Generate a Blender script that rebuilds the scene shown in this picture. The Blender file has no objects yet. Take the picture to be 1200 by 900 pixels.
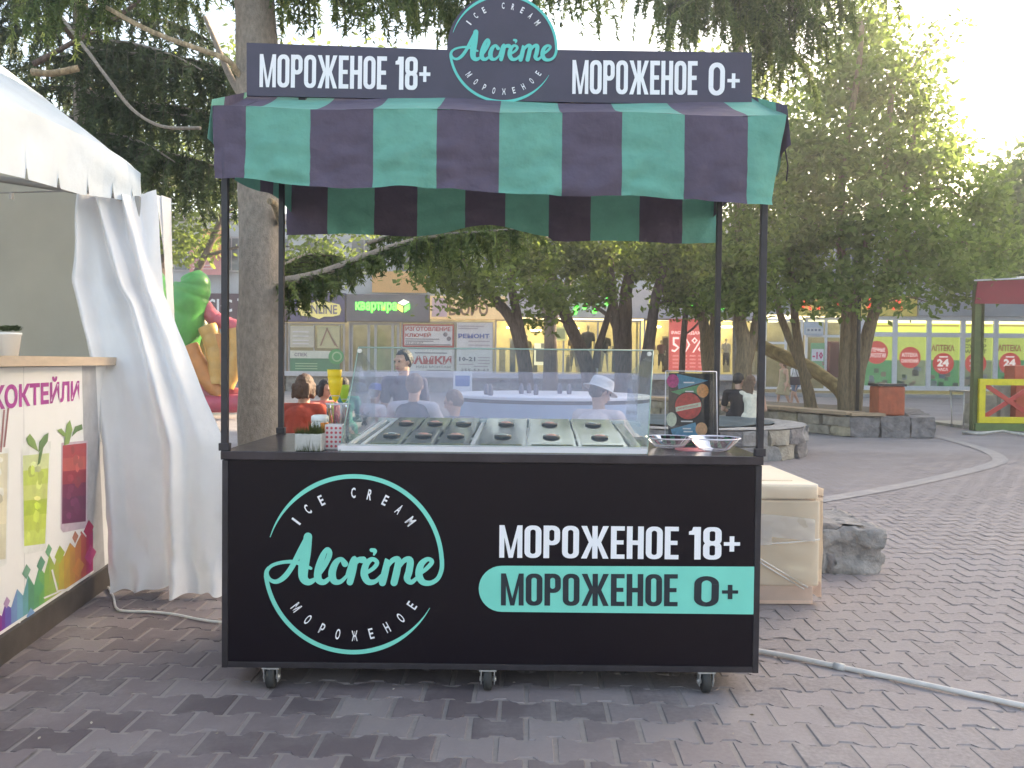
import bpy, bmesh, math, random
import numpy as np
from mathutils import Vector, Matrix, noise

random.seed(7)
rng = np.random.default_rng(7)
S = bpy.context.scene
COL = S.collection
R = math.radians

# ------------------------------------------------------------------ camera
CAM_H, FPX, PITCH, ROLL = 1.29, 1000.0, R(1.43), R(0.6)
_F = Vector((0, math.cos(PITCH), -math.sin(PITCH)))
_R0 = Vector((1, 0, 0))
_U0 = Vector((0, math.sin(PITCH), math.cos(PITCH)))
_R = math.cos(ROLL) * _R0 + math.sin(ROLL) * _U0
_U = -math.sin(ROLL) * _R0 + math.cos(ROLL) * _U0
CAM = Vector((0, 0, CAM_H))
cam_data = bpy.data.cameras.new('camera')
cam_data.sensor_width = 36.0
cam_data.lens = 36.0 * FPX / 1200.0
cam_data.clip_start = 0.05
cam_data.clip_end = 2000
cam = bpy.data.objects.new('camera', cam_data)
COL.objects.link(cam)
cam.matrix_world = Matrix(((_R.x, _U.x, -_F.x, CAM.x), (_R.y, _U.y, -_F.y, CAM.y), (_R.z, _U.z, -_F.z, CAM.z), (0, 0, 0, 1)))
S.camera = cam

# ------------------------------------------------------------------ world, sun, exposure
SUN_ELEV, SUN_AZ = R(20), R(55)          # azimuth measured from +Y towards +X
world = bpy.data.worlds.new('World')
S.world = world
world.use_nodes = True
wn = world.node_tree
wn.nodes.clear()
w_out = wn.nodes.new('ShaderNodeOutputWorld')
w_bg = wn.nodes.new('ShaderNodeBackground')
w_sky = wn.nodes.new('ShaderNodeTexSky')
w_sky.sky_type = 'NISHITA'
w_sky.sun_disc = False
w_sky.sun_elevation = SUN_ELEV
w_sky.sun_rotation = SUN_AZ
w_sky.air_density = 1.0
w_sky.dust_density = 3.0
w_sky.ozone_density = 1.0
w_bg.inputs['Strength'].default_value = 0.15
wn.links.new(w_sky.outputs[0], w_bg.inputs['Color'])
wn.links.new(w_bg.outputs[0], w_out.inputs['Surface'])
sun_data = bpy.data.lights.new('sun', 'SUN')
sun_data.energy = 4.0
sun_data.angle = R(0.5)
sun_data.color = (1.0, 0.87, 0.68)
sun = bpy.data.objects.new('sun', sun_data)
COL.objects.link(sun)
sd = Vector((math.sin(SUN_AZ) * math.cos(SUN_ELEV), math.cos(SUN_AZ) * math.cos(SUN_ELEV), math.sin(SUN_ELEV)))
sun.rotation_euler = sd.to_track_quat('Z', 'Y').to_euler()
sun.location = (20, 5, 20)
S.view_settings.view_transform = 'Standard'
S.view_settings.look = 'None'
S.view_settings.exposure = 2.3
S.view_settings.gamma = 1.0
S.view_settings.use_white_balance = True
S.view_settings.white_balance_temperature = 7600
S.view_settings.white_balance_tint = 9
S.render.engine = 'CYCLES'
S.cycles.max_bounces = 8
S.cycles.transparent_max_bounces = 24
S.cycles.use_denoising = True
S.cycles.diffuse_bounces = 6
S.cycles.volume_step_rate = 4

# ------------------------------------------------------------------ pixel -> world helpers (photo pixels, 1200x900)
def ray(px, py):
    return _F + (px - 600) / FPX * _R + (450 - py) / FPX * _U
def at(px, py, Y):
    d = ray(px, py)
    return CAM + d * (Y / d.y)
def gnd(px, py, z=0.0):
    d = ray(px, py)
    return CAM + d * ((z - CAM_H) / d.z)
def on_plane(px, py, p0, n):
    d = ray(px, py)
    t = (Vector(p0) - CAM).dot(n) / d.dot(n)
    return CAM + d * t
def rect(x0, y0, x1, y1, Y):
    a, b = at(x0, (y0 + y1) / 2, Y), at(x1, (y0 + y1) / 2, Y)
    c, d = at((x0 + x1) / 2, y0, Y), at((x0 + x1) / 2, y1, Y)
    return a.x, b.x, d.z, c.z            # x0, x1, z0, z1

# ------------------------------------------------------------------ mesh builder
class MB:
    def __init__(s):
        s.V, s.F, s.M, s.S = [], [], [], []
        s.mi, s.sm = 0, False
    def _f(s, idx):
        s.F.append(tuple(idx)); s.M.append(s.mi); s.S.append(s.sm)
    def poly(s, pts):
        b = len(s.V)
        s.V += [Vector(p) for p in pts]
        s._f(range(b, b + len(pts)))
        return s
    def box(s, x0, y0, z0, x1, y1, z1, bev=0.0, mat=None):
        xs, ys, zs = sorted((x0, x1)), sorted((y0, y1)), sorted((z0, z1))
        if bev <= 0:
            P = [(xs[i], ys[j], zs[k]) for i in (0, 1) for j in (0, 1) for k in (0, 1)]
            Fc = [(0, 1, 3, 2), (4, 6, 7, 5), (0, 4, 5, 1), (2, 3, 7, 6), (0, 2, 6, 4), (1, 5, 7, 3)]
            b = len(s.V)
            s.V += [(mat @ Vector(p)) if mat else Vector(p) for p in P]
            for f in Fc: s._f([b + i for i in f])
            return s
        bm = bmesh.new()
        bmesh.ops.create_cube(bm, size=1)
        for v in bm.verts:
            v.co = Vector((xs[0] if v.co.x < 0 else xs[1], ys[0] if v.co.y < 0 else ys[1], zs[0] if v.co.z < 0 else zs[1]))
        bmesh.ops.bevel(bm, geom=bm.edges[:], offset=bev, segments=2, affect='EDGES', profile=0.5)
        s.add_bm(bm, mat)
        return s
    def add_bm(s, bm, mat=None):
        b = len(s.V)
        bm.verts.index_update()
        s.V += [(mat @ v.co) if mat else v.co.copy() for v in bm.verts]
        for f in bm.faces: s._f([b + v.index for v in f.verts])
        bm.free()
    def prism(s, pts, d):
        """closed outline extruded by vector d"""
        b = len(s.V); n = len(pts); d = Vector(d)
        s.V += [Vector(p) for p in pts] + [Vector(p) + d for p in pts]
        s._f(range(b, b + n)); s._f(range(b + 2 * n - 1, b + n - 1, -1))
        for i in range(n):
            j = (i + 1) % n
            s._f((b + i, b + n + i, b + n + j, b + j))
        return s
    def tube(s, pts, rad, n=8, cap=True, jit=0.0):
        pts = [Vector(p) for p in pts]
        rad = [rad] * len(pts) if isinstance(rad, (int, float)) else list(rad)
        b = len(s.V)
        t0 = (pts[1] - pts[0]).normalized()
        u = t0.orthogonal().normalized()
        for i, p in enumerate(pts):
            t = ((pts[min(i + 1, len(pts) - 1)] - pts[max(i - 1, 0)])).normalized()
            u = (u - t * u.dot(t))
            u = u.normalized() if u.length > 1e-6 else t.orthogonal().normalized()
            w = t.cross(u)
            for k in range(n):
                a = 2 * math.pi * k / n
                dr = u * math.cos(a) + w * math.sin(a)
                r = rad[i]
                if jit: r *= 1 + jit * noise.noise(p * 3.0 + dr * 1.7)
                s.V.append(p + dr * r)
        sm, s.sm = s.sm, True
        for i in range(len(pts) - 1):
            for k in range(n):
                k2 = (k + 1) % n
                s._f((b + i * n + k, b + i * n + k2, b + (i + 1) * n + k2, b + (i + 1) * n + k))
        s.sm = sm
        if cap:
            s._f([b + k for k in reversed(range(n))]); e = b + (len(pts) - 1) * n
            s._f([e + k for k in range(n)])
        return s
    def cyl(s, p0, p1, r, n=16):
        return s.tube([p0, p1], r, n)
    def lathe(s, prof, c, n=24, close=False):
        """prof: (r, z) list around the vertical axis through c"""
        b = len(s.V); c = Vector(c)
        for r, z in prof:
            for k in range(n):
                a = 2 * math.pi * k / n
                s.V.append(c + Vector((r * math.cos(a), r * math.sin(a), z)))
        sm, s.sm = s.sm, True
        for i in range(len(prof) - 1):
            for k in range(n):
                k2 = (k + 1) % n
                s._f((b + i * n + k, b + i * n + k2, b + (i + 1) * n + k2, b + (i + 1) * n + k))
        s.sm = sm
        if close:
            s._f([b + k for k in reversed(range(n))]); e = b + (len(prof) - 1) * n
            s._f([e + k for k in range(n)])
        return s
    def ell(s, c, r, rot=None, nu=14, nv=9):
        b = len(s.V); c = Vector(c); r = (r, r, r) if isinstance(r, (int, float)) else r
        sm, s.sm = s.sm, True
        for j in range(nv + 1):
            th = math.pi * j / nv
            for k in range(nu):
                a = 2 * math.pi * k / nu
                p = Vector((r[0] * math.sin(th) * math.cos(a), r[1] * math.sin(th) * math.sin(a), r[2] * math.cos(th)))
                s.V.append(c + (rot @ p if rot else p))
        for j in range(nv):
            for k in range(nu):
                k2 = (k + 1) % nu
                s._f((b + j * nu + k, b + (j + 1) * nu + k, b + (j + 1) * nu + k2, b + j * nu + k2))
        s.sm = sm
        return s
    def cap(s, p0, p1, r0, r1, n=12):
        """tapered limb with round ends"""
        p0, p1 = Vector(p0), Vector(p1)
        d = (p1 - p0); L = max(d.length, 1e-5); d = d / L
        pts, rad = [], []
        for i in range(5):
            a = math.pi / 2 * i / 4
            pts.append(p0 - d * r0 * math.cos(a)); rad.append(max(r0 * math.sin(a), 1e-4))
        for i in range(5):
            a = math.pi / 2 * i / 4
            pts.append(p1 + d * r1 * math.sin(a)); rad.append(max(r1 * math.cos(a), 1e-4))
        return s.tube(pts, rad, n)
    def grid(s, fn, nu, nv):
        b = len(s.V)
        for i in range(nu + 1):
            for j in range(nv + 1):
                s.V.append(Vector(fn(i / nu, j / nv)))
        for i in range(nu):
            for j in range(nv):
                s._f((b + i * (nv + 1) + j, b + (i + 1) * (nv + 1) + j, b + (i + 1) * (nv + 1) + j + 1, b + i * (nv + 1) + j + 1))
        return s
    def mesh(s, name, off=(0, 0, 0)):
        off = Vector(off)
        me = bpy.data.meshes.new(name)
        me.from_pydata([tuple(v - off) for v in s.V], [], s.F)
        me.polygons.foreach_set('material_index', s.M)
        me.polygons.foreach_set('use_smooth', s.S)
        me.update()
        return me

def np_polys(name, verts, k, tint=None, off=(0, 0, 0)):
    """verts (N,k,3) -> N separate k-gons; tint (N,) stored per face"""
    N = len(verts)
    me = bpy.data.meshes.new(name)
    me.vertices.add(N * k); me.loops.add(N * k); me.polygons.add(N)
    me.vertices.foreach_set('co', (verts - np.array(off)).reshape(-1).astype(np.float32))
    me.loops.foreach_set('vertex_index', np.arange(N * k, dtype=np.int32))
    me.polygons.foreach_set('loop_start', np.arange(0, N * k, k, dtype=np.int32))
    me.update(calc_edges=True)
    if tint is not None:
        at_ = me.attributes.new('tint', 'FLOAT', 'FACE')
        at_.data.foreach_set('value', tint.astype(np.float32))
    return me

# ------------------------------------------------------------------ object helpers
def tag(o, label=None, cat=None, group=None, kind=None):
    if label: o['label'] = label
    if cat: o['category'] = cat
    if group: o['group'] = group
    if kind: o['kind'] = kind
    return o
def wloc(o):
    v = Vector((0, 0, 0))
    while o is not None:
        v += o.location; o = o.parent
    return v
def link_mesh(name, me, mats, parent=None, loc=None):
    o = bpy.data.objects.new(name, me)
    COL.objects.link(o)
    if not isinstance(mats, (list, tuple)): mats = [mats]
    if not me.materials:
        for m in mats: me.materials.append(m)
    if parent: o.parent = parent
    if loc is not None: o.location = loc
    return o
def thing(name, label, cat, loc=(0, 0, 0), group=None):
    o = bpy.data.objects.new(name, None)
    COL.objects.link(o)
    o.location = loc
    o.empty_display_size = 0.1
    return tag(o, label, cat, group)
def part(name, mb, mats, parent, smooth=False):
    """mesh built in world coordinates, parented to (unrotated) parent"""
    me = mb.mesh(name, wloc(parent))
    if smooth: me.polygons.foreach_set('use_smooth', [True] * len(me.polygons))
    return link_mesh(name, me, mats, parent)
def solo(name, mb, mats, label, cat, loc=(0, 0, 0), group=None, kind=None):
    o = link_mesh(name, mb.mesh(name, loc), mats, None, loc)
    return tag(o, label, cat, group, kind)
def struct(name, mb, mats):
    o = link_mesh(name, mb.mesh(name), mats)
    o['kind'] = 'structure'
    return o

# ------------------------------------------------------------------ materials
MATS = {}
def mat(name, col, rough=0.6, var=0.0, vscale=8.0, bump=0.0, bscale=60.0, metal=0.0, spec=0.5, emit=0.0, col2=None, coat=0.0, alpha=None, trans=0.0, detail=4.0, stretch=None):
    if name in MATS: return MATS[name]
    m = bpy.data.materials.new(name); MATS[name] = m
    m.use_nodes = True
    nt = m.node_tree; N = nt.nodes; L = nt.links
    b = N['Principled BSDF']
    b.inputs['Base Color'].default_value = (*col, 1)
    b.inputs['Roughness'].default_value = rough
    b.inputs['Metallic'].default_value = metal
    b.inputs['Specular IOR Level'].default_value = spec
    b.inputs['Coat Weight'].default_value = coat
    if emit:
        b.inputs['Emission Color'].default_value = (*col, 1)
        b.inputs['Emission Strength'].default_value = emit
    tc = N.new('ShaderNodeTexCoord')
    vec = tc.outputs['Object']
    if stretch:
        mp = N.new('ShaderNodeMapping'); mp.inputs['Scale'].default_value = stretch
        L.new(vec, mp.inputs['Vector']); vec = mp.outputs[0]
    if var or col2:
        n = N.new('ShaderNodeTexNoise'); n.inputs['Scale'].default_value = vscale; n.inputs['Detail'].default_value = detail
        n.inputs['Roughness'].default_value = 0.62
        L.new(vec, n.inputs['Vector'])
        mr = N.new('ShaderNodeMapRange'); mr.inputs[1].default_value = 0.32; mr.inputs[2].default_value = 0.68
        L.new(n.outputs['Fac'], mr.inputs[0])
        mx = N.new('ShaderNodeMix'); mx.data_type = 'RGBA'
        c2 = col2 if col2 else tuple(min(1, c * (1 + var)) for c in col)
        c1 = col if col2 else tuple(c * (1 - var) for c in col)
        mx.inputs[6].default_value = (*c1, 1); mx.inputs[7].default_value = (*c2, 1)
        L.new(mr.outputs[0], mx.inputs[0])
        L.new(mx.outputs[2], b.inputs['Base Color'])
        rr = N.new('ShaderNodeMapRange'); rr.inputs[3].default_value = max(0.02, rough - 0.08); rr.inputs[4].default_value = min(1, rough + 0.1)
        L.new(n.outputs['Fac'], rr.inputs[0]); L.new(rr.outputs[0], b.inputs['Roughness'])
    if bump:
        n2 = N.new('ShaderNodeTexNoise'); n2.inputs['Scale'].default_value = bscale; n2.inputs['Detail'].default_value = 5
        L.new(vec, n2.inputs['Vector'])
        bp = N.new('ShaderNodeBump'); bp.inputs['Strength'].default_value = bump; bp.inputs['Distance'].default_value = 0.02
        L.new(n2.outputs['Fac'], bp.inputs['Height']); L.new(bp.outputs[0], b.inputs['Normal'])
    if trans:
        tr = N.new('ShaderNodeBsdfTranslucent')
        tr.inputs['Color'].default_value = (*[min(1, c * 1.1) for c in col], 1)
        ms = N.new('ShaderNodeMixShader'); ms.inputs[0].default_value = trans
        L.new(b.outputs[0], ms.inputs[1]); L.new(tr.outputs[0], ms.inputs[2])
        L.new(ms.outputs[0], N['Material Output'].inputs['Surface'])
    if alpha is not None:
        t = N.new('ShaderNodeBsdfTransparent')
        ms = N.new('ShaderNodeMixShader'); ms.inputs[0].default_value = alpha
        L.new(t.outputs[0], ms.inputs[1]); L.new(b.outputs[0], ms.inputs[2])
        L.new(ms.outputs[0], N['Material Output'].inputs['Surface'])
    return m

def leaf_mat(name, c_dark, c_light, trans=0.45):
    m = bpy.data.materials.new(name)
    m.use_nodes = True
    nt = m.node_tree; N = nt.nodes; L = nt.links
    b = N['Principled BSDF']; b.inputs['Roughness'].default_value = 0.55; b.inputs['Specular IOR Level'].default_value = 0.3
    a = N.new('ShaderNodeAttribute'); a.attribute_name = 'tint'
    mx = N.new('ShaderNodeMix'); mx.data_type = 'RGBA'
    mx.inputs[6].default_value = (*c_dark, 1); mx.inputs[7].default_value = (*c_light, 1)
    L.new(a.outputs['Fac'], mx.inputs[0]); L.new(mx.outputs[2], b.inputs['Base Color'])
    tr = N.new('ShaderNodeBsdfTranslucent'); L.new(mx.outputs[2], tr.inputs['Color'])
    ms = N.new('ShaderNodeMixShader'); ms.inputs[0].default_value = trans
    L.new(b.outputs[0], ms.inputs[1]); L.new(tr.outputs[0], ms.inputs[2])
    L.new(ms.outputs[0], N['Material Output'].inputs['Surface'])
    return m

def glass_mat(name, tint=(0.9, 0.95, 0.95), refl=1.0, film=None, film_amt=0.0):
    """thin pane: fresnel reflection over a clear (optionally film-coated) sheet"""
    m = bpy.data.materials.new(name)
    m.use_nodes = True
    nt = m.node_tree; N = nt.nodes; L = nt.links
    for n in list(N):
        if n.type != 'OUTPUT_MATERIAL': N.remove(n)
    out = [n for n in N if n.type == 'OUTPUT_MATERIAL'][0]
    t = N.new('ShaderNodeBsdfTransparent'); t.inputs[0].default_value = (*tint, 1)
    g = N.new('ShaderNodeBsdfGlossy'); g.inputs['Roughness'].default_value = 0.02
    lw = N.new('ShaderNodeFresnel'); lw.inputs[0].default_value = 1.5
    mu = N.new('ShaderNodeMath'); mu.operation = 'MULTIPLY'; mu.inputs[1].default_value = refl
    L.new(lw.outputs[0], mu.inputs[0])
    base = t.outputs[0]
    if film:
        df = N.new('ShaderNodeBsdfDiffuse'); df.inputs[0].default_value = (*film, 1)
        tl = N.new('ShaderNodeBsdfTranslucent'); tl.inputs[0].default_value = (*film, 1)
        m0 = N.new('ShaderNodeMixShader'); m0.inputs[0].default_value = 0.5
        L.new(df.outputs[0], m0.inputs[1]); L.new(tl.outputs[0], m0.inputs[2])
        m1 = N.new('ShaderNodeMixShader'); m1.inputs[0].default_value = film_amt
        L.new(base, m1.inputs[1]); L.new(m0.outputs[0], m1.inputs[2]); base = m1.outputs[0]
    ms = N.new('ShaderNodeMixShader')
    L.new(mu.outputs[0], ms.inputs[0]); L.new(base, ms.inputs[1]); L.new(g.outputs[0], ms.inputs[2])
    L.new(ms.outputs[0], out.inputs['Surface'])
    return m

# ------------------------------------------------------------------ lettering
def text_mb(body, o, xd, ud, w, h, off=0.0, res=2, spacing=1.0, shear=0.0, mb=None, fit_w=True):
    """built-in font outline fitted to a w x h box whose lower left corner is o"""
    c = bpy.data.curves.new('lettering', 'FONT')
    c.body = body; c.size = 1; c.resolution_u = res; c.offset = off; c.space_character = spacing; c.shear = shear
    ob = bpy.data.objects.new('lettering', c); COL.objects.link(ob)
    dg = bpy.context.evaluated_depsgraph_get()
    me = bpy.data.meshes.new_from_object(ob.evaluated_get(dg))
    bpy.data.objects.remove(ob); bpy.data.curves.remove(c)
    mb = mb or MB()
    if not len(me.vertices): return mb
    xs = [v.co.x for v in me.vertices]; ys = [v.co.y for v in me.vertices]
    x0, x1, y0, y1 = min(xs), max(xs), min(ys), max(ys)
    sy = h / max(y1 - y0, 1e-6); sx = w / max(x1 - x0, 1e-6) if fit_w else sy
    o, xd, ud = Vector(o), Vector(xd).normalized(), Vector(ud).normalized()
    b = len(mb.V)
    mb.V += [o + xd * ((v.co.x - x0) * sx) + ud * ((v.co.y - y0) * sy) for v in me.vertices]
    for f in me.polygons: mb._f([b + i for i in f.vertices])
    bpy.data.meshes.remove(me)
    return mb

# heavy condensed capitals drawn by hand; each glyph in a box 0..w x 0..1
def _ring(w, st, y0=0.0, y1=1.0, r=0.19, n=6):
    """rounded-rectangle ring as quads"""
    def loop(x0, x1, b, t, rad):
        P = []
        for cx, cy, a0 in ((x1 - rad, t - rad, 0), (x0 + rad, t - rad, 90), (x0 + rad, b + rad, 180), (x1 - rad, b + rad, 270)):
            for i in range(n + 1):
                a = R(a0 + 90 * i / n); P.append((cx + rad * math.cos(a), cy + rad * math.sin(a)))
        return P
    A = loop(0, w, y0, y1, r); B = loop(st, w - st, y0 + st * .85, y1 - st * .85, max(r - st * .8, .03))
    return [[A[i], A[(i + 1) % len(A)], B[(i + 1) % len(A)], B[i]] for i in range(len(A))]
def _r(x0, y0, x1, y1): return [(x0, y0), (x1, y0), (x1, y1), (x0, y1)]
def glyph(ch):
    st = .15
    if ch == 'О': return .44, _ring(.44, st)
    if ch == '0': return .54, _ring(.54, .16, r=.26)
    if ch == 'Р': return .43, [_r(0, 0, st, 1)] + [q for q in _ring(.43, st, .40, 1.0)]
    if ch == 'Е': return .36, [_r(0, 0, st, 1), _r(st, .865, .36, 1), _r(st, .44, .33, .57), _r(st, 0, .36, .135)]
    if ch == 'Н': return .44, [_r(0, 0, st, 1), _r(.44 - st, 0, .44, 1), _r(st, .43, .44 - st, .57)]
    if ch == 'М': return .60, [_r(0, 0, .13, 1), _r(.47, 0, .60, 1), [(.13, 1), (.13, .62), (.245, 0), (.30, 0), (.30, .22)], [(.47, 1), (.30, .22), (.30, 0), (.355, 0), (.47, .62)]]
    if ch == 'Ж': return .72, [_r(.29, 0, .43, 1), [(.0, 1), (.15, 1), (.29, .60), (.29, .42), (.20, .50)], [(.0, 0), (.20, .50), (.29, .58), (.29, .40), (.15, 0)],
                              [(.72, 1), (.52, .50), (.43, .42), (.43, .60), (.57, 1)], [(.72, 0), (.57, 0), (.43, .40), (.43, .58), (.52, .50)]]
    if ch == '1': return .28, [_r(.13, 0, .28, 1), [(0, .86), (0, .76), (.13, .76), (.13, 1), (.10, 1), (.07, .89)]]
    if ch == '8': return .43, _ring(.43, st, .0, .56, .17) + _ring(.43 , st, .44, 1.0, .17)
    if ch == '+': return .38, [_r(.135, .25, .245, .72), _r(0, .43, .135, .54), _r(.245, .43, .38, .54)]
    if ch == ' ': return .16, []
    return .3, []
def bold_text(mb, s, o, xd, ud, w, h, nudge, gap=.055, subs=None):
    """s in the hand-drawn capitals fitted to w x h; subs: per-glyph (scale, dy)"""
    adv, L = 0.0, []
    for ch in s:
        gw, polys = glyph(ch); L.append((adv, polys, ch)); adv += gw + gap
    adv -= gap
    o, xd, ud = Vector(o), Vector(xd).normalized(), Vector(ud).normalized()
    nd = Vector(nudge)
    for k, (x, polys, ch) in enumerate(L):
        for q, P in enumerate(polys):
            mb.poly([o + xd * ((x + a) / adv * w) + ud * (b * h) + nd * ((0 if q == 0 else 1 + q % 7 + 9 * (q // 28)) * .00009) for a, b in P])
    return mb

def catmull(P, n=8):
    P = [tuple(p) for p in P]; out = []
    Q = [P[0]] + P + [P[-1]]
    for i in range(1, len(Q) - 2):
        for k in range(n):
            t = k / n
            out.append(tuple(.5 * ((2 * b) + (-a + c) * t + (2 * a - 5 * b + 4 * c - d) * t * t + (-a + 3 * b - 3 * c + d) * t ** 3)
                             for a, b, c, d in zip(Q[i - 1], Q[i], Q[i + 1], Q[i + 2])))
    out.append(P[-1])
    return out
def stroke(mb, P, to3, lift=0.0, n=8):
    """brush stroke (x, y, width) drawn as a ribbon with round ends through to3(x, y, lift)"""
    C = catmull(P, n); b = len(mb.V); m = len(C); base_lift = lift
    for i, (x, y, w) in enumerate(C):
        x0, y0, _ = C[max(i - 1, 0)]; x1, y1, _ = C[min(i + 1, m - 1)]
        d = math.hypot(x1 - x0, y1 - y0) or 1
        nx, ny = -(y1 - y0) / d, (x1 - x0) / d; lift = base_lift + .00028 * i / m
        mb.V.append(Vector(to3(x + nx * w / 2, y + ny * w / 2, lift))); mb.V.append(Vector(to3(x - nx * w / 2, y - ny * w / 2, lift)))
    for i in range(m - 1): mb._f((b + 2 * i, b + 2 * i + 1, b + 2 * i + 3, b + 2 * i + 2))
    for (x, y, w), (xp, yp, _), lift in ((C[0], C[1], base_lift), (C[-1], C[-2], base_lift + .00028)):
        if w > 8:
            a0 = math.atan2(y - yp, x - xp)
            mb.poly([to3(x + w / 2 * math.cos(a0 + R(-90 + 180 * k / 8)), y + w / 2 * math.sin(a0 + R(-90 + 180 * k / 8)), lift) for k in range(9)])

# ------------------------------------------------------------------ remesh (one continuous surface from limbs)
def fuse(mb, voxel=0.012, smooth=3):
    me = mb.mesh('fuse')
    ob = bpy.data.objects.new('fuse', me); COL.objects.link(ob)
    md = ob.modifiers.new('r', 'REMESH'); md.mode = 'VOXEL'; md.voxel_size = voxel
    sm = ob.modifiers.new('s', 'SMOOTH'); sm.iterations = smooth; sm.factor = 0.5
    dg = bpy.context.evaluated_depsgraph_get()
    out = bpy.data.meshes.new_from_object(ob.evaluated_get(dg))
    out.materials.clear()
    bpy.data.objects.remove(ob); bpy.data.meshes.remove(me)
    out.polygons.foreach_set('use_smooth', [True] * len(out.polygons))
    return out
# ================================================================== GROUND
def paver_mat(name, per_object):
    m = bpy.data.materials.new(name); m.use_nodes = True
    nt = m.node_tree; N = nt.nodes; L = nt.links; b = N['Principled BSDF']
    if per_object:
        oi = N.new('ShaderNodeObjectInfo'); fac = oi.outputs['Random']
    else:
        a = N.new('ShaderNodeAttribute'); a.attribute_name = 'tint'; fac = a.outputs['Fac']
    cr = N.new('ShaderNodeValToRGB')
    cr.color_ramp.elements[0].color = (.100, .079, .086, 1); cr.color_ramp.elements[1].color = (.245, .208, .210, 1)
    e = cr.color_ramp.elements.new(.45); e.color = (.150, .120, .128, 1)
    e = cr.color_ramp.elements.new(.75); e.color = (.188, .153, .160, 1)
    L.new(fac, cr.inputs[0])
    geo = N.new('ShaderNodeNewGeometry')
    # fine grain
    n1 = N.new('ShaderNodeTexNoise'); n1.inputs['Scale'].default_value = 55; n1.inputs['Detail'].default_value = 6; L.new(geo.outputs['Position'], n1.inputs['Vector'])
    # dust lying on the stones: clouds of it, thicker on the trodden right side of the square
    n2 = N.new('ShaderNodeTexNoise'); n2.inputs['Scale'].default_value = 2.6; n2.inputs['Detail'].default_value = 7; n2.inputs['Roughness'].default_value = .68; L.new(geo.outputs['Position'], n2.inputs['Vector'])
    sx = N.new('ShaderNodeSeparateXYZ'); L.new(geo.outputs['Position'], sx.inputs[0])
    gx = N.new('ShaderNodeMapRange'); gx.interpolation_type = 'SMOOTHSTEP'
    for i, v in enumerate((-0.3, 1.5, 0.0, 0.78)): gx.inputs[i + 1].default_value = v
    L.new(sx.outputs[0], gx.inputs[0])
    gy = N.new('ShaderNodeMapRange'); gy.interpolation_type = 'SMOOTHSTEP'
    for i, v in enumerate((3.0, 6.5, 0.0, 0.3)): gy.inputs[i + 1].default_value = v
    L.new(sx.outputs[1], gy.inputs[0])
    ad = N.new('ShaderNodeMath'); ad.operation = 'ADD'; L.new(gx.outputs[0], ad.inputs[0]); L.new(gy.outputs[0], ad.inputs[1])
    mr = N.new('ShaderNodeMapRange'); mr.inputs[1].default_value = .44; mr.inputs[2].default_value = .66; mr.inputs[4].default_value = .5
    L.new(n2.outputs['Fac'], mr.inputs[0])
    ad2 = N.new('ShaderNodeMath'); ad2.operation = 'ADD'; ad2.use_clamp = True; L.new(ad.outputs[0], ad2.inputs[0]); L.new(mr.outputs[0], ad2.inputs[1])
    md = N.new('ShaderNodeMath'); md.operation = 'MULTIPLY'; L.new(ad2.outputs[0], md.inputs[0])
    g2 = N.new('ShaderNodeMapRange'); g2.inputs[1].default_value = .3; g2.inputs[2].default_value = .7; g2.inputs[3].default_value = .55; g2.inputs[4].default_value = 1.0
    L.new(n1.outputs['Fac'], g2.inputs[0]); L.new(g2.outputs[0], md.inputs[1])
    mx = N.new('ShaderNodeMix'); mx.data_type = 'RGBA'; mx.inputs[7].default_value = (.30, .265, .265, 1)
    L.new(md.outputs[0], mx.inputs[0]); L.new(cr.outputs[0], mx.inputs[6])
    L.new(mx.outputs[2], b.inputs['Base Color'])
    b.inputs['Roughness'].default_value = .78
    bp = N.new('ShaderNodeBump'); bp.inputs['Strength'].default_value = .35; bp.inputs['Distance'].default_value = .004
    L.new(n1.outputs['Fac'], bp.inputs['Height']); L.new(bp.outputs[0], b.inputs['Normal'])
    return m
M_PAVER = paver_mat('paver_stone', True)
M_PAVER_FAR = paver_mat('paver_stone_far', False)

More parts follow.
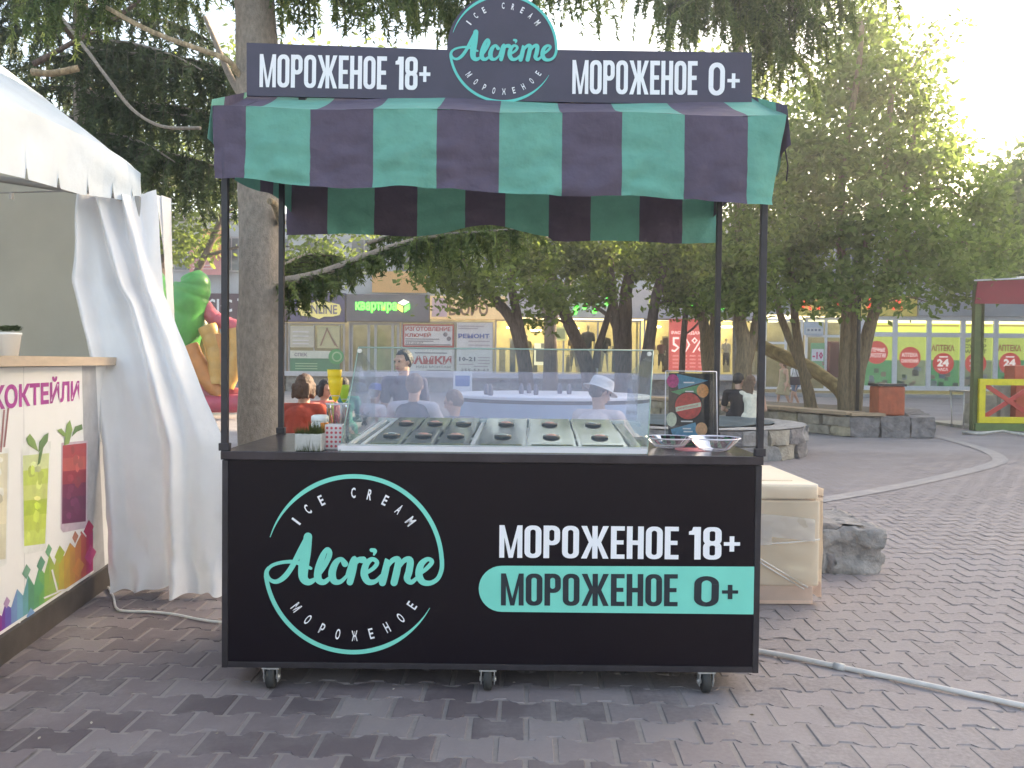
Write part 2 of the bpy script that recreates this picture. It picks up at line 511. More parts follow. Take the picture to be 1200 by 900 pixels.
def ground_mat():
    m = bpy.data.materials.new('dusty_ground'); m.use_nodes = True
    nt = m.node_tree; N = nt.nodes; L = nt.links; b = N['Principled BSDF']
    geo = N.new('ShaderNodeNewGeometry')
    n1 = N.new('ShaderNodeTexNoise'); n1.inputs['Scale'].default_value = 40; n1.inputs['Detail'].default_value = 6; L.new(geo.outputs['Position'], n1.inputs['Vector'])
    n2 = N.new('ShaderNodeTexNoise'); n2.inputs['Scale'].default_value = .8; n2.inputs['Detail'].default_value = 6; L.new(geo.outputs['Position'], n2.inputs['Vector'])
    br = N.new('ShaderNodeTexBrick'); br.inputs['Scale'].default_value = 1.0; br.inputs['Brick Width'].default_value = .2; br.inputs['Row Height'].default_value = .16; br.inputs['Mortar Size'].default_value = .008
    br.inputs['Color1'].default_value = (.27, .24, .243, 1); br.inputs['Color2'].default_value = (.30, .265, .268, 1); br.inputs['Mortar'].default_value = (.32, .285, .28, 1)
    L.new(geo.outputs['Position'], br.inputs['Vector'])
    mx = N.new('ShaderNodeMix'); mx.data_type = 'RGBA'; mx.inputs[6].default_value = (.24, .205, .195, 1); mx.inputs[7].default_value = (.33, .29, .275, 1); L.new(n1.outputs['Fac'], mx.inputs[0])
    sx = N.new('ShaderNodeSeparateXYZ'); L.new(geo.outputs['Position'], sx.inputs[0])
    far = N.new('ShaderNodeMapRange'); far.inputs[1].default_value = 10.5; far.inputs[2].default_value = 12; L.new(sx.outputs[1], far.inputs[0])
    m2 = N.new('ShaderNodeMix'); m2.data_type = 'RGBA'; L.new(far.outputs[0], m2.inputs[0]); L.new(mx.outputs[2], m2.inputs[6]); L.new(br.outputs[0], m2.inputs[7])
    m3 = N.new('ShaderNodeMix'); m3.data_type = 'RGBA'; m3.blend_type = 'MULTIPLY'; m3.inputs[0].default_value = .5; L.new(m2.outputs[2], m3.inputs[6])
    mr = N.new('ShaderNodeMapRange'); mr.inputs[1].default_value = .3; mr.inputs[2].default_value = .7; mr.inputs[3].default_value = .6; mr.inputs[4].default_value = 1.15; L.new(n2.outputs['Fac'], mr.inputs[0])
    L.new(mr.outputs[0], m3.inputs[7]); L.new(m3.outputs[2], b.inputs['Base Color'])
    b.inputs['Roughness'].default_value = .9
    bp = N.new('ShaderNodeBump'); bp.inputs['Strength'].default_value = .5; bp.inputs['Distance'].default_value = .004; L.new(n1.outputs['Fac'], bp.inputs['Height']); L.new(bp.outputs[0], b.inputs['Normal'])
    return m

g = MB(); g.poly([(-300, -60, -.004), (300, -60, -.004), (300, 400, -.004), (-300, 400, -.004)])
pavement = struct('pavement', g, ground_mat())

PW, PD, GAP = .2, .16, .0145
def paver_outline(w=PW - GAP, d=PD - GAP):
    """concave-sided (dog bone) block"""
    a = .015
    top = [(-w / 2, d / 2 + a), (-w * .26, d / 2 + a), (-w * .14, d / 2 - a), (w * .14, d / 2 - a), (w * .26, d / 2 + a), (w / 2, d / 2 + a)]
    return top + [(x, -y) for x, y in reversed(top)]
def paver_mesh(i):
    rr = random.Random(i)
    o = paver_outline(); mb = MB(); n = len(o)
    jit = [(rr.uniform(-.002, .002), rr.uniform(-.002, .002)) for _ in o]
    tilt = (rr.uniform(-.012, .012), rr.uniform(-.015, .015)); h = rr.uniform(-.0015, .0015)
    def P(k, ins, z):
        x, y = o[k]; x += jit[k][0]; y += jit[k][1]
        l = math.hypot(x, y)
        return Vector((x * (1 - ins / l), y * (1 - ins / l), z + h + x * tilt[0] + y * tilt[1]))
    mb.V = [P(k, 0, -.05) for k in range(n)] + [P(k, 0, -.005) for k in range(n)] + [P(k, .005, 0) for k in range(n)]
    for l in (0, 1):
        for k in range(n):
            k2 = (k + 1) % n
            mb._f((l * n + k2, l * n + k, (l + 1) * n + k, (l + 1) * n + k2))
    mb._f([2 * n + k for k in reversed(range(n))])
    me = mb.mesh('paver')
    me.materials.append(M_PAVER)
    return me
PM = [paver_mesh(i) for i in range(10)]
cells = []
PROT = R(-1.2)
for j in range(0, 66):
    y = 2.5 + j * PD
    half = y * .66 + .4
    for i in range(-60, 61):
        x = i * PW + (PW / 2 if j % 2 else 0)
        if abs(x) < half and not (x < -2.35 - (y - 4.8) * .1 and y < 5.3 and False):
            cells.append((x, y))
def in_photo(x, y):
    u = 600 + x / y * 1000; v = 425 + 1290 / y
    return -10 < u < 1210 and v < 915 and not (262 < u < 893 and v < 780) and not (u < 125 and v < 780 - (u / 125) * 92)
near = sorted([c for c in cells if in_photo(*c)], key=lambda c: c[1])[:300]
nearset = set(near)
def prot(x, y):
    return (x * math.cos(PROT) - y * math.sin(PROT), x * math.sin(PROT) + y * math.cos(PROT))
for k, (x, y) in enumerate(near):
    o = bpy.data.objects.new('paver', PM[k * 7 % 10 if k % 3 else (k * 3 + 1) % 10])
    COL.objects.link(o); o.parent = pavement
    X, Y = prot(x, y)
    o.location = (X, Y, 0); o.rotation_euler = (0, 0, PROT + (math.pi if random.random() < .5 else 0))
V, T = [], []
o_out = np.array(paver_outline())
for (x, y) in cells:
    if (x, y) in nearset: continue
    X, Y = prot(x, y)
    c = np.array([[X + a * math.cos(PROT) - b * math.sin(PROT), Y + a * math.sin(PROT) + b * math.cos(PROT), random.uniform(-.0015, .001)] for a, b in o_out])
    c[:, 2] += (c[:, 0] - X) * random.uniform(-.012, .012) + (c[:, 1] - Y) * random.uniform(-.012, .012)
    V.append(c); T.append(random.random())
po = link_mesh('far_pavers', np_polys('far_pavers', np.array(V)[:, ::-1], 12, np.array(T)), M_PAVER_FAR, pavement)
po['kind'] = 'stuff'
del V, T

# worn kerb line that curves across the square
kp = [gnd(*p) for p in ((900, 594), (965, 586), (1060, 569), (1128, 554), (1162, 545), (1172, 538), (1150, 526), (1095, 511), (1060, 504), (1010, 498))]
kp = [Vector(c) for c in catmull([tuple(p) for p in kp], 6)]
kb = MB()
for i in range(len(kp) - 1):
    def side(j):
        d = (kp[min(j + 1, len(kp) - 1)] - kp[max(j - 1, 0)]).normalized(); return Vector((-d.y, d.x, 0)) * (.075 + .012 * kp[j].y / 6)
    a, b, c, d = kp[i] + side(i), kp[i] - side(i), kp[i + 1] - side(i + 1), kp[i + 1] + side(i + 1)
    for q in (a, b, c, d): q.z = .006
    kb.poly([a, b, c, d])
struct('kerb_strip', kb, mat('kerb_concrete', (.35, .315, .305), .85, .15, 6, .5, 50))

# scraps lying on the stones
lv, lt_ = [], []
for k in range(60):
    px, py = random.uniform(0, 1200), 560 + 340 * random.random() ** .7
    q = gnd(px, py, .004); a_ = random.uniform(0, 6.28); s_ = random.uniform(.004, .012); d = Vector((math.cos(a_), math.sin(a_), 0)); n_ = Vector((-d.y, d.x, 0)) * .45
    lv.append([tuple(q - d * s_), tuple(q + n_ * s_ + Vector((0, 0, .003))), tuple(q + d * s_ + Vector((0, 0, .002))), tuple(q - n_ * s_)]); lt_.append(random.random())
lo = link_mesh('litter', np_polys('litter', np.array(lv), 4, np.array(lt_)), leaf_mat('dry_scraps', (.12, .09, .05), (.50, .45, .38), .1))
tag(lo, 'small dry leaves and paper scraps scattered over the paving', 'litter', kind='stuff')
# ================================================================== ICE CREAM KIOSK
M_PANEL = mat('black_gloss_panel', (.0075, .0045, .0085), .28, .0, 2.2, .05, 300, spec=.22)
M_FRAME = mat('black_painted_steel', (.022, .018, .024), .42, .3, 20, .05, 200)
M_COUNTER = mat('dark_counter_top', (.035, .027, .033), .22, .3, 12)
M_SIGN = mat('dark_violet_signboard', (.058, .05, .082), .5, .12, 5, .03, 250)
M_WHITE = mat('white_vinyl', (.86, .85, .88), .45)
M_TEAL = mat('teal_vinyl', (.17, .66, .54), .45, .05, 6)
M_DARKT = mat('dark_vinyl', (.012, .02, .03), .45)
M_PURP = mat('purple_awning_cloth', (.098, .078, .118), .85, .14, 9, .55, 15, trans=.06)
M_GREEN = mat('green_awning_cloth', (.125, .355, .285), .85, .11, 9, .55, 15, trans=.07)
M_RUB = mat('black_rubber', (.03, .03, .03), .7, .3, 30)
M_STEEL = mat('galvanised_steel', (.62, .61, .60), .38, .2, 25, metal=.7)
M_ALU = mat('white_aluminium_rail', (.72, .71, .76), .3, .06, 8, metal=.2)

KX0, KX1, KY0, KY1, KZ0, KZT = -1.124, .9755, 3.307, 4.14, .086, .936
kiosk = thing('ice_cream_kiosk', 'black ice cream cart with teal and purple striped awning on wheels', 'kiosk', (-.07, 3.7, 0))
b = MB()
b.box(KX0 + .012, KY0 + .006, KZ0 + .012, KX1 - .012, KY1 - .01, KZT - .034)
part('cabinet', b, M_PANEL, kiosk)
fr = MB()
t = .024
for x in (KX0, KX1 - t):
    for y in (KY0, KY1 - t): fr.box(x, y, KZ0, x + t, y + t, KZT - .036, .002)
for y in (KY0, KY1 - t):
    fr.box(KX0 + t, y + .001, KZ0 + .001, KX1 - t, y + t, KZ0 + t, .002)
for x in (KX0, KX1 - t):
    fr.box(x + .001, KY0 + t, KZ0 + .002, x + t - .001, KY1 - t, KZ0 + t, .002)
part('cabinet_frame', fr, M_FRAME, kiosk)
ct = MB(); ct.box(KX0 - .004, KY0 - .006, KZT - .034, KX1 + .004, KY1 + .004, KZT, .003)
part('counter_top', ct, M_COUNTER, kiosk)
fp = MB(); fp.box(KX0 + t + .002, KY0 + .002, KZ0 + t + .002, KX1 - t - .002, KY0 + .0055, KZT - .038)
panel = part('front_panel', fp, M_PANEL, kiosk)
PN = Vector((0, 1, 0)); PY = KY0 + .002
def pp(px, py, lift=0.001):
    return on_plane(px, py, (0, PY - lift, 0), PN)
XD = (pp(700, 640) - pp(600, 640)).normalized()
# rolled camera: photo horizontals measured on the panel run 0.55 deg downhill, so direction vectors come from pixel pairs
def line_dirs(x0, y0, x1, y1, lift=.001):
    a, c = pp(x0, y0, lift), pp(x1, y1, lift)
    xd = (c - a).normalized(); return a, c, xd, Vector((-xd.z, 0, xd.x))
def panel_text(s, x0, y0, x1, y1, hpx, m, lift=.0015, name='lettering'):
    """baseline from pixel x0,y0 to x1,y1, cap height in pixels"""
    a, c, xd, ud = line_dirs(x0, y0, x1, y1, lift)
    mb = MB(); bold_text(mb, s, a, xd, ud, (c - a).length, hpx * PY / FPX, (0, -1, 0))
    return part(name, mb, m, panel)
# --- teal band
tb = MB()
xs = []
for k in range(17):
    a_ = R(90 + 180 * k / 16); xs.append(pp(588 + 27 * math.cos(a_), 690 - 27 * math.sin(a_)))
xs += [pp(886, 720), pp(886, 664)]
tb.poly(xs); part('teal_band', tb, M_TEAL, panel)
panel_text('МОРОЖЕНОЕ', 585, 653.5, 795, 655.5, 38.5, M_WHITE)
panel_text('18+', 807, 655.6, 867, 656, 38.5, M_WHITE)
panel_text('МОРОЖЕНОЕ', 587, 709.5, 794, 710.5, 38, M_DARKT, .0025)
panel_text('0', 813, 710.5, 842, 711, 36, M_DARKT, .0025)
panel_text('+', 846, 711, 865, 711, 36, M_DARKT, .0025)

# --- round script logo (brush strokes), in the 969x900 enlargement of photo region 280..560 x 540..800
SC = 969 / 280.0
STROKES = [
 [(282, 306, 26), (252, 360, 24), (216, 428, 22), (185, 470, 22), (152, 490, 18), (124, 480, 15), (114, 452, 14), (132, 426, 14), (175, 412, 14), (225, 410, 16), (262, 424, 18), (292, 436, 12)],
 [(280, 308, 34), (272, 370, 40), (262, 430, 42), (262, 475, 36), (285, 492, 26), (318, 474, 13)],
 [(316, 474, 13), (348, 425, 20), (368, 378, 22), (358, 358, 16), (340, 385, 24), (322, 440, 30), (322, 480, 30), (346, 492, 22), (378, 466, 13)],
 [(430, 418, 26), (414, 399, 18), (392, 415, 26), (378, 455, 31), (386, 487, 27), (412, 490, 18), (440, 464, 13)],
 [(438, 464, 13), (456, 415, 18), (470, 398, 24), (462, 445, 28), (450, 492, 27)],
 [(462, 432, 14), (482, 404, 22), (504, 402, 28)],
 [(500, 464, 14), (545, 436, 17), (560, 412, 18), (540, 399, 18), (516, 420, 26), (508, 460, 30), (524, 490, 26), (555, 488, 18), (588, 455, 13)],
 [(538, 362, 16), (552, 366, 17), (546, 384, 6)],
 [(584, 458, 13), (603, 402, 24), (593, 450, 29), (582, 494, 29)],
 [(592, 446, 14), (620, 406, 20), (646, 402, 26), (640, 448, 29), (629, 494, 29)],
 [(640, 446, 14), (668, 406, 20), (694, 403, 27), (690, 448, 29), (682, 478, 27), (700, 492, 20), (726, 470, 13)],
 [(724, 464, 14), (760, 438, 17), (783, 410, 18), (765, 399, 18), (739, 420, 26), (730, 460, 30), (744, 490, 26), (775, 496, 20), (806, 478, 18), (822, 440, 18), (823, 400, 18)],
]
def arc_pts(cx, cy, r, a0, a1, w0, w1, n=26, wm=18):
    out = []
    for k in range(n + 1):
        t_ = k / n; a_ = R(a0 + (a1 - a0) * t_)
        w = min(wm, w0 + (wm - w0) * min(1, t_ * 4), w1 + (wm - w1) * min(1, (1 - t_) * 4))
        out.append((cx + r * math.cos(a_), cy - r * math.sin(a_), w))
    return out
RING = [arc_pts(466, 420, 357, 162, 3.0, 3, 18), arc_pts(464, 418, 358, 352 - 22, 180 + 8, 2, 17), [(110, 460, 17), (113, 446, 16), (120, 434, 13)]]
def build_logo(parent, to3, mt, mw, names=('logo_ring', 'logo_script', 'logo_lettering'), bare=False):
    mb = MB()
    for i, s_ in enumerate(RING): stroke(mb, s_, to3, .0002 * i, 3)
    part(names[0], mb, mt, parent)
    mb = MB()
    for i, s_ in enumerate(STROKES): stroke(mb, s_, to3, .0006 + .0003 * i, 6)
    part(names[1], mb, mt, parent)
    def around(s, r, a0, a1, hpx, flip):
        for k, ch in enumerate(s):
            if ch == ' ': continue
            a_ = R(a0 + (a1 - a0) * k / (len(s) - 1))
            cx, cy = 464 + r * math.cos(a_), 420 - r * math.sin(a_)
            rot = (math.pi / 2 - a_) if not flip else -(a_ - 1.5 * math.pi)
            dx, dy = math.cos(rot), math.sin(rot)                 # reading direction in image space (y down)
            ux, uy = math.sin(rot), -math.cos(rot)
            hw = hpx * (.56 if ch in 'МMЖ' else .2 if ch == 'I' else .42) ; hh = hpx
            o = to3(cx - dx * hw / 2 - ux * hh / 2, cy - dy * hw / 2 - uy * hh / 2, .0008)
            e1 = to3(cx + dx * hw / 2 - ux * hh / 2, cy + dy * hw / 2 - uy * hh / 2, .0008)
            e2 = to3(cx - dx * hw / 2 + ux * hh / 2, cy - dy * hw / 2 + uy * hh / 2, .0008)
            mb = MB(); text_mb(ch, o, Vector(e1) - Vector(o), Vector(e2) - Vector(o), (Vector(e1) - Vector(o)).length, (Vector(e2) - Vector(o)).length, .022, 2, mb=mb); part('logo_letter', mb, mw, parent)
    around('ICE CREAM', 290, 143, 37, 43, False)
    around('МОРОЖЕНОЕ', 290, 217, 325, 43, True)
build_logo(panel, lambda x, y, l: pp(280 + x / SC, 540 + y / SC, .0012 + l), M_TEAL, M_WHITE)

# --- posts
for (px_, y_, nm) in ((-1.1165, KY0 + .012, 0), (.968, KY0 + .012, 0), (-1.112, KY1 - .03, 0), (.985, KY1 - .03, 0)):
    m_ = MB(); m_.box(px_ - .0125, y_ - .0125, KZT - .001, px_ + .0125, y_ + .0125, 2.26, .002)
    po_ = part('post', m_, M_FRAME, kiosk)
    m_ = MB(); m_.box(px_ - .02, y_ - .016, KZT + .0005, px_ + .02, y_ + .016, KZT + .03, .002)
    part('post_clamp', m_, M_FRAME, po_)
# --- casters
for cx in (-.935, -.083, .775):
    for cy in (KY0 + .03, KY1 - .1):
        ca = thing('caster', None, None); ca.parent = kiosk
        ca.location = Vector((cx, cy, 0)) - kiosk.location
        m_ = MB()
        m_.tube([(cx - .017, cy, .043), (cx - .013, cy, .043), (cx + .013, cy, .043), (cx + .017, cy, .043)], [.036, .043, .043, .036], 24); part('wheel', m_, M_RUB, ca)
        m_ = MB()
        m_.tube([(cx - .033, cy, .043), (cx + .033, cy, .043)], .010, 10)
        for sx_ in (-1, 1): m_.prism([(cx + sx_ * .024, cy - .016, .026), (cx + sx_ * .024, cy + .016, .026), (cx + sx_ * .024, cy + .030, .084), (cx + sx_ * .024, cy - .030, .084)], (sx_ * .004, 0, 0))
        m_.box(cx - .034, cy - .026, .080, cx + .034, cy + .045, .0855)
        part('fork', m_, M_STEEL, ca)

# --- awning: striped cloth, each sewn strip a piece
awn = MB()
AYF, AYR, AYB = 3.235, 3.80, 4.40
AXL, AXR = -1.128, 1.025
for (a_, c_) in (((AXL + .03, AYF + .02, 2.224), (AXR - .02, AYF + .02, 2.212)), ((AXL + .1, AYR, 2.47), (AXR - .1, AYR, 2.46)), ((AXL + .03, AYB - .02, 2.262), (AXR - .05, AYB - .02, 2.25))):
    awn.tube([a_, c_], .012, 8)
for x in (AXL + .05, -.05, AXR - .06):
    awn.tube([(x, AYF + .02, 2.215), (x, AYR, 2.455), (x, AYB - .02, 2.245)], .01, 8)
awning = part('awning', awn, M_FRAME, kiosk)
fb = [-1.140, -1.013, -.770, -.533, -.293, -.058, .179, .405, .640, .878, 1.024]
def top_z(x): return 2.247 - .012 * (x + 1.14) / 2.15 - .010 * math.sin((x + 1.1) * 4.2) ** 2
def wr(x, z, a=1.0):
    p = Vector((x * 2.6 + z * 1.8, z * 5.2 - x * 1.2, 3.3)); q = Vector((x * 9 + z * 7, z * 20 - x * 5, 1.1))
    return a * (.020 * noise.noise(p) + .017 * noise.noise(q) + .0055 * noise.noise(q * 2.4) + .008 * abs(noise.noise(Vector((x * 5 + z * 9, z * 13 - x * 3, 7)))))
for i in range(10):
    x0, x1 = fb[i], fb[i + 1]
    m_ = MB(); m_.sm = True
    def fv(u, v, x0=x0, x1=x1):
        x = x0 + (x1 - x0) * u
        h = .277 + .052 * (x + 1.14) / 2.15 + .003 * math.sin(x * 7.3) + .012 * noise.noise(Vector((x * 5.5, 2.2, 0)))
        zt = top_z(x)
        right = max(0, (x - .84) / .19)
        xx = x - v * right * right * .055 + right * .0 + (.0 if x > -1.1 else .012 * v)
        seam = .004 * math.exp(-min(u, 1 - u) * 14)
        y = AYF - .012 * v + wr(x, zt - v * h, .25 + v) + seam + right * .05 * v * math.sin(v * 3)
        if v > .95: y -= .004
        return (xx, y, zt - v * h - .012 * right * v)
    m_.grid(fv, 14, 18)
    col_ = M_PURP if i % 2 == 0 else M_GREEN
    part('valance_strip', m_, col_, awning)
    m_ = MB(); m_.sm = True
    def fs(u, v, x0=x0, x1=x1):
        x = x0 + (x1 - x0) * u
        k = 1 - .02 * v
        zt = top_z(x) + v * (2.485 - top_z(x)) - .018 * math.sin(v * math.pi) * (1 + .6 * math.sin(x * 5))
        return (x, AYF + .001 + (AYR - AYF) * v, zt + .004 * noise.noise(Vector((x * 6, v * 4, 0))))
    m_.grid(fs, 8, 10)
    part('roof_strip', m_, col_, awning)
    m_ = MB(); m_.sm = True
    def fb_(u, v, x0=x0, x1=x1):
        x = x0 + (x1 - x0) * u
        return (x, AYR + (AYB - AYR) * v, 2.485 + (2.262 - 2.485) * v - .02 * math.sin(v * math.pi))
    m_.grid(fb_, 6, 8)
    part('roof_strip', m_, col_, awning)
bb = [-1.165, -.957, -.716, -.496, -.250, -.044, .180, .395, .645, .865, 1.05]
for i in range(10):
    x0, x1 = bb[i], bb[i + 1]
    m_ = MB(); m_.sm = True
    def fr_(u, v, x0=x0, x1=x1):
        x = x0 + (x1 - x0) * u
        h = .325 - .055 * math.exp(-((x + .12) / .22) ** 2) + .02 * (x > .2) + .006 * math.sin(x * 9)
        return (x, AYB + wr(x + 5, 2.26 - v * h, .3 + v * .9), 2.262 - v * h)
    m_.grid(fr_, 10, 12)
    part('valance_strip', m_, M_PURP if i % 2 == 0 else M_GREEN, awning)
sb = [AYF, 3.38, 3.62, 3.86, 4.1, AYB]
for sx_, xx in ((-1, -1.14), (1, 1.024)):
    for i in range(5):
        y0, y1 = sb[i], sb[i + 1]
        m_ = MB(); m_.sm = True
        def fq(u, v, y0=y0, y1=y1, sx_=sx_, xx=xx):
            y = y0 + (y1 - y0) * u
            zt = 2.262 + (.0 if y > AYR + .6 else 0)
            rise = 2.485 - .223 * abs(y - AYR) / .59
            flare = sx_ * (.06 + .05 * math.sin(y * 11)) * v * math.exp(-(y - AYF) * 2.5)
            hh = (.20 - .05 * math.exp(-(y - AYF) * 8)) + (rise - 2.262)
            return (xx + flare, y, rise - .003 - v * hh + .02 * v * math.sin(y * 8))
        m_.grid(fq, 6, 8)
        part('valance_strip', m_, (M_GREEN if (i % 2 == 0) == (sx_ < 0) else M_PURP), awning)
# tie cord on the right corner
m_ = MB(); m_.tube([(1.04, 3.3, 2.12), (1.055, 3.31, 2.06), (1.05, 3.31, 2.0)], .003, 6); part('tie_cord', m_, M_RUB, awning)

# --- signboard standing on the awning
SY = 3.62
def sp(px, py, lift=0.0): return on_plane(px, py, (0, SY - lift, 0), PN)
outline = [sp(289, 50), sp(289, 112), sp(881, 124), sp(881, 61.5)]
top = []
cxp, cyp, rp = 588, 57, 64
for k in range(25):
    a_ = R(-2 + 184 * k / 24); top.append(sp(cxp + rp * math.cos(a_), cyp - 1 - rp * math.sin(a_)))
outline = [outline[0], outline[1], outline[2], outline[3]] + top
m_ = MB(); m_.prism(outline, (0, .014, 0))
signb = part('signboard', m_, M_SIGN, kiosk)
m_ = MB()
for x in (-.9, -.05, .85): m_.box(x - .015, SY + .0145, 2.36, x + .015, SY + .04, 2.55)
part('sign_brace', m_, M_FRAME, kiosk)
def sign_text(s, x0, y0, x1, y1, hpx):
    a, c = sp(x0, y0, .002), sp(x1, y1, .002); xd = (c - a).normalized()
    mb = MB(); bold_text(mb, s, a, xd, Vector((-xd.z, 0, xd.x)), (c - a).length, hpx * SY / FPX, (0, -1, 0))
    part('lettering', mb, M_WHITE, signb)
sign_text('МОРОЖЕНОЕ', 304, 102, 453, 104.8, 38)
sign_text('18+', 463, 105, 504, 105.8, 38)
sign_text('МОРОЖЕНОЕ', 670.5, 110, 817, 111.3, 39)
sign_text('0', 830, 111.8, 849, 112.1, 38)
sign_text('+', 852, 112.2, 866.5, 112.4, 36)
SK = 62.0 / 357.0
build_logo(signb, lambda x, y, l: sp(589 + (x - 464) * SK + .6, 57 + (y - 420) * SK, .002 + l), mat('teal_sign_vinyl', (.09, .56, .50), .45), M_WHITE)

# ================================================================== DISPLAY FREEZER on the counter
M_INOX = mat('polished_steel', (.62, .63, .60), .13, .12, 14, metal=1.0)
M_LID = mat('tree_tinted_steel_lid', (.33, .36, .25), .07, .14, 5, .06, 7, metal=1.0)  # green cast in the steel stands in for reflected trees
M_GLASS = glass_mat('clear_glass', (.93, .96, .95), 1.0)
M_SKYVEIL = glass_mat('sky_veil_glass', (.92, .92, 1.0), 1.0, (.84, .68, .94), .16)  # lilac veil in the glass stands in for reflected sky
M_HANDLE = mat('brown_bakelite', (.17, .11, .085), .35)
M_PINK = mat('pink_label', (.75, .38, .32), .5)
fz = thing('display_freezer', 'steel ice cream display with round-handled lids under a sloping glass screen', 'ice cream display', (-.05, 3.7, KZT))
DX0f, DX1f, DX0b, DX1b = -.665, .520, -.610, .515
DYf, DYb, DZf, DZb = 3.345, 4.02, .955, 1.018
def deck(u, v, lift=0):
    xf = DX0f + (DX1f - DX0f) * u; xb = DX0b + (DX1b - DX0b) * u
    return Vector((xf + (xb - xf) * v, DYf + (DYb - DYf) * v, DZf + (DZb - DZf) * v + lift))
m_ = MB()
m_.prism([deck(0, 0, -.012), deck(1, 0, -.012), deck(1, 1, -.012), deck(0, 1, -.012)], (0, 0, -.0065))
for (u0, u1) in ((0, .035), (.42, .435), (.965, 1)):
    m_.prism([deck(u0, 0), deck(u1, 0), deck(u1, 1), deck(u0, 1)], (0, 0, -.011))
part('deck', m_, M_INOX, fz)
m_ = MB()
m_.prism([deck(-.012, -.012, .004), deck(1.012, -.012, .004), deck(1.012, .035, .004), deck(-.012, .035, .004)], (0, 0, -.020))
part('front_rail', m_, M_ALU, fz)
m_ = MB()
m_.prism([deck(-.012, .965, .006), deck(1.012, .965, .006), deck(1.012, 1.0, .006), deck(-.012, 1.0, .006)], (0, 0, -.016))
part('rear_rail', m_, M_ALU, fz)
for uu in (0.012, 0.055):
    m_ = MB(); m_.prism([deck(uu, .04, .005), deck(uu + .014, .04, .005), deck(uu + .014, .96, .005), deck(uu, .96, .005)], (0, 0, -.014)); part('side_rail', m_, M_ALU, fz)
for g0, g1 in ((.075, .415), (.44, .955)):
    for c in range(3):
        for r_ in range(2):
            u0 = g0 + (g1 - g0) * c / 3 + .004; u1 = g0 + (g1 - g0) * (c + 1) / 3 - .004
            v0, v1 = (.05, .49) if r_ == 0 else (.51, .95)
            m_ = MB()
            m_.prism([deck(u0, v0), deck(u1, v0), deck(u1, v1, .014), deck(u0, v1, .014)], (0, 0, -.008))
            e = .012
            m_.prism([deck(u0 + e, v0 + .03, .006), deck(u1 - e, v0 + .03, .006), deck(u1 - e, v1 - .03, .017), deck(u0 + e, v1 - .03, .017)], (0, 0, -.004))
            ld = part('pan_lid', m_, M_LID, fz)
            hc = deck((u0 + u1) / 2, (v0 + v1) / 2, .0125)
            m_ = MB(); m_.lathe([(.024, 0), (.035, .001), (.036, .004), (.032, .007), (.025, .007), (.023, .004)], hc, 24)
            hd = part('lid_handle', m_, M_HANDLE, ld)
            m_ = MB(); m_.lathe([(0, .012), (.014, .0115), (.021, .009), (.0245, .005)], hc, 20); part('flavour_label', m_, M_PINK if (c + r_) % 3 else M_INOX, hd)
m_ = MB()
GT = 1.345
m_.prism([(-.672, 3.338, KZT + .001), (.533, 3.338, KZT + .001), (.575, 3.338 + .15, GT), (-.628, 3.338 + .15, GT)], (0, .006, 0))
# clear front pane; the rear pane's lilac veil paints a sky reflection
def scr(u, h, dy=0):
    x0 = -.672 + (.044) * h; x1 = .533 + .042 * h
    return Vector((x0 + (x1 - x0) * u, 3.338 + .15 * h + dy, KZT + .001 + (GT - KZT) * h))
m_ = MB(); m_.prism([scr(0, 0), scr(1, 0), scr(1, 1), scr(0, 1)], (0, .006, 0)); part('front_glass', m_, M_GLASS, fz)
m_ = MB(); m_.prism([(-.72, 4.03, 1.026), (.59, 4.03, 1.026), (.605, 4.06, 1.247), (-.73, 4.06, 1.247)], (0, .005, 0)); part('rear_screen', m_, M_SKYVEIL, fz)
M_SIDE = glass_mat('side_glass', (.93, .96, .95), .35)
M_EDGE = mat('green_glass_edge', (.30, .42, .38), .15)
for u in (0, 1):
    a_, b_, c_, d_ = scr(u, 0, .008), scr(u, 1, .008), Vector((.548 if u else -.640, 4.0, 1.247)), Vector((-.640 if u == 0 else .532, 4.0, 1.01))
    m_ = MB(); m_.prism([a_, d_, c_, b_], (.005 if u else -.005, 0, 0)); sg = part('side_glass', m_, M_SIDE, fz)
    m_ = MB(); m_.tube([scr(u, 0, -.001), scr(u, 1, -.001)], .0028, 6); part('glass_edge', m_, M_EDGE, sg)
m_ = MB(); m_.tube([scr(0, 1), scr(1, 1)], .0032, 6); part('glass_edge', m_, M_EDGE, fz)
for u in (.006, .988):
    m_ = MB(); q = scr(u, .965); m_.tube([q + Vector((0, -.006, 0)), q + Vector((0, .012, 0))], .009, 10); part('glass_clip', m_, M_STEEL, fz)
for u in (.01, .99):
    m_ = MB(); q = scr(u, .04); m_.box(q.x - .012, q.y - .006, q.z - .012, q.x + .012, q.y + .014, q.z + .012, .002); part('glass_clip', m_, M_STEEL, fz)

# ================================================================== THINGS ON THE COUNTER
def cz(): return KZT + .0005
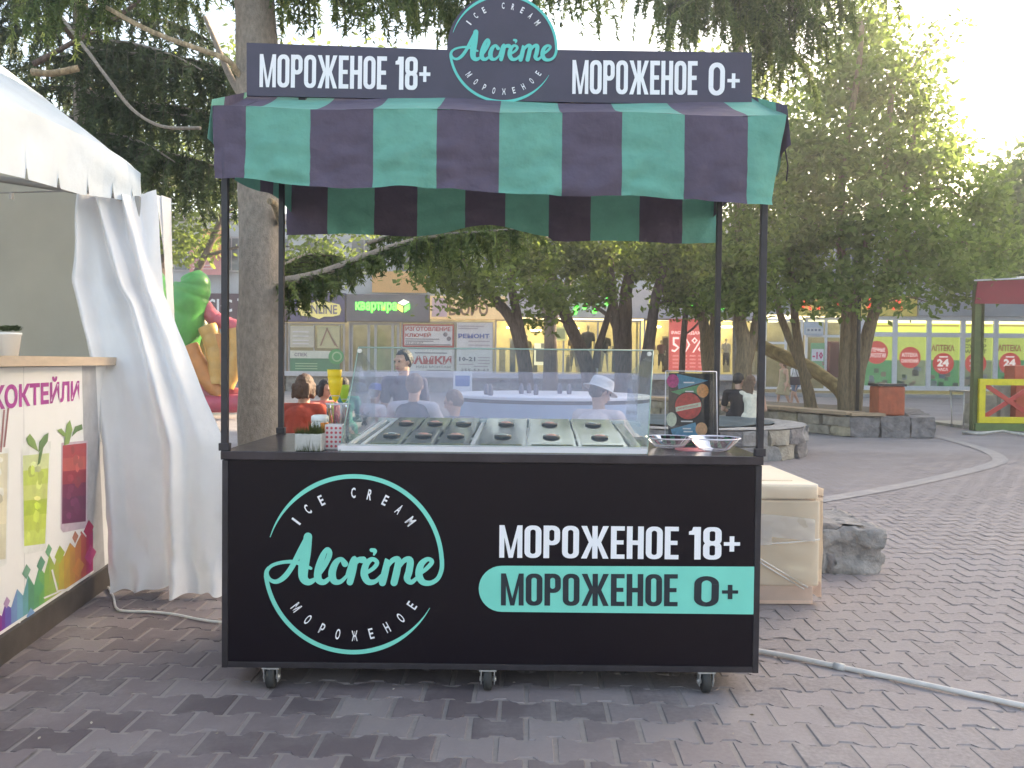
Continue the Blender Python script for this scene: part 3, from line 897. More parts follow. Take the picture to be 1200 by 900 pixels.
# menu card in an acrylic stand
ms = thing('menu_stand', 'clear acrylic stand holding dark ice cream menu card with round red badge', 'menu stand', at(809, 520, 3.78) * 1)
ms.location.z = cz()
MY = 3.78
def mp(px, py, lift=0.0): return on_plane(px, py, (0, MY - lift, 0), PN)
q = [mp(779, 521), mp(840.5, 522), mp(839.5, 435.5), mp(780, 434.5)]
for v in q[:2]: v.z = cz()
m_ = MB(); m_.prism([v + Vector((0, -.004, 0)) for v in q], (0, .003, 0)); part('acrylic_sheet', m_, M_GLASS, ms)
m_ = MB()
for i in (1, 2, 3): m_.tube([q[i] + Vector((0, -.0025, 0)), q[(i + 1) % 4] + Vector((0, -.0025, 0))], .0022, 6)
part('acrylic_edge', m_, mat('acrylic_edge', (.75, .72, .80), .2), ms)
m_ = MB(); m_.box(q[0].x, MY - .03, cz(), q[1].x, MY + .06, cz() + .003); part('stand_foot', m_, M_GLASS, ms)
m_ = MB(); m_.prism([mp(783, 519.5), mp(836, 520.5), mp(835.5, 438), mp(784, 437)], (0, .002, 0))
card = part('menu_card', m_, mat('menu_card_print', (.045, .035, .05), .4, .4, 40), ms)
def cpoly(pts, m, lift, name):
    mb = MB(); mb.poly([mp(x, y, lift) for x, y in pts]); return part(name, mb, m, card)
def disc(cx, cy, rx, ry, n=24): return [(cx + rx * math.cos(2 * math.pi * k / n), cy + ry * math.sin(2 * math.pi * k / n)) for k in range(n)]
cb = mat('print_blue', (.14, .36, .55), .4, .15, 60); cg = mat('print_green', (.12, .38, .20), .4, .15, 60)
cr_ = mat('print_red', (.62, .09, .09), .4, .2, 60); cm = mat('print_magenta', (.62, .07, .30), .4, .25, 90); co = mat('print_orange', (.75, .36, .16), .4, .25, 90)
cw = mat('print_cream', (.72, .72, .62), .4, .12, 90); cpch = mat('print_peach', (.72, .42, .25), .4, .15, 90)
cpoly([(793, 438), (830, 446), (795, 456)], cb, .001, 'printed_cone')
cpoly([(823, 450), (786, 459), (800, 464), (824, 462)], cg, .0012, 'printed_cone')
cpoly([(786, 503), (815, 495), (818, 510), (790, 516)], cb, .0012, 'printed_cone')
cpoly(disc(788.5, 446.5, 7, 8), cm, .0018, 'printed_scoop'); cpoly(disc(823.5, 458, 7, 8), co, .0018, 'printed_scoop')
cpoly(disc(787, 491.5, 6, 8.5), cw, .0018, 'printed_scoop'); cpoly(disc(822, 503, 7, 8), cpch, .0018, 'printed_scoop')
cpoly(disc(807, 476, 17.2, 17.2), M_DARKT, .002, 'badge_rim'); cpoly(disc(806.5, 475.8, 15.6, 15.6), cr_, .0026, 'badge')
cpoly([(791.6, 477), (821.2, 471.3), (821.6, 476.5), (792, 482.6)], cw, .0032, 'badge_band')
mb = MB(); a_, c_ = mp(795, 480.2, .0038), mp(818.5, 475.6, .0038); xd = (c_ - a_).normalized()
text_mb('МОРОЖЕНОЕ', a_, xd, Vector((-xd.z, 0, xd.x)), (c_ - a_).length, .008, .01, 1, mb=mb); part('badge_lettering', mb, cr_, card)
mb = MB()
for (x, y, w) in ((801, 449, 13), (803, 459.5, 10), (798, 494.5, 14), (800, 503, 10), (801, 506.5, 11)):
    a_ = mp(x, y, .003); mb.box(a_.x, a_.y - .0003, a_.z, a_.x + w * .0037, a_.y, a_.z + .006)
part('printed_lines', mb, M_WHITE, card)

# two clear plastic bowls
M_PLAST = glass_mat('clear_plastic', (.97, .96, .98), 1.4, (.88, .82, .94), .16)
M_PRIM = mat('plastic_rim', (.86, .82, .92), .25, alpha=.85)
for (px_, py_, Y_, lab) in ((784, 512.5, 3.62, 'clear plastic bowl on the counter tucked against the glass screen'), (837, 513, 3.50, 'clear plastic bowl on the counter close to the front right post')):
    c_ = at(px_, py_, Y_); zt = c_.z; r_ = 30.5 * Y_ / FPX
    bo = thing('plastic_bowl', lab, 'bowl', (c_.x, c_.y, cz()), 'clear plastic bowls on the counter')
    h = zt - cz()
    m_ = MB(); m_.lathe([(.001, .002), (r_ * .5, .002), (r_ * .62, .008), (r_ * .96, h), ], (c_.x, c_.y, cz()), 32); part('bowl_wall', m_, M_PLAST, bo)
    m_ = MB(); m_.lathe([(r_ * .95, h - .003), (r_, h - .002), (r_ * 1.01, h + .002), (r_ * .96, h + .003), (r_ * .95, h - .003)], (c_.x, c_.y, cz()), 36); part('bowl_rim', m_, M_PRIM, bo)
# menu badge reflected in the glossy counter, painted as a flat red disc
cc = on_plane(812, 527, (0, 0, cz()), Vector((0, 0, 1)))
m_ = MB(); m_.lathe([(.0, .0012), (.075, .0012), (.075, .0002)], (cc.x, cc.y, cz()), 28); solo('badge_reflection', m_, mat('reflection_red', (.62, .20, .22), .5, .25, 30), 'round pink and red disc painting the menu badge reflected in the counter', 'painted_reflection', (cc.x, cc.y, cz()))

# left end: grass planter, sauce jar, perforated box, cutlery jar, cups
c_ = on_plane(361, 529, (0, 0, cz()), Vector((0, 0, 1)))
gp = thing('grass_planter', 'low frosted trough of grass standing on the counter by left post', 'planter', (c_.x, c_.y, cz()))
m_ = MB(); m_.box(c_.x - .052, c_.y, cz(), c_.x + .052, c_.y + .07, cz() + .068, .004); part('trough', m_, mat('frosted_plastic', (.42, .42, .40), .5, .2, 20), gp)
gv = []
for k in range(420):
    bx = c_.x + random.uniform(-.05, .05); by = c_.y - .002 + random.uniform(-.006, .07); bz = cz() + (.0 if by < c_.y else .066)
    ln = random.uniform(.02, .06) * (1.0 if bx > c_.x else .55); dx, dy = random.uniform(-.015, .015), random.uniform(-.012, .004)
    gv.append([(bx - .001, by, bz), (bx + .001, by, bz), (bx + dx, by + dy, bz + ln)])
o_ = link_mesh('grass_blades', np_polys('grass_blades', np.array(gv), 3, rng.random(len(gv)), wloc(gp)), leaf_mat('planter_grass', (.03, .045, .012), (.12, .14, .05)), gp); o_['kind'] = 'stuff'
jc = on_plane(375, 523, (0, 0, cz()), Vector((0, 0, 1)))
jr = thing('sauce_jar', 'white plastic jar with orange label on the counter beside the cups', 'jar', jc)
m_ = MB(); m_.lathe([(.0, 0), (.034, 0), (.036, .01), (.036, .095), (.03, .108), (.0, .108)], jc, 20); part('jar_body', m_, mat('white_plastic', (.78, .78, .76), .4), jr)
m_ = MB(); m_.lathe([(.031, .100), (.037, .104), (.036, .125), (.028, .13), (.0, .131)], jc, 20); part('jar_lid', m_, mat('white_plastic', (.78, .78, .76), .4), jr)
m_ = MB()
for k in range(8):
    a0, a1 = R(-75 + 9 * k), R(-66 + 9 * k)
    m_.poly([jc + Vector((.0365 * math.cos(a), .0365 * math.sin(a), z)) for a, z in ((a0, .05), (a1, .05), (a1, .1), (a0, .1))])
part('jar_label', m_, mat('orange_label', (.8, .28, .05), .5), jr)
xc = on_plane(391, 527, (0, 0, cz()), Vector((0, 0, 1)))
pb = thing('perforated_box', 'small white perforated holder with red dots beside sauce jar', 'holder', xc)
m_ = MB(); m_.box(xc.x - .036, xc.y, cz(), xc.x + .036, xc.y + .06, cz() + .1, .003); part('box_body', m_, mat('pale_plastic', (.62, .56, .56), .45), pb)
dots = MB()
for i in range(4):
    for j in range(5):
        q = Vector((xc.x - .026 + i * .0173, xc.y - .0008, cz() + .014 + j * .018)); dots.poly([q + Vector((.0055 * math.cos(a), 0, .0055 * math.sin(a))) for a in [2 * math.pi * k / 8 for k in range(8)]])
part('red_dot_pattern', dots, mat('dot_red', (.55, .08, .10), .5), pb)
tj = on_plane(396, 519, (0, 0, cz()), Vector((0, 0, 1)))
tj_ = thing('straw_jar', 'tall clear jar of straws and spoons behind the perforated holder', 'jar', tj)
m_ = MB(); m_.lathe([(.0, .003), (.045, .003), (.05, .165), (.052, .168)], tj, 24); part('jar_glass', m_, M_PLAST, tj_)
m_ = MB(); m_.lathe([(.0495, .165), (.053, .167), (.0535, .171), (.049, .171)], tj, 24); part('jar_rim', m_, M_PRIM, tj_)
for k, c3 in enumerate(((.70, .12, .12), (.85, .85, .85), (.62, .7, .12), (.8, .45, .1), (.75, .2, .3), (.85, .85, .85))):
    a_ = k * 1.05; m_ = MB(); m_.tube([tj + Vector((.02 * math.cos(a_), .02 * math.sin(a_), .006)), tj + Vector((.04 * math.cos(a_ + .4), .04 * math.sin(a_ + .4), .15 + .012 * (k % 3)))], .0055, 8)
    part('straw', m_, mat('straw_%d' % k, c3, .4), tj_)
# yellow cone cups nested on a wire holder; lime cups behind
def cup_stack(px_, ytop, ybot, hw, Y_, n, m_cup, lab):
    c0, c1 = at(px_, ybot, Y_), at(px_, ytop, Y_)
    st = thing('cone_cups', lab, 'cups', (c0.x, Y_, cz()), 'cone cups on wire holders')
    L = c1.z - c0.z; r_ = hw * Y_ / FPX
    for k in range(n):
        zb = c0.z + L * .24 * (n - 1 - k); zt = zb + L * (1 - .24 * (n - 1))
        prof = [(r_ * .10, 0), (r_ * .42, .12), (r_ * .72, .38), (r_ * .93, .72), (r_, 1.0), (r_ * .95, 1.0)]
        m_ = MB(); m_.lathe([(a, zb - c0.z + b * (zt - zb)) for a, b in prof], (c0.x + (k - 1) * .004, Y_, c0.z), 20); part('cup', m_, m_cup, st)
    m_ = MB()
    m_.tube([(c0.x, Y_, cz()), (c0.x, Y_, c0.z + .01)], .0025, 6); m_.lathe([(r_ * .62, .0), (r_ * .66, .002), (r_ * .62, .004), (r_ * .6, .002), (r_ * .62, 0)], (c0.x, Y_, c0.z + L * .18), 16)
    m_.tube([(c0.x - r_ * .6, Y_, c0.z + L * .18), (c0.x, Y_, c0.z), (c0.x + r_ * .6, Y_, c0.z + L * .18)], .002, 6)
    m_.lathe([(0, .003), (.035, .003), (.035, 0)], (c0.x, Y_, cz()), 16)
    part('wire_holder', m_, M_STEEL, st)
cup_stack(393, 433, 471, 8.6, 3.72, 2, mat('yellow_paper_cup', (.85, .58, .02), .45, .05, 30), 'stack of bright yellow cone cups on a wire holder by the glass')
cup_stack(404, 451, 472, 6.5, 3.86, 1, mat('lime_paper_cup', (.42, .62, .06), .45, .05, 30), 'lime green cone cup on a wire holder behind the yellow cups')
# ================================================================== COCKTAIL TENT (left)
M_PVC = mat('white_tent_pvc', (.66, .71, .75), .5, .06, 3, .35, 9, trans=.10)
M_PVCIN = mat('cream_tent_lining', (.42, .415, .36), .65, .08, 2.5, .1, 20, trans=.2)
M_DRAPE = mat('white_drape_pvc', (.85, .845, .86), .42, .05, 4, .10, 22, trans=.12)
tent = thing('market_tent', 'white canvas market tent with gathered side drape left of the cart', 'tent', (-2.4, 4.6, 0))
C5 = 5.05                                                # depth of the tent's far corner
corner = at(164, 206, C5)
def roof_low(t):
    """eave from the far corner towards and past the camera side"""
    pts = [(166, 236, C5), (150, 235.5, 4.95), (120, 231, 4.8), (95, 228, 4.65), (60, 218, 4.45), (30, 209.5, 4.25), (0, 202.5, 4.08), (-140, 168, 3.5), (-420, 110, 2.8)]
    return at(*pts[t])
def roof_mid(t):
    pts = [(165, 204, C5 - .02), (148, 190, 5.0), (120, 172, 4.85), (95, 158, 4.7), (60, 142, 4.5), (30, 128, 4.3), (0, 114, 4.12), (-140, 50, 3.55), (-420, -60, 2.85)]
    return at(*pts[t])
def roof_top(t):
    pts = [(165, 203, C5), (140, 184, 5.12), (112, 162, 5.22), (88, 143, 5.32), (60, 121, 5.42), (30, 98, 5.55), (0, 75, 5.7), (-140, -34, 6.2), (-420, -250, 6.6)]
    return at(*pts[t])
m_ = MB(); m_.sm = True
def lerp_rows(f0, f1, notch=False):
    def fn(u, v):
        k = u * 8; i = min(int(k), 7); f = k - i
        a = f0(i).lerp(f0(i + 1), f); b_ = f1(i).lerp(f1(i + 1), f)
        p = a.lerp(b_, v)
        w = noise.noise(Vector((p.x * 5, p.y * 2.2, p.z * 2.5))) * .034 + noise.noise(Vector((p.x * 14, p.y * 9, p.z * 3))) * .014
        if notch and v > .5:
            for u0 in (.085, .20, .335, .47, .62): p.z += .075 * (v - .5) * 2 * max(0, 1 - abs(u - u0) / .007)
        return p + Vector((w, -w * .6, 0)) * math.sin(math.pi * min(1, v * 1.1 + .05))
    return fn
m_.grid(lerp_rows(roof_top, roof_mid), 48, 14); part('roof', m_, M_PVC, tent)
m_ = MB(); m_.sm = True
m_.grid(lerp_rows(roof_mid, roof_low, True), 220, 10); part('valance', m_, M_PVC, tent)
m_ = MB(); m_.box(-2.235, 5.0, 0, -2.185, 5.05, 2.24, .004); m_.tube([(-2.2, 5.02, 2.22), (-4.9, 5.02, 2.6)], .02, 8)
m_.tube([at(-20, 226.5, 4.3), at(80, 224, 4.7), at(150, 232, C5)], .004, 6); h_ = at(13, 229, 4.33); m_.box(h_.x - .005, h_.y - .01, h_.z - .02, h_.x + .008, h_.y + .01, h_.z + .012)
part('tent_frame', m_, mat('tent_pole', (.35, .33, .31), .4, metal=.3), tent)
m_ = MB(); m_.sm = True
m_.grid(lambda u, v: (-2.42 - 3.2 * u, 5.5 + .03 * math.sin(u * 30), .02 + (2.40 + .8 * u) * v), 60, 4)
part('far_wall', m_, M_PVCIN, tent)
m_ = MB(); m_.poly([(-5.4, 1.5, 0), (-5.4, 6, 0), (-5.4, 6, 3), (-5.4, 1.5, 3)]); part('rear_wall', m_, M_PVCIN, tent)
# gathered drape tied at the corner, pulled out towards the cart
def drape(u, v):
    topx = 92 + 91 * u; boty = 698 + 26 * math.sin(u * 3.0) - 8 * u
    ptop = at(topx, 222 + 10 * math.sin(u * math.pi), 4.92 + .12 * u)
    waist = at(86 + 106 * u, 330 + 14 * u, 4.86 + .14 * u)
    low = at(130 + 140 * u, boty, 4.62 + .0 * u)
    low.z = max(low.z, .012 + .02 * math.sin(u * 17) ** 2)
    mid = at(122 + 140 * u ** 1.05, 525 - 8 * u, 4.74 + .02 * u)
    if v < .24: p = ptop.lerp(waist, v / .24)
    elif v < .63: t = (v - .24) / .39; p = waist.lerp(mid, t); p.x += .02 * math.sin(t * math.pi) * (1 - u)
    else: p = mid.lerp(low, (v - .63) / .37)
    g_ = lambda c, w: math.exp(-((u - c) / w) ** 2)
    cA = .30 + .36 * min(1, v / .28) - .14 * max(0, v - .28); cB = .62 + .26 * min(1, v / .26) - .22 * max(0, v - .26)
    sharp = 1 - .15 * v
    out = .10 * g_(cA, .075) * sharp + .09 * g_(cB, .06) * max(0, 1 - v * 1.5) + .05 * g_(.06, .06) + .06 * g_(.86 - .1 * v, .16) * v
    out -= .06 * g_(cA - .14, .07) * sharp + .05 * g_(cB - .12, .06) * (1 - v) + .035 * g_(.32, .16) * v
    out += .010 * math.sin(u * 22 + 2 * v) * (1 - v)
    p.y -= out; p.x += .10 * out
    s_ = noise.noise(Vector((u * 6, v * 9, 2.0))) * .012 + noise.noise(Vector((u * 16, v * 20, 5.0))) * .003 + (.02 * abs(noise.noise(Vector((u * 9, v * 16, 8)))) if v > .82 else 0)
    p.y += s_; p.x += s_ * .5
    if v > .9: p.y += (v - .9) * .5 * math.sin(u * 19)
    return p
m_ = MB(); m_.sm = True; m_.grid(drape, 110, 90)
part('drape', m_, M_DRAPE, tent)
m_ = MB(); m_.sm = True
def drape2(u, v):
    a = at(183, 228, 5.16).lerp(at(200, 232, 5.3), u); c = at(199, 395, 5.1).lerp(at(206, 380, 5.3), u); p = a.lerp(c, v)
    p.y += .03 * math.sin(u * 9 + v * 3); return p
m_.grid(drape2, 12, 14); part('drape_end', m_, M_DRAPE, tent)

# ------------------------------------------------------------------ cocktail bar counter
M_BOARD = mat('white_print_board', (.80, .81, .82), .35, .03, 4)
bar = thing('cocktail_bar', 'white cocktail bar counter printed with drinks and rainbow diamonds', 'bar counter', (-2.3, 4.2, 0))
P0, P1 = Vector((-2.08, 3.0, 0)), Vector((-2.296, 4.86, 0))
pd = (P1 - P0).normalized(); pn = Vector((pd.y, -pd.x, 0))       # pn points towards the cart side
BZ = 1.248
def bp_(px, py, lift=.003): return on_plane(px, py, P0 + pn * lift, pn)
m_ = MB()
back = -pn * .45
S0 = P0 - pd * 1.2
m_.prism([S0 + Vector((0, 0, .12)), P1 + Vector((0, 0, .12)), P1 + Vector((0, 0, BZ)), S0 + Vector((0, 0, BZ))], back)
board = part('print_board', m_, M_BOARD, bar)
# rounded end turning away
m_ = MB(); m_.sm = True
def endp(u, v):
    a = u * math.pi / 2; c = P1 - pn * .16
    q = c + pn * .16 * math.cos(a) + pd * .16 * math.sin(a); q.z = .12 + (BZ - .12) * v; return q
m_.grid(endp, 8, 2); part('rounded_end', m_, M_BOARD, bar)
m_ = MB(); m_.prism([S0 + pn * .02, P1 + pn * .02 + pd * .12, P1 - pn * .3 + pd * .12, S0 - pn * .3], (0, 0, .118)); part('plinth', m_, mat('dark_plinth', (.06, .052, .05), .6, .3, 12), bar)
m_ = MB(); m_.prism([S0 + pn * .05 + Vector((0, 0, BZ + .004)), P1 + pn * .05 + pd * .2 + Vector((0, 0, BZ + .004)), P1 - pn * .5 + pd * .2 + Vector((0, 0, BZ + .004)), S0 - pn * .5 + Vector((0, 0, BZ + .004))], (0, 0, .045))
part('wooden_top', m_, mat('pale_wood', (.58, .46, .35), .5, .12, 4, .05, 40, stretch=(6, 1, 6)), bar)
def bpoly(pts, m, lift, name='print'):
    mb = MB(); mb.poly([bp_(x, y, lift * .3) for x, y in pts]); return part(name, mb, m, board)
def flat(n, c): return mat('ink_' + n, c, .4, .12, 12)
MAG = flat('magenta', (.42, .05, .30))
# heading
a_, c_ = bp_(-9, 477.5, .0016), bp_(93, 469, .0016); xd = pd
mb = MB(); hgt = (bp_(40, 450, .004) - bp_(40, 476, .004)).z
wid = (c_ - a_).dot(pd)
text_mb('КОКТЕЙЛИ', Vector((a_.x, a_.y, bp_(40, 475.5, .004).z)), pd, (0, 0, 1), wid, hgt * 1.28, .035, 3, mb=mb); part('heading_lettering', mb, MAG, board)
m_ = MB(); q0, q1 = bp_(27.5, 430, .0006), bp_(28.2, 690, .0006); m_.poly([q0, q0 + pd * .004, Vector((q0.x, q0.y, .2)) + pd * .004, Vector((q0.x, q0.y, .2))]); part('board_joint', m_, flat('joint', (.5, .52, .56)), board)
# glasses
def tall_glass(x0t, x1t, yt, x0b, x1b, yb, ins, cols, rim):
    bpoly([(x0t, yt), (x0b, yb - 4), (x0b + 3, yb), (x1b - 3, yb - 5), (x1b, yb - 8), (x1t, yt - 3)], rim, .004, 'printed_glass')
    n = len(cols)
    for k, c in enumerate(cols):
        t0, t1 = k / n, (k + 1) / n
        def e(t, s):
            y = yt + ins + (yb - 10 - yt - ins) * t
            f = (y - yt) / (yb - yt)
            return ((x0t + (x0b - x0t) * f + 1.6, y) if s == 0 else (x1t + (x1b - x1t) * f - 1.6, y - 3))
        bpoly([e(t0, 0), e(t1, 0), e(t1, 1), e(t0, 1)], c, .005 + .0004 * (k % 3), 'printed_drink')
    rr = random.Random(int(x0t * 7 + yt))
    for q in range(16):
        t = rr.uniform(.04, .93); a_, c_ = e(t, 0), e(t, 1); s = rr.uniform(.22, .78); cx, cy = a_[0] + (c_[0] - a_[0]) * s, a_[1] + (c_[1] - a_[1]) * s
        k = min(n - 1, int(t * n)); base = cols[k].node_tree.nodes['Principled BSDF'].inputs['Base Color'].default_value; f = rr.choice((.72, .85, 1.2, 1.45))
        rx, ry = rr.uniform(2.5, 5.5), rr.uniform(3.5, 9)
        m2 = mat('ink_ice_%d_%d' % (int(x0t), q), tuple(min(.8, v * f + .01) for v in base[:3]), .4, .15, 14)
        bpoly([(cx + rx * math.cos(R(60 * j + 20)) * rr.uniform(.7, 1), cy + ry * math.sin(R(60 * j + 20)) * rr.uniform(.7, 1)) for j in range(6)], m2, .0066 + .0002 * q, 'printed_ice')
gl = flat('glass_grey', (.74, .77, .77))
tall_glass(25, 60, 520, 27, 54, 650, 14, [flat('lime1', (.58, .66, .34)), flat('lime2', (.50, .62, .12)), flat('lime3', (.56, .64, .20)), flat('lime4', (.42, .56, .06)), flat('lime5', (.52, .64, .10)), flat('lime6', (.55, .68, .14))], gl)
tall_glass(72, 103, 519, 71, 102, 624, 3, [flat('red1', (.38, .05, .06)), flat('red2', (.45, .09, .08)), flat('red3', (.28, .03, .05)), flat('wine1', (.16, .02, .07)), flat('wine2', (.12, .015, .07)), flat('wine3', (.14, .02, .08))], flat('jar_violet', (.52, .42, .50)))
tall_glass(-22, 11, 528, -20, 8, 668, 6, [flat('cream1', (.66, .63, .50)), flat('cream2', (.70, .66, .50)), flat('cream3', (.62, .60, .46))], gl)
lf = flat('mint', (.22, .34, .10)); lf2 = flat('mint_dark', (.12, .22, .08))
for P, m2 in (([(33, 521), (31, 514), (35, 508), (41, 516), (45, 529), (37, 524)], lf), ([(45, 530), (46, 518), (52, 510), (57, 507), (56, 517), (50, 526)], lf2), ([(67, 504), (72, 502), (80, 512), (74, 511)], lf),
              ([(75, 522), (78, 498), (82, 492), (85, 503), (81, 520)], lf), ([(84, 512), (88, 500), (96, 497), (97, 503), (90, 506)], lf2), ([(44, 545), (47, 543), (51, 524), (46, 530)], lf2)):
    bpoly(P, m2, .0105, 'printed_mint')
for P in ([(93, 520), (96, 520), (99.5, 481), (97, 470)], [(97, 500), (99, 500), (106, 464), (104, 466)]): pass
mb = MB()
for P in ([(4, 480), (6, 480), (2, 530), (0, 530)], [(9, 478), (11, 478), (6, 524), (4, 524)]): mb.poly([bp_(x, y, .0022) for x, y in P])
part('printed_straw', mb, flat('straw', (.35, .15, .16)), board)
# two dark straws printed round the curved end
mb = MB()
for (y0_, z0_, y1_, z1_) in ((.03, .80, .06, 1.06), (.06, .88, .15, 1.04)):
    c = P1 - pn * .16
    def ep(s): a = s / .16; return c + pn * .163 * math.cos(a) + pd * .163 * math.sin(a)
    mb.tube([ep(y0_) + Vector((0, 0, z0_)), ep((y0_ + y1_) / 2) + Vector((0, 0, (z0_ + z1_) / 2)), ep(y1_) + Vector((0, 0, z1_))], .004, 6)
part('printed_straw', mb, flat('straw_dark', (.06, .05, .10)), bar)
# rainbow diamonds
cols = [((-4, 760), (.16, .01, .10)), ((6, 740), (.22, .02, .22)), ((16, 735), (.13, .04, .33)), ((28, 718), (.15, .30, .52)), ((38, 700), (.14, .36, .45)), ((50, 700), (.10, .30, .18)), ((52, 680), (.12, .38, .22)), ((64, 672), (.30, .46, .08)), ((66, 690), (.24, .42, .10)),
        ((78, 662), (.50, .44, .05)), ((84, 680), (.50, .34, .05)), ((92, 652), (.52, .24, .05)), ((100, 668), (.50, .14, .06)), ((104, 640), (.42, .03, .08)), ((112, 655), (.40, .02, .16)), ((114, 632), (.38, .03, .10)), ((120, 668), (.34, .02, .12))]
zb = .135
pts_top = [(-30, 790), (-8, 716), (2, 722), (6, 708), (13, 712), (20, 690), (27, 698), (33, 674), (40, 686), (46, 664), (52, 672), (58, 650), (64, 662), (69, 645), (75, 652), (82, 636), (88, 642), (95, 622), (101, 630), (104, 614), (109, 622)]
strips = [(.16, .01, .10), (.22, .02, .22), (.15, .03, .30), (.13, .10, .42), (.15, .26, .50), (.15, .34, .50), (.12, .34, .38), (.09, .30, .18), (.10, .34, .16), (.14, .40, .12), (.24, .42, .08), (.33, .44, .07), (.40, .42, .06), (.48, .38, .05), (.50, .30, .05), (.50, .24, .05), (.48, .17, .06), (.44, .08, .07), (.40, .03, .10), (.36, .02, .14)]
for k in range(len(pts_top) - 1):
    a_, b_ = bp_(*pts_top[k], .0010), bp_(*pts_top[k + 1], .0010)
    if b_.y > P1.y: b_ = Vector((P1.x, P1.y, b_.z)) + pn * .0010
    mb = MB(); mb.poly([Vector((a_.x, a_.y, zb)), Vector((b_.x, b_.y, zb)), b_, a_]); part('printed_diamond', mb, flat('band%d' % k, strips[k]), board)
for (x, y, w, h), c in (((8, 706, 4, 7), (.45, .30, .5)), ((31, 670, 5, 9), (.16, .34, .24)), ((48, 661, 5, 10), (.10, .30, .20)), ((70, 650, 6, 11), (.36, .46, .06)), ((57, 645, 4, 8), (.16, .40, .22)), ((88, 630, 4, 8), (.45, .18, .12)), ((104, 620, 6, 11), (.38, .02, .10)), ((36, 720, 5, 8), (.16, .30, .55)), ((46, 690, 6, 10), (.10, .36, .16)), ((62, 688, 7, 12), (.28, .44, .10)), ((92, 665, 7, 12), (.55, .22, .06)), ((106, 650, 7, 12), (.45, .05, .20))):
    bpoly([(x - w, y + w * .5), (x, y + h), (x + w, y - w * .5), (x, y - h)], flat('dia%d_%d' % (x, y), c), .0055, 'printed_diamond')
for P in ([(60, 668), (66, 692), (68, 691), (62, 667)], [(52, 702), (70, 694), (70, 692), (51, 700)], [(66, 692), (76, 690), (77, 692), (67, 694)], [(78, 690), (110, 668), (110, 670), (79, 693)], [(22, 730), (30, 740), (30, 737), (23, 727)], [(82, 630), (88, 640), (95, 626), (94, 624), (88, 637), (83, 627)]):
    mb = MB(); mb.poly([bp_(x, y, .0030) for x, y in P]); part('printed_outline', mb, flat('outline', (.78, .78, .78)), board)

bpoly([(96, 428), (99, 560), (104, 690), (124, 690), (118, 560), (112, 428)], flat('painted_end_shade', (.40, .41, .44)), .0025, 'painted_end_shade')  # grey overlay paints the drape's shade on the end of the board
# pot on the bar
pc = at(10, 417, 4.35); pc.z = BZ + .05
pt = thing('succulent_pot', 'white flower pot of succulents on the wooden bar top', 'potted plant', pc)
m_ = MB(); m_.lathe([(.0, 0), (.044, 0), (.058, .105), (.061, .106), (.061, .118), (.055, .118), (.053, .100), (.0, .100)], pc, 28); part('pot', m_, mat('white_ceramic', (.80, .80, .80), .35), pt)
sv = []; tt = []
for k in range(70):
    a_, r_ = random.uniform(0, 6.28), .05 * math.sqrt(random.random()); c = np.array([pc.x + r_ * math.cos(a_), pc.y + r_ * math.sin(a_), pc.z + .124 + random.uniform(0, .02)])
    for j in range(7):
        b_ = j * .9 + k; d_ = np.array([math.cos(b_), math.sin(b_), .55]) * random.uniform(.016, .028); w_ = np.array([-math.sin(b_), math.cos(b_), 0]) * .004
        sv.append([c - w_, c + d_ * .6 - w_ * 1.2, c + d_, c + d_ * .6 + w_ * 1.2]); tt.append(random.random())
link_mesh('succulents', np_polys('succulents', np.array(sv), 4, np.array(tt), wloc(pt)), leaf_mat('succulent', (.04, .07, .03), (.14, .20, .10), .15), pt)['kind'] = 'stuff'

# cable from the tent to the cart
cp = [gnd(*p, .009) for p in ((127, 688), (133, 700), (136, 712), (146, 716), (175, 717), (205, 720), (235, 726), (262, 729), (300, 726))]
cp = [Vector(c) for c in catmull([tuple(p) for p in cp], 6)]
m_ = MB(); m_.tube(cp, .0065, 8); solo('power_cable', m_, mat('white_cable', (.70, .69, .66), .4, .1, 20), 'white power cable running over pavers from tent to cart', 'cable', cp[0])
# hose on the right
hp = [gnd(*p, .014) for p in ((870, 760), (897, 764), (940, 772), (982, 781), (1060, 797), (1130, 812), (1200, 827), (1300, 846))]
hp = [Vector(c) for c in catmull([tuple(p) for p in hp], 6)]
hose = thing('water_hose', 'pale grey hose with a joint crossing the paving right of cart', 'hose', hp[0])
m_ = MB(); m_.tube(hp, .0108, 10); part('hose_pipe', m_, mat('pale_hose', (.60, .55, .52), .65, .12, 12), hose)
j0, j1 = gnd(977, 780, .014), gnd(990, 782.6, .014)
m_ = MB(); m_.tube([j0, j1], .0155, 10); part('hose_joint', m_, mat('hose_clip', (.5, .48, .47), .4, .2, 30), hose)
# ================================================================== WRAPPED CHEST, STONES, PLANTERS
M_CREAM = mat('cream_panel', (.92, .77, .61), .35, .06, 3, .03, 60)
M_PINKB = mat('pinkish_base', (.82, .60, .50), .4, .08, 6)
ch = thing('wrapped_chest', 'cream chest wrapped in clear stretch film behind the cart', 'chest', (1.3, 5.0, 0))
CX0, CX1, CY0, CY1 = .72, 1.668, 4.575, 5.42
m_ = MB(); m_.box(CX0, CY0, .10, CX1, CY1, .565, .012); part('chest_body', m_, M_CREAM, ch)
m_ = MB(); m_.box(CX0 + .005, CY0 + .006, .0, CX1 - .03, CY1 - .02, .0995, .006); part('chest_base', m_, M_PINKB, ch)
m_ = MB(); m_.box(CX0 - .002, CY0 - .006, .572, CX1 - .014, CY1, .655, .010)
m_.prism([(CX0 + .1, CY0 + .1, .6555), (CX1 - .12, CY0 + .1, .6555), (CX1 - .12, CY1 - .1, .6555), (CX0 + .1, CY1 - .1, .6555)], (0, 0, .006))
part('chest_lid', m_, M_CREAM, ch)
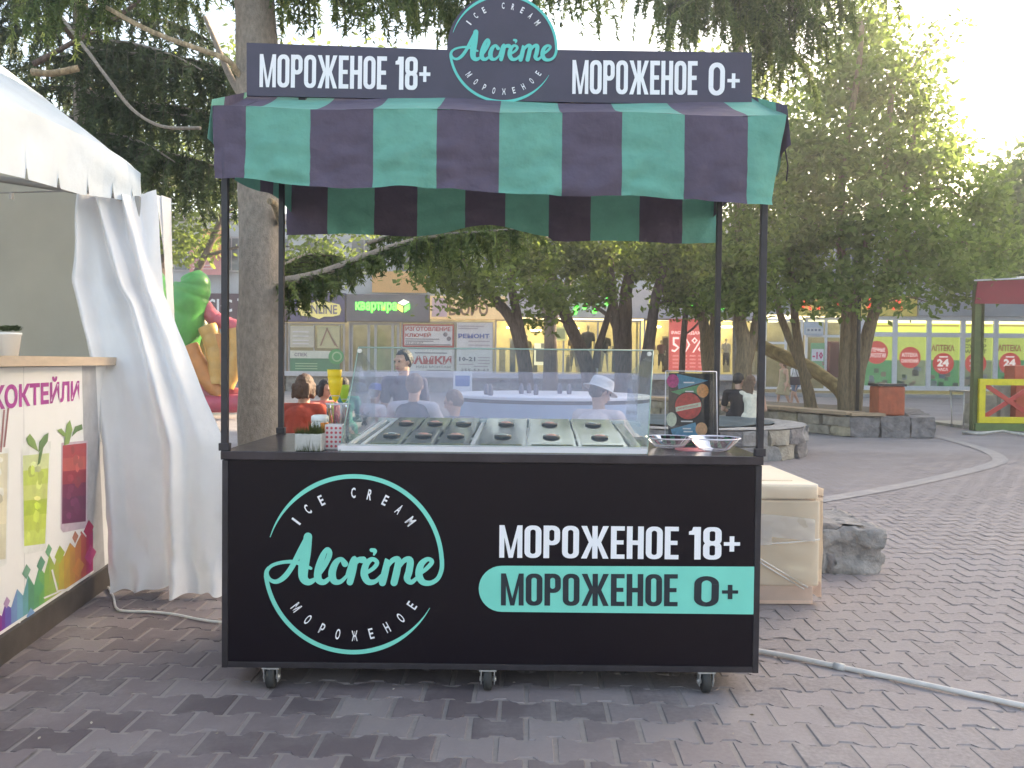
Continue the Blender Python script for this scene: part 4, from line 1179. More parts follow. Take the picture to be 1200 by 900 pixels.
M_WRAP = glass_mat('stretch_film', (1.0, .99, .97), 1.6, (.92, .88, .86), .14)
M_WRAP2 = glass_mat('bunched_film', (1, 1, 1), 1.2, (.98, .97, .98), .5)
def film(x0, x1, z0, z1, seed, amp, dens, slope=0.0, nm='stretch_film', m=None, lift=.016):
    mb = MB(); mb.sm = True
    def fn(u, v):
        x = x0 + (x1 - x0) * u; z = z0 + (z1 - z0) * v + slope * u
        p = Vector((x * dens * .6, z * dens, seed))
        return (x, CY0 - lift - abs(noise.noise(p)) * amp - abs(noise.noise(p * 2.7)) * amp * .5, z)
    mb.grid(fn, 40, 24); return part(nm, mb, m or M_WRAP, ch)
film(CX0 - .01, CX1 + .006, .03, .64, 3, .018, 7)
film(1.30, 1.63, .38, .50, 9, .011, 8, -.03, 'bunched_film', M_WRAP2, .024)
film(1.15, 1.40, .31, .41, 14, .010, 9, .02, 'bunched_film', M_WRAP2, .026)
mb = MB(); mb.sm = True
def side_f(u, v):
    y = CY0 - .01 + (CY1 - CY0) * u; z = .03 + .6 * v; return (CX1 + .008 + abs(noise.noise(Vector((y * 6, z * 6, 4)))) * .015, y, z)
mb.grid(side_f, 24, 16); part('stretch_film', mb, M_WRAP, ch)
mb = MB()
for (a, b_) in (((1.10, .40), (1.60, .10)), ((1.14, .36), (1.58, .09)), ((1.3, .33), (1.66, .36))): mb.tube([(a[0], CY0 - .022, a[1]), ((a[0] + b_[0]) / 2, CY0 - .026, (a[1] + b_[1]) / 2 - .004), (b_[0], CY0 - .02, b_[1])], .005, 6)
part('film_strand', mb, mat('film_strand', (.92, .86, .82), .3, alpha=.6), ch)

M_ST1 = mat('grey_rubble', (.27, .25, .24), .9, .35, 7, .9, 26)
M_ST2 = mat('dark_rubble', (.20, .18, .178), .9, .35, 7, .9, 26)
M_ST3 = mat('tan_rubble', (.33, .285, .23), .9, .3, 6, .9, 26)
STONES = [M_ST1, M_ST2, M_ST3]
def stone(x0, y0, z0, x1, y1, z1, seed, rot=0.0, c=None, rough=.03, cuts=3):
    """rough-hewn block: subdivided box with noise-broken faces"""
    bm = bmesh.new(); bmesh.ops.create_cube(bm, size=1)
    bmesh.ops.subdivide_edges(bm, edges=bm.edges[:], cuts=cuts, use_grid_fill=True)
    cx, cy, cz_ = (x0 + x1) / 2, (y0 + y1) / 2, (z0 + z1) / 2
    sx_, sy_, sz_ = abs(x1 - x0), abs(y1 - y0), abs(z1 - z0)
    mb = MB()
    for v in bm.verts:
        q = v.co.copy(); r_ = Vector((q.x * 2, q.y * 2, q.z * 2))
        k = 1 - .05 * max(0, r_.length - 1.25)
        p = Vector((q.x * sx_ * k, q.y * sy_ * k, q.z * sz_ * k))
        p += Vector((noise.noise(p * 6 + Vector((seed, 0, 0))), noise.noise(p * 6 + Vector((0, seed, 7))), noise.noise(p * 6 + Vector((3, 1, seed))) * .5)) * rough
        if cuts > 6: p += Vector((noise.noise(p * 17), noise.noise(p * 17 + Vector((5, 0, 0))), noise.noise(p * 17 + Vector((0, 9, 0))))) * rough * .4 + Vector((noise.noise(p * 40), noise.noise(p * 40 + Vector((5, 0, 0))), noise.noise(p * 40 + Vector((0, 9, 0))))) * rough * .15
        if rot: p = Matrix.Rotation(rot, 3, 'Z') @ p
        v.co = p + Vector((cx, cy, cz_))
    mb.add_bm(bm); return mb
# low stone block right behind the chest
lb = thing('stone_block', 'low rough block of grey stone behind the wrapped chest', 'stone block', (1.9, 5.6, 0))
mb = stone(1.30, 5.28, -.02, 2.04, 6.0, .31, 4.2, 0, rough=.07, cuts=16); mb.S = [True] * len(mb.F); part('stone', mb, M_ST2, lb)
mb = stone(1.90, 5.27, -.02, 2.30, 5.98, .285, 9.1, .04, rough=.07, cuts=14); mb.S = [True] * len(mb.F); part('stone', mb, M_ST1, lb)
m_ = MB(); m_.sm = True
m_.grid(lambda u, v: (1.36 + .88 * u, 5.36 + .55 * v, .300 + .02 * noise.noise(Vector((u * 5, v * 4, 1))) - .012 * (abs(u - .5) ** 2 * 4)), 20, 14)
part('mortar_cap', m_, mat('dusty_mortar', (.27, .25, .24), .95, .25, 9, .6, 40), lb)

# round stone basin
BC = Vector((2.62, 13.0, 0)); BR, BH = 1.78, .42
ba = thing('stone_basin', 'round stone basin with a dark cover behind the cart counter', 'basin', BC)
nst = 26
for row, (z0, z1) in enumerate(((0, .2), (.205, BH - .005))):
    for k in range(nst):
        a0 = 2 * math.pi * (k + .5 * row) / nst; am = a0 + math.pi / nst
        w = 2 * BR * math.sin(math.pi / nst) - .02
        c = BC + Vector((math.cos(am), math.sin(am), 0)) * (BR - .17)
        mb = stone(-.17, -w / 2, z0, .17, w / 2, z1, k * 1.7 + row * 9, am, rough=.06)
        for v in mb.V: v.x += c.x; v.y += c.y
        part('stone', mb, STONES[(k * 5 + row * 2) % 3 if k % 4 else 0], ba)
mb = MB(); mb.sm = True
mb.grid(lambda u, v: BC + Vector(((BR - .45 + .45 * v) * math.cos(u * 6.2832), (BR - .45 + .45 * v) * math.sin(u * 6.2832), BH + .012 * noise.noise(Vector((u * 30, v * 3, 0))) + .01)), 64, 5)
part('basin_rim', mb, mat('pale_stone_rim', (.36, .33, .31), .9, .3, 5, .7, 30), ba)
mb = MB(); mb.sm = True
mb.grid(lambda u, v: BC + Vector(((BR - .44) * v * math.cos(u * 6.2832), (BR - .44) * v * math.sin(u * 6.2832), BH + .03 + .05 * (1 - v) + .03 * noise.noise(Vector((math.cos(u * 6.28) * v * 3, math.sin(u * 6.28) * v * 3, 3))))), 48, 10)
part('cover_sheet', mb, mat('dark_teal_tarp', (.075, .105, .12), .55, .3, 3, .1, 10), ba)

# long stone planter with plank bench
PA, PB_, PC_, PD_, PE = Vector((3.35, 22.2, 0)), Vector((6.15, 15.5, 0)), Vector((7.66, 15.42, 0)), Vector((9.0, 19.0, 0)), Vector((5.2, 24.5, 0))
pl = thing('stone_planter', 'long low stone tree planter topped with a plank bench', 'planter', (6.2, 18, 0))
PH = .40
def stone_wall(a, b_, n, rows, h, parent, depth, seed, mats=STONES, z00=0.0, wander=.3):
    d = (b_ - a); L = d.length; d = d / L; nr = Vector((d.y, -d.x, 0)); rot = math.atan2(d.y, d.x); k = 0
    rr = random.Random(seed)
    for r_ in range(rows):
        cuts_ = sorted([0] + [(i + rr.uniform(-wander, wander) + (.5 if r_ % 2 else 0)) / n for i in range(1, n)] + [1])
        for i in range(len(cuts_) - 1):
            w = (cuts_[i + 1] - cuts_[i]) * L
            if w < .06: continue
            c = a + d * (cuts_[i] + cuts_[i + 1]) / 2 * L - nr * depth / 2 + nr * rr.uniform(-.012, .02)
            z0, z1 = z00 + h * r_ / rows + .004, z00 + h * (r_ + 1) / rows - .004
            mb = stone(-w / 2 + .006, -depth / 2, z0, w / 2 - .006, depth / 2, z1, seed + k * 2.3, rot, rough=.045)
            for v in mb.V: v.x += c.x; v.y += c.y
            part('stone', mb, mats[rr.randrange(len(mats))], parent); k += 1
stone_wall(PB_, PC_, 3, 1, PH - .02, pl, .45, 5, [M_ST2, M_ST1])
stone_wall(PA, PB_, 14, 2, PH - .04, pl, .4, 31, [M_ST3, M_ST3, mat('sunlit_tint_rubble', (.37, .31, .22), .9, .3, 6, .9, 26)])  # tan colours put warm sunlight onto this wall
stone_wall(PC_, PD_, 5, 1, PH - .02, pl, .4, 77, [M_ST2, M_ST1])
mb = MB(); mb.poly([(PA.x + .1, PA.y - .1, PH - .05), (PB_.x + .1, PB_.y + .15, PH - .05), (PC_.x - .15, PC_.y + .1, PH - .05), (PD_.x, PD_.y, PH - .05), (PE.x, PE.y, PH - .05)])
part('soil', mb, mat('planter_soil', (.09, .075, .06), .95, .4, 10, .8, 30), pl)
M_WOOD = mat('weathered_plank', (.36, .26, .17), .7, .2, 3, .2, 30, stretch=(1, 1, 12))
d = (PB_ - PA).normalized(); nr = Vector((d.y, -d.x, 0))
for s in range(4):
    a0 = PA + d * ((PB_ - PA).length * s / 4); a1 = PA + d * ((PB_ - PA).length * (s + 1) / 4 - .02)
    for w in range(3):
        o_ = nr * (.07 - .155 * w); mb = MB()
        mb.prism([a0 + o_ + Vector((0, 0, PH)), a1 + o_ + Vector((0, 0, PH)), a1 + o_ - nr * .145 + Vector((0, 0, PH)), a0 + o_ - nr * .145 + Vector((0, 0, PH))], (0, 0, .055))
        part('plank', mb, M_WOOD, pl)
d2 = (PC_ - PB_).normalized(); n2 = Vector((d2.y, -d2.x, 0))
for w in range(2):
    o_ = n2 * (.04 - .155 * w); a0, a1 = PB_ + d2 * .02, PB_ + d2 * .62; mb = MB()
    mb.prism([a0 + o_ + Vector((0, 0, PH - .01)), a1 + o_ + Vector((0, 0, PH - .01)), a1 + o_ - n2 * .145 + Vector((0, 0, PH - .01)), a0 + o_ - n2 * .145 + Vector((0, 0, PH - .01))], (0, 0, .05))
    part('plank', mb, M_WOOD, pl)

# red litter bin standing on the planter
bc_ = at(1039, 486, 16.2); bc_.z = PH - .03
bn = thing('litter_bin', 'orange red litter bin with dark rim standing on stone planter', 'litter bin', bc_)
M_RBIN = mat('red_bin_paint', (.42, .10, .045), .5, .2, 6, .05, 60)
mb = MB(); mb.box(bc_.x - .25, bc_.y - .22, bc_.z, bc_.x + .25, bc_.y + .22, bc_.z + .55, .03); part('bin_body', mb, M_RBIN, bn)
mb = MB()
for k in range(1, 7): x = bc_.x - .25 + .5 * k / 7; mb.box(x - .006, bc_.y - .227, bc_.z + .03, x + .006, bc_.y - .221, bc_.z + .53)
part('bin_rib', mb, M_RBIN, bn)
mb = MB(); mb.prism([(bc_.x - .265, bc_.y - .235, bc_.z + .551), (bc_.x + .265, bc_.y - .235, bc_.z + .551), (bc_.x + .265, bc_.y + .235, bc_.z + .551), (bc_.x - .265, bc_.y + .235, bc_.z + .551)], (0, 0, .045)); part('bin_rim', mb, mat('bin_black', (.04, .035, .035), .6), bn)
pp0 = at(1004.5, 480, 17.6)
mb = MB(); mb.tube([(pp0.x, 17.6, PH - .06), (pp0.x, 17.6, 3.4)], .038, 10); mb.lathe([(.07, 0), (.07, .02), (.04, .03)], (pp0.x, 17.6, PH - .05), 12); mb.sm = True
solo('metal_pole', mb, mat('dark_pole', (.05, .045, .045), .5), 'thin dark metal pole standing by the big tree in planter', 'pole', (pp0.x, 17.6, PH - .06))

# round white table with blue skirt
TC = Vector((.46, 10.0, 0)); TR = 1.15; TZ = .93
rt = thing('round_table', 'large round white table with blue skirt where people sit', 'table', TC)
mb = MB(); mb.lathe([(0, TZ), (TR - .01, TZ), (TR, TZ - .008), (TR, TZ - .035)], TC, 64); part('table_top', mb, mat('white_table', (.80, .78, .82), .4), rt)
mb = MB(); mb.lathe([(TR - .012, TZ - .036), (TR - .012, TZ - .075)], TC, 64); part('dark_band', mb, mat('navy_band', (.04, .04, .07), .5), rt)
mb = MB(); mb.lathe([(TR - .004, TZ - .076), (TR - .002, TZ - .1), (TR - .05, .01)], TC, 64); part('skirt', mb, mat('pale_blue_skirt', (.42, .52, .68), .6, .08, 3), rt)
for k, (px_, pz) in enumerate(((570, 459), (575, 460), (611, 458), (620, 457.5), (628, 459.5), (656, 458), (667, 458.5))):
    a_ = on_plane(px_, pz + 3.5, (0, 0, TZ), Vector((0, 0, 1))); mb = MB()
    mb.lathe([(0, .0), (.026, .0), (.03, .03), (.024, .085), (.014, .10), (.014, .12), (0, .12)], (a_.x, a_.y, TZ + .001), 12)
    o_ = solo('paint_bottle', mb, mat('bottle_grey', (.16, .15, .19), .4), 'small dark bottle on the round white table, ' + ('left one of the left pair', 'right one of the left pair', 'first of the middle three', 'middle of the middle three', 'last of the middle three', 'left one of the right pair', 'right one by the sun hat')[k], 'bottle', (a_.x, a_.y, TZ), 'bottles on the round table')
a_ = at(543, 440, 11.6)
fs_ = thing('folding_sign', 'small blue and white standing sign left of the round table', 'sign', (a_.x, 11.6, 0))
x0, x1, z0, z1 = rect(531, 435, 553, 463, 11.6)
mb = MB(); mb.box(x0, 11.6, z0, x1, 11.63, z1, .004); mb.tube([(x0 + .03, 11.62, 0), (x0 + .03, 11.62, z0 + .02)], .012); mb.tube([(x1 - .03, 11.62, 0), (x1 - .03, 11.62, z0 + .02)], .012); part('sign_board', mb, mat('white_sign_paint', (.78, .78, .82), .5), fs_)
mb = MB(); mb.box(x0 + .03, 11.596, z0 + .12, x1 - .03, 11.5995, z1 - .06); part('blue_panel', mb, mat('blue_sign_panel', (.13, .22, .50), .5), fs_)

# ================================================================== RED ROOFED STALL (right)
SYD = 17.4
st = thing('children_stall', 'red roofed stall with green post and yellow framed barrier', 'stall', (10.0, 18, 0))
M_REDC = mat('dark_red_awning', (.30, .035, .05), .7, .1, 4, .1, 20, trans=.1)
M_YEL = mat('yellow_paint', (.72, .60, .02), .45, .1, 8); M_REDP = mat('red_paint', (.50, .05, .04), .4, .12, 8); M_GRN = mat('green_paint', (.09, .12, .035), .55, .2, 8)
z = lambda py, Y, px=1170: at(px, py, Y).z
x0 = at(1143, 340, SYD).x
mb = MB(); mb.sm = False
mb.prism([(x0, SYD, z(356, SYD)), (x0 + 4, SYD, z(356, SYD)), (x0 + 4, SYD, z(318, SYD)), (x0 + .05, SYD, z(330, SYD))], (0, .03, 0))
mb.prism([(x0, SYD + .03, z(356, SYD)), (x0 + 1.6, SYD + 3, z(356, SYD)), (x0 + 1.65, SYD + 3, z(330, SYD)), (x0 + .05, SYD + .03, z(330, SYD))], (.03, 0, 0)); part('valance', mb, M_REDC, st)
mb = MB(); mb.prism([(x0 - .05, SYD - .05, z(330, SYD)), (x0 + 4, SYD - .05, z(317, SYD)), (x0 + 4, SYD + 3.1, z(300, SYD)), (x0 + 1.6, SYD + 3.1, z(312, SYD))], (0, 0, .03)); part('stall_roof', mb, mat('pale_stall_roof', (.62, .60, .62), .5), st)
for (xx, yy) in ((x0 + .09, SYD + .1), (x0 + 1.7, SYD + 2.9), (x0 + 3.8, SYD + 2.9)):
    mb = MB(); mb.box(xx - .065, yy - .065, 0, xx + .065, yy + .065, z(332, SYD) - .02, .006); part('post', mb, M_GRN, st)
bx0, bx1 = at(1146, 470, SYD).x, at(1146, 470, SYD).x + 2.4; bz0, bz1 = .16, z(444, SYD); fw = .13
barx = thing('barrier', None, None); barx.parent = st
for (a, b_, c, d_) in ((bx0, bz0, bx1, bz0 + fw), (bx0, bz1 - fw, bx1, bz1), (bx0, bz0 + fw + .002, bx0 + fw, bz1 - fw - .002), (bx1 - fw, bz0 + fw + .002, bx1, bz1 - fw - .002)):
    mb = MB(); mb.box(a, SYD - .05, b_, c, SYD + .02, d_, .006); part('rail', mb, M_YEL, barx)
for s in (0, 1):
    w = .055; xa, xb = bx0 + fw + .01, bx0 + 1.12; za, zc = (bz0 + fw, bz1 - fw) if s else (bz1 - fw, bz0 + fw)
    mb = MB(); mb.prism([(xa, SYD - .03 + s * .022, za - w), (xa, SYD - .03 + s * .022, za + w), (xb, SYD - .03 + s * .022, zc + w), (xb, SYD - .03 + s * .022, zc - w)], (0, .02, 0)); part('cross_brace', mb, M_REDP, barx)
    mb = MB(); mb.prism([(xb + .02, SYD - .03 + s * .022, za - w), (xb + .02, SYD - .03 + s * .022, za + w), (bx1 - fw - .01, SYD - .03 + s * .022, zc + w), (bx1 - fw - .01, SYD - .03 + s * .022, zc - w)], (0, .02, 0)); part('cross_brace', mb, M_REDP, barx)
mb = MB(); mb.box(bx0 - .05, SYD - .04, .0, bx1 + 1.5, SYD + .05, .155, .005); part('base_board', mb, mat('green_base', (.10, .17, .05), .6, .2, 6), st)
mb = MB(); mb.box(bx0 + .05, SYD + .7, .0, bx0 + 2.2, SYD + 2.4, .06); mb.box(bx0 + .5, SYD + .9, .06, bx0 + .9, SYD + 1.5, .7); mb.box(bx0 + 1.1, SYD + 1.1, .06, bx0 + 1.4, SYD + 1.4, .9); part('stall_counter', mb, mat('stall_inside', (.35, .33, .28), .6, .3, 5), st)
ob0 = at(1189, 445, 18.2); mb = MB()
mb.box(ob0.x, 18.2, bz1 - .06, ob0.x + .7, 18.6, bz1 + .28, .02); mb.box(ob0.x + .1, 18.3, 0, ob0.x + .6, 18.5, bz1 - .06)
solo('orange_box', mb, mat('orange_red_plastic', (.55, .10, .05), .45), 'orange red box on a stand inside the red roofed stall', 'box', (ob0.x, 18.2, 0))
# folding table left of the stall
fx0, fx1, fz0, fz1 = rect(1129, 458, 1145, 470, 17.9)
ft = thing('folding_table', 'small grey folding table on thin legs beside the stall post', 'table', ((fx0 + fx1) / 2, 18.1, 0))
mb = MB(); mb.box(fx0, 17.9, fz1 - .03, fx1 + .2, 18.5, fz1, .004); mb.box(fx0 + .02, 17.92, fz0 - .05, fx1 + .18, 17.935, fz1 - .03); part('table_top', mb, mat('grey_table', (.33, .30, .27), .6, .15, 5), ft)
for xx, yy, dx in ((fx0 + .03, 17.93, 0), (fx1 + .17, 17.93, -.2), (fx0 + .03, 18.47, .2), (fx1 + .17, 18.47, 0)):
    mb = MB(); mb.tube([(xx + dx * .2, yy, 0), (xx, yy, fz1 - .03)], .014, 8); part('leg', mb, M_STEEL, ft)
pb0 = gnd(1152, 507); mb = MB(); mb.sm = True
mb.tube([gnd(1128, 507, .03), gnd(1150, 508, .04), gnd(1175, 505, .05), gnd(1215, 512, .04)], [.03, .035, .025, .03], 8, jit=.4); solo('plastic_sheet', mb, mat('crumpled_plastic', (.62, .58, .52), .5, .2, 10), 'crumpled pale plastic sheeting lying along the stall base', 'plastic sheet', pb0)

# ================================================================== INFLATABLE
IY = 19.0
inf = thing('inflatable_slide', 'inflatable slide of green, orange and pink tubes behind the tent', 'inflatable', (at(240, 470, IY).x, IY, 0))
def vinyl(n, c): return mat('vinyl_' + n, tuple(v * .85 + .02 for v in c), .38, .22, 2.5, .5, 4, trans=.12)
def puff(mb, pts, rad, n):
    rad = [rad] * len(pts) if isinstance(rad, (int, float)) else rad
    C = catmull([(*p, r) for p, r in zip(pts, rad)], 14)
    mb.tube([c[:3] for c in C], [c[3] * (1 - .045 * abs(math.cos(i * math.pi / 9)) ** 5) for i, c in enumerate(C)], n, True, .05)
def pt3(px, py, dy=0): p = at(px, py, IY + dy); return p
mb = MB(); mb.sm = True
puff(mb, [pt3(204, 480), pt3(206, 440), pt3(213, 395), pt3(222, 350), pt3(227, 332), pt3(223, 322)], [.45, .45, .43, .42, .36, .22], 18); puff(mb, [pt3(170, 480, .6), pt3(172, 400, .6), pt3(180, 340, .6), pt3(185, 318, .6)], [.6, .6, .5, .1], 16); part('green_tower', mb, vinyl('green', (.06, .36, .05)), inf)
mb = MB(); puff(mb, [pt3(228, 345, .3), pt3(234, 375, .3), pt3(237, 410, .3), pt3(240, 440, .3)], [.12, .17, .2, .22], 14); part('patterned_tube', mb, vinyl('grey_green', (.22, .26, .16)), inf)
for P, r_, c in (([(222, 405), (232, 425), (246, 448), (262, 462)], .19, 'orange'), ([(243, 382), (250, 400), (255, 425), (256, 450)], .21, 'orange2'), ([(275, 385), (279, 405), (274, 430), (264, 452)], .2, 'yellow'), ([(258, 392), (262, 420), (262, 450)], .17, 'orange')):
    mb = MB(); puff(mb, [pt3(*q, -.2) for q in P], r_, 16); part('arm_tube', mb, vinyl(c, {'orange': (.62, .24, .05), 'orange2': (.60, .34, .08), 'yellow': (.62, .36, .09)}[c]), inf)
for P, r_ in (([(238, 358), (250, 372), (262, 378), (276, 384), (283, 395)], .17), ([(205, 408), (214, 430), (228, 452), (250, 466), (285, 466)], .24)):
    mb = MB(); puff(mb, [pt3(*q, .1) for q in P], r_, 16); part('pink_tube', mb, vinyl('pink', (.60, .10, .14)), inf)
mb = MB(); puff(mb, [pt3(160, 474, -.3), pt3(230, 474, -.3), pt3(300, 472, -.3)], .2, 14); part('base_tube', mb, vinyl('red', (.50, .05, .10)), inf)
# ================================================================== PEOPLE
SKIN = mat('skin', (.56, .34, .25), .55, .06, 12, trans=.03)
def cloth(n, c): return mat('cloth_' + n, c, .9, .14, 14, .25, 90)
def hairm(n, c): return mat('hair_' + n, c, .55, .35, 30, .4, 120, stretch=(3, 3, .6))
def person(label, hx, hy, Y, face, sit=True, s=1.0, lean=.18, headpitch=.15, headyaw=0.0, shirt=None, sleeve='short', pants=None, hair=None, hairstyle='short', arms='lap', hat=None, raglan=None, dress=None, bodyyaw=None, group=None, legs='sit', walk=0.0, straps=None):
    """hx, hy, Y: photo pixel and depth of the head centre; face: yaw the head looks to (0 = away from the camera, + = to the left)"""
    H = at(hx, hy, Y)
    by = face if bodyyaw is None else bodyyaw
    f = Vector((-math.sin(by), math.cos(by), 0)); r = Vector((math.cos(by), math.sin(by), 0)); U = Vector((0, 0, 1))
    hfw = lean * .62 * s
    neck = H - Vector((0, 0, .15 * s)) - f * .03 * s
    chest = neck - Vector((0, 0, .14 * s)) - f * .03 * s - f * lean * .10
    pel = chest - Vector((0, 0, .37 * s)) - f * lean * .40 * s
    base = Vector((pel.x, pel.y, 0))
    p = thing('person', label, 'person', base, group)
    sh = [neck + r * (sgn * .185 * s) - U * .065 * s - f * .02 for sgn in (-1, 1)]
    hip = [pel + r * (sgn * .09 * s) - U * .02 for sgn in (-1, 1)]
    seat = pel.z
    if sit:
        knee = [h + f * .43 * s + r * (sgn * .06) + U * max(-.1, min(.12, .47 * s - h.z)) for h, sgn in zip(hip, (-1, 1))]
        ank = [Vector((k.x, k.y, .08)) + f * .04 + r * (sgn * .02) for k, sgn in zip(knee, (-1, 1))]
    else:
        hz = pel.z
        knee = [h - U * (hz - .09) * .50 + f * (.05 + sgn * walk * .5) for h, sgn in zip(hip, (-1, 1))]
        ank = [Vector((h.x, h.y, .08)) + f * (sgn * walk) for h, sgn in zip(hip, (-1, 1))]
    if arms == 'lap': el = [a - U * .27 * s + f * .08 * s + r * (sgn * .07 * s) for a, sgn in zip(sh, (-1, 1))]; wr_ = [e + f * .22 * s - U * .04 * s - r * (sgn * .06) for e, sgn in zip(el, (-1, 1))]
    elif arms == 'table': el = [a - U * .22 * s + f * .14 * s + r * (sgn * .09 * s) for a, sgn in zip(sh, (-1, 1))]; wr_ = [e + f * .23 * s + U * .02 * s - r * (sgn * .08) for e, sgn in zip(el, (-1, 1))]
    else: el = [a - U * .28 * s + r * (sgn * .05 * s) - f * .01 for a, sgn in zip(sh, (-1, 1))]; wr_ = [e - U * .24 * s + f * .06 * s for e in el]
    # head frame
    hf = Vector((-math.sin(face + headyaw) * math.cos(headpitch), math.cos(face + headyaw) * math.cos(headpitch), -math.sin(headpitch)))
    hr = hf.cross(U).normalized(); hu = hr.cross(hf)
    rot = Matrix((hr, hf, hu)).transposed()
    hp_ = lambda a, b_, c: H + rot @ (Vector((a, b_, c)) * s)
    B = MB()
    B.ell(hp_(0, -.012, .025), (.076 * s, .094 * s, .092 * s), rot); B.ell(hp_(0, .028, -.035), (.058 * s, .062 * s, .075 * s), rot); B.ell(hp_(0, .05, -.085), (.03 * s, .03 * s, .025 * s), rot)
    B.cap(hp_(0, .088, .012), hp_(0, .108, -.025), .009 * s, .015 * s, 8)
    B.cap(hp_(-.045, .078, .03), hp_(.045, .078, .03), .012 * s, .012 * s, 8)
    B.cap(hp_(-.018, .083, -.058), hp_(.018, .083, -.058), .009 * s, .009 * s, 8)
    for sgn in (-1, 1): B.ell(hp_(sgn * .078, -.008, -.005), (.012 * s, .022 * s, .032 * s), rot, 8, 6)
    B.cap(hp_(0, -.02, -.05), neck, .052 * s, .056 * s)
    B.cap(neck - U * .03 * s, chest, .065 * s, .115 * s)
    B.cap(sh[0] + r * .03, sh[1] - r * .03, .055 * s, .055 * s); B.cap(chest - r * .05 * s, chest + r * .05 * s, .105 * s, .105 * s); B.cap(chest, pel, .115 * s, .12 * s); B.cap(hip[0], hip[1], .11 * s, .11 * s)
    for i in (0, 1):
        B.cap(sh[i], el[i], .05 * s, .038 * s); B.cap(el[i], wr_[i], .038 * s, .026 * s)
        d = (wr_[i] - el[i]).normalized(); pr = d.cross(U); pr = pr.normalized() if pr.length > .1 else r
        pl_ = wr_[i] + d * .045 * s; B.ell(pl_, (.036 * s, .036 * s, .02 * s) if sit else (.02 * s, .036 * s, .045 * s))
        for q in range(4):
            k0 = pl_ + d * .035 * s + pr * (q - 1.5) * .018 * s; k1 = k0 + d * (.032, .038, .036, .028)[q] * s - U * .008; B.cap(k0, k1, .0085 * s, .0082 * s, 6); B.cap(k1, k1 + d * .022 * s - U * .016, .008 * s, .0072 * s, 6)
        B.cap(pl_ + pr * .03 * s, pl_ + pr * .055 * s + d * .03 * s, .0105 * s, .0085 * s, 6)
        B.cap(hip[i], knee[i], .078 * s, .055 * s); B.cap(knee[i], ank[i], .055 * s, .036 * s)
        B.cap(ank[i] - U * .03, ank[i] + f * .12 * s - U * .045, .04 * s, .032 * s)
    body = link_mesh('body', None or offset(fuse(B, .0105 if s > .8 else .009), p), SKIN, p)
    ey = MB()
    for sgn in (-1, 1): ey.ell(hp_(sgn * .031, .086, .012), .0085 * s, None, 8, 6)
    part('eyes', ey, mat('eye_dark', (.02, .015, .012), .2), p)
    mo = MB(); mo.cap(hp_(-.02, .092, -.056), hp_(.02, .092, -.056), .0045 * s, .0045 * s, 6); part('lips', mo, mat('lips', (.42, .14, .13), .45), p)
    g = .014 * s
    if shirt:
        M = MB()
        M.cap(sh[0] + r * .02, sh[1] - r * .02, .055 * s + g, .055 * s + g); M.cap(neck - U * .06 * s, chest, .075 * s + g, .115 * s + g); M.cap(chest - r * .05 * s, chest + r * .05 * s, .105 * s + g, .105 * s + g); M.cap(chest, pel + U * .02, .115 * s + g, .125 * s + g)
        M.cap(hip[0] + U * .05, hip[1] + U * .05, .105 * s + g, .105 * s + g)
        SL = MB()
        T_ = SL if raglan else M
        for i in (0, 1):
            if sleeve != 'none':
                k = .62 if sleeve == 'short' else 1.0
                T_.cap(sh[i], sh[i].lerp(el[i], k), .055 * s + g, .046 * s + g)
                if sleeve == 'long': T_.cap(el[i], wr_[i] - (wr_[i] - el[i]) * .05, .042 * s + g, .03 * s + g)
        link_mesh('shirt', offset(fuse(M, .011), p), shirt, p)
        if raglan:
            for i in (0, 1): SL.cap(neck + (sh[i] - neck) * .35 - U * .02, sh[i], .05 * s + g, .062 * s + g)
            link_mesh('sleeves', offset(fuse(SL, .011), p), raglan, p)
    if straps:
        M = MB()
        for sgn in (-1, 1): M.tube([neck + r * sgn * .09 * s - f * .0 + U * -.01, chest + r * sgn * .05 * s - f * .135 * s, chest - U * .15 * s - r * sgn * .04 * s - f * .14 * s], .016, 6)
        part('straps', M, straps, p)
    if pants:
        M = MB(); M.cap(hip[0], hip[1], .115 * s + g * .6, .115 * s + g * .6)
        for i in (0, 1):
            M.cap(hip[i], knee[i] if legs != 'shorts' else hip[i].lerp(knee[i], .55), .085 * s + g * .8, (.058 if legs != 'shorts' else .075) * s + g)
            if legs not in ('shorts',): M.cap(knee[i], ank[i] + U * .02, .058 * s + g, .045 * s + g)
        link_mesh('trousers', offset(fuse(M, .012), p), pants, p)
    if dress:
        M = MB(); M.cap(chest, pel, .12 * s + g, .14 * s + g)
        c0, c1 = pel + U * .1, (knee[0] + knee[1]) / 2 - U * .02; M.tube([c0, c0.lerp(c1, .5), c1], [.14 * s, .19 * s, .23 * s], 16)
        link_mesh('dress', offset(fuse(M, .013), p), dress, p)
    M = MB()
    for i in (0, 1): M.cap(ank[i] - U * .035 - f * .02, ank[i] + f * .13 * s - U * .042, .042 * s, .036 * s)
    link_mesh('shoes', offset(fuse(M, .011), p), cloth('shoe', (.08, .07, .07)), p)
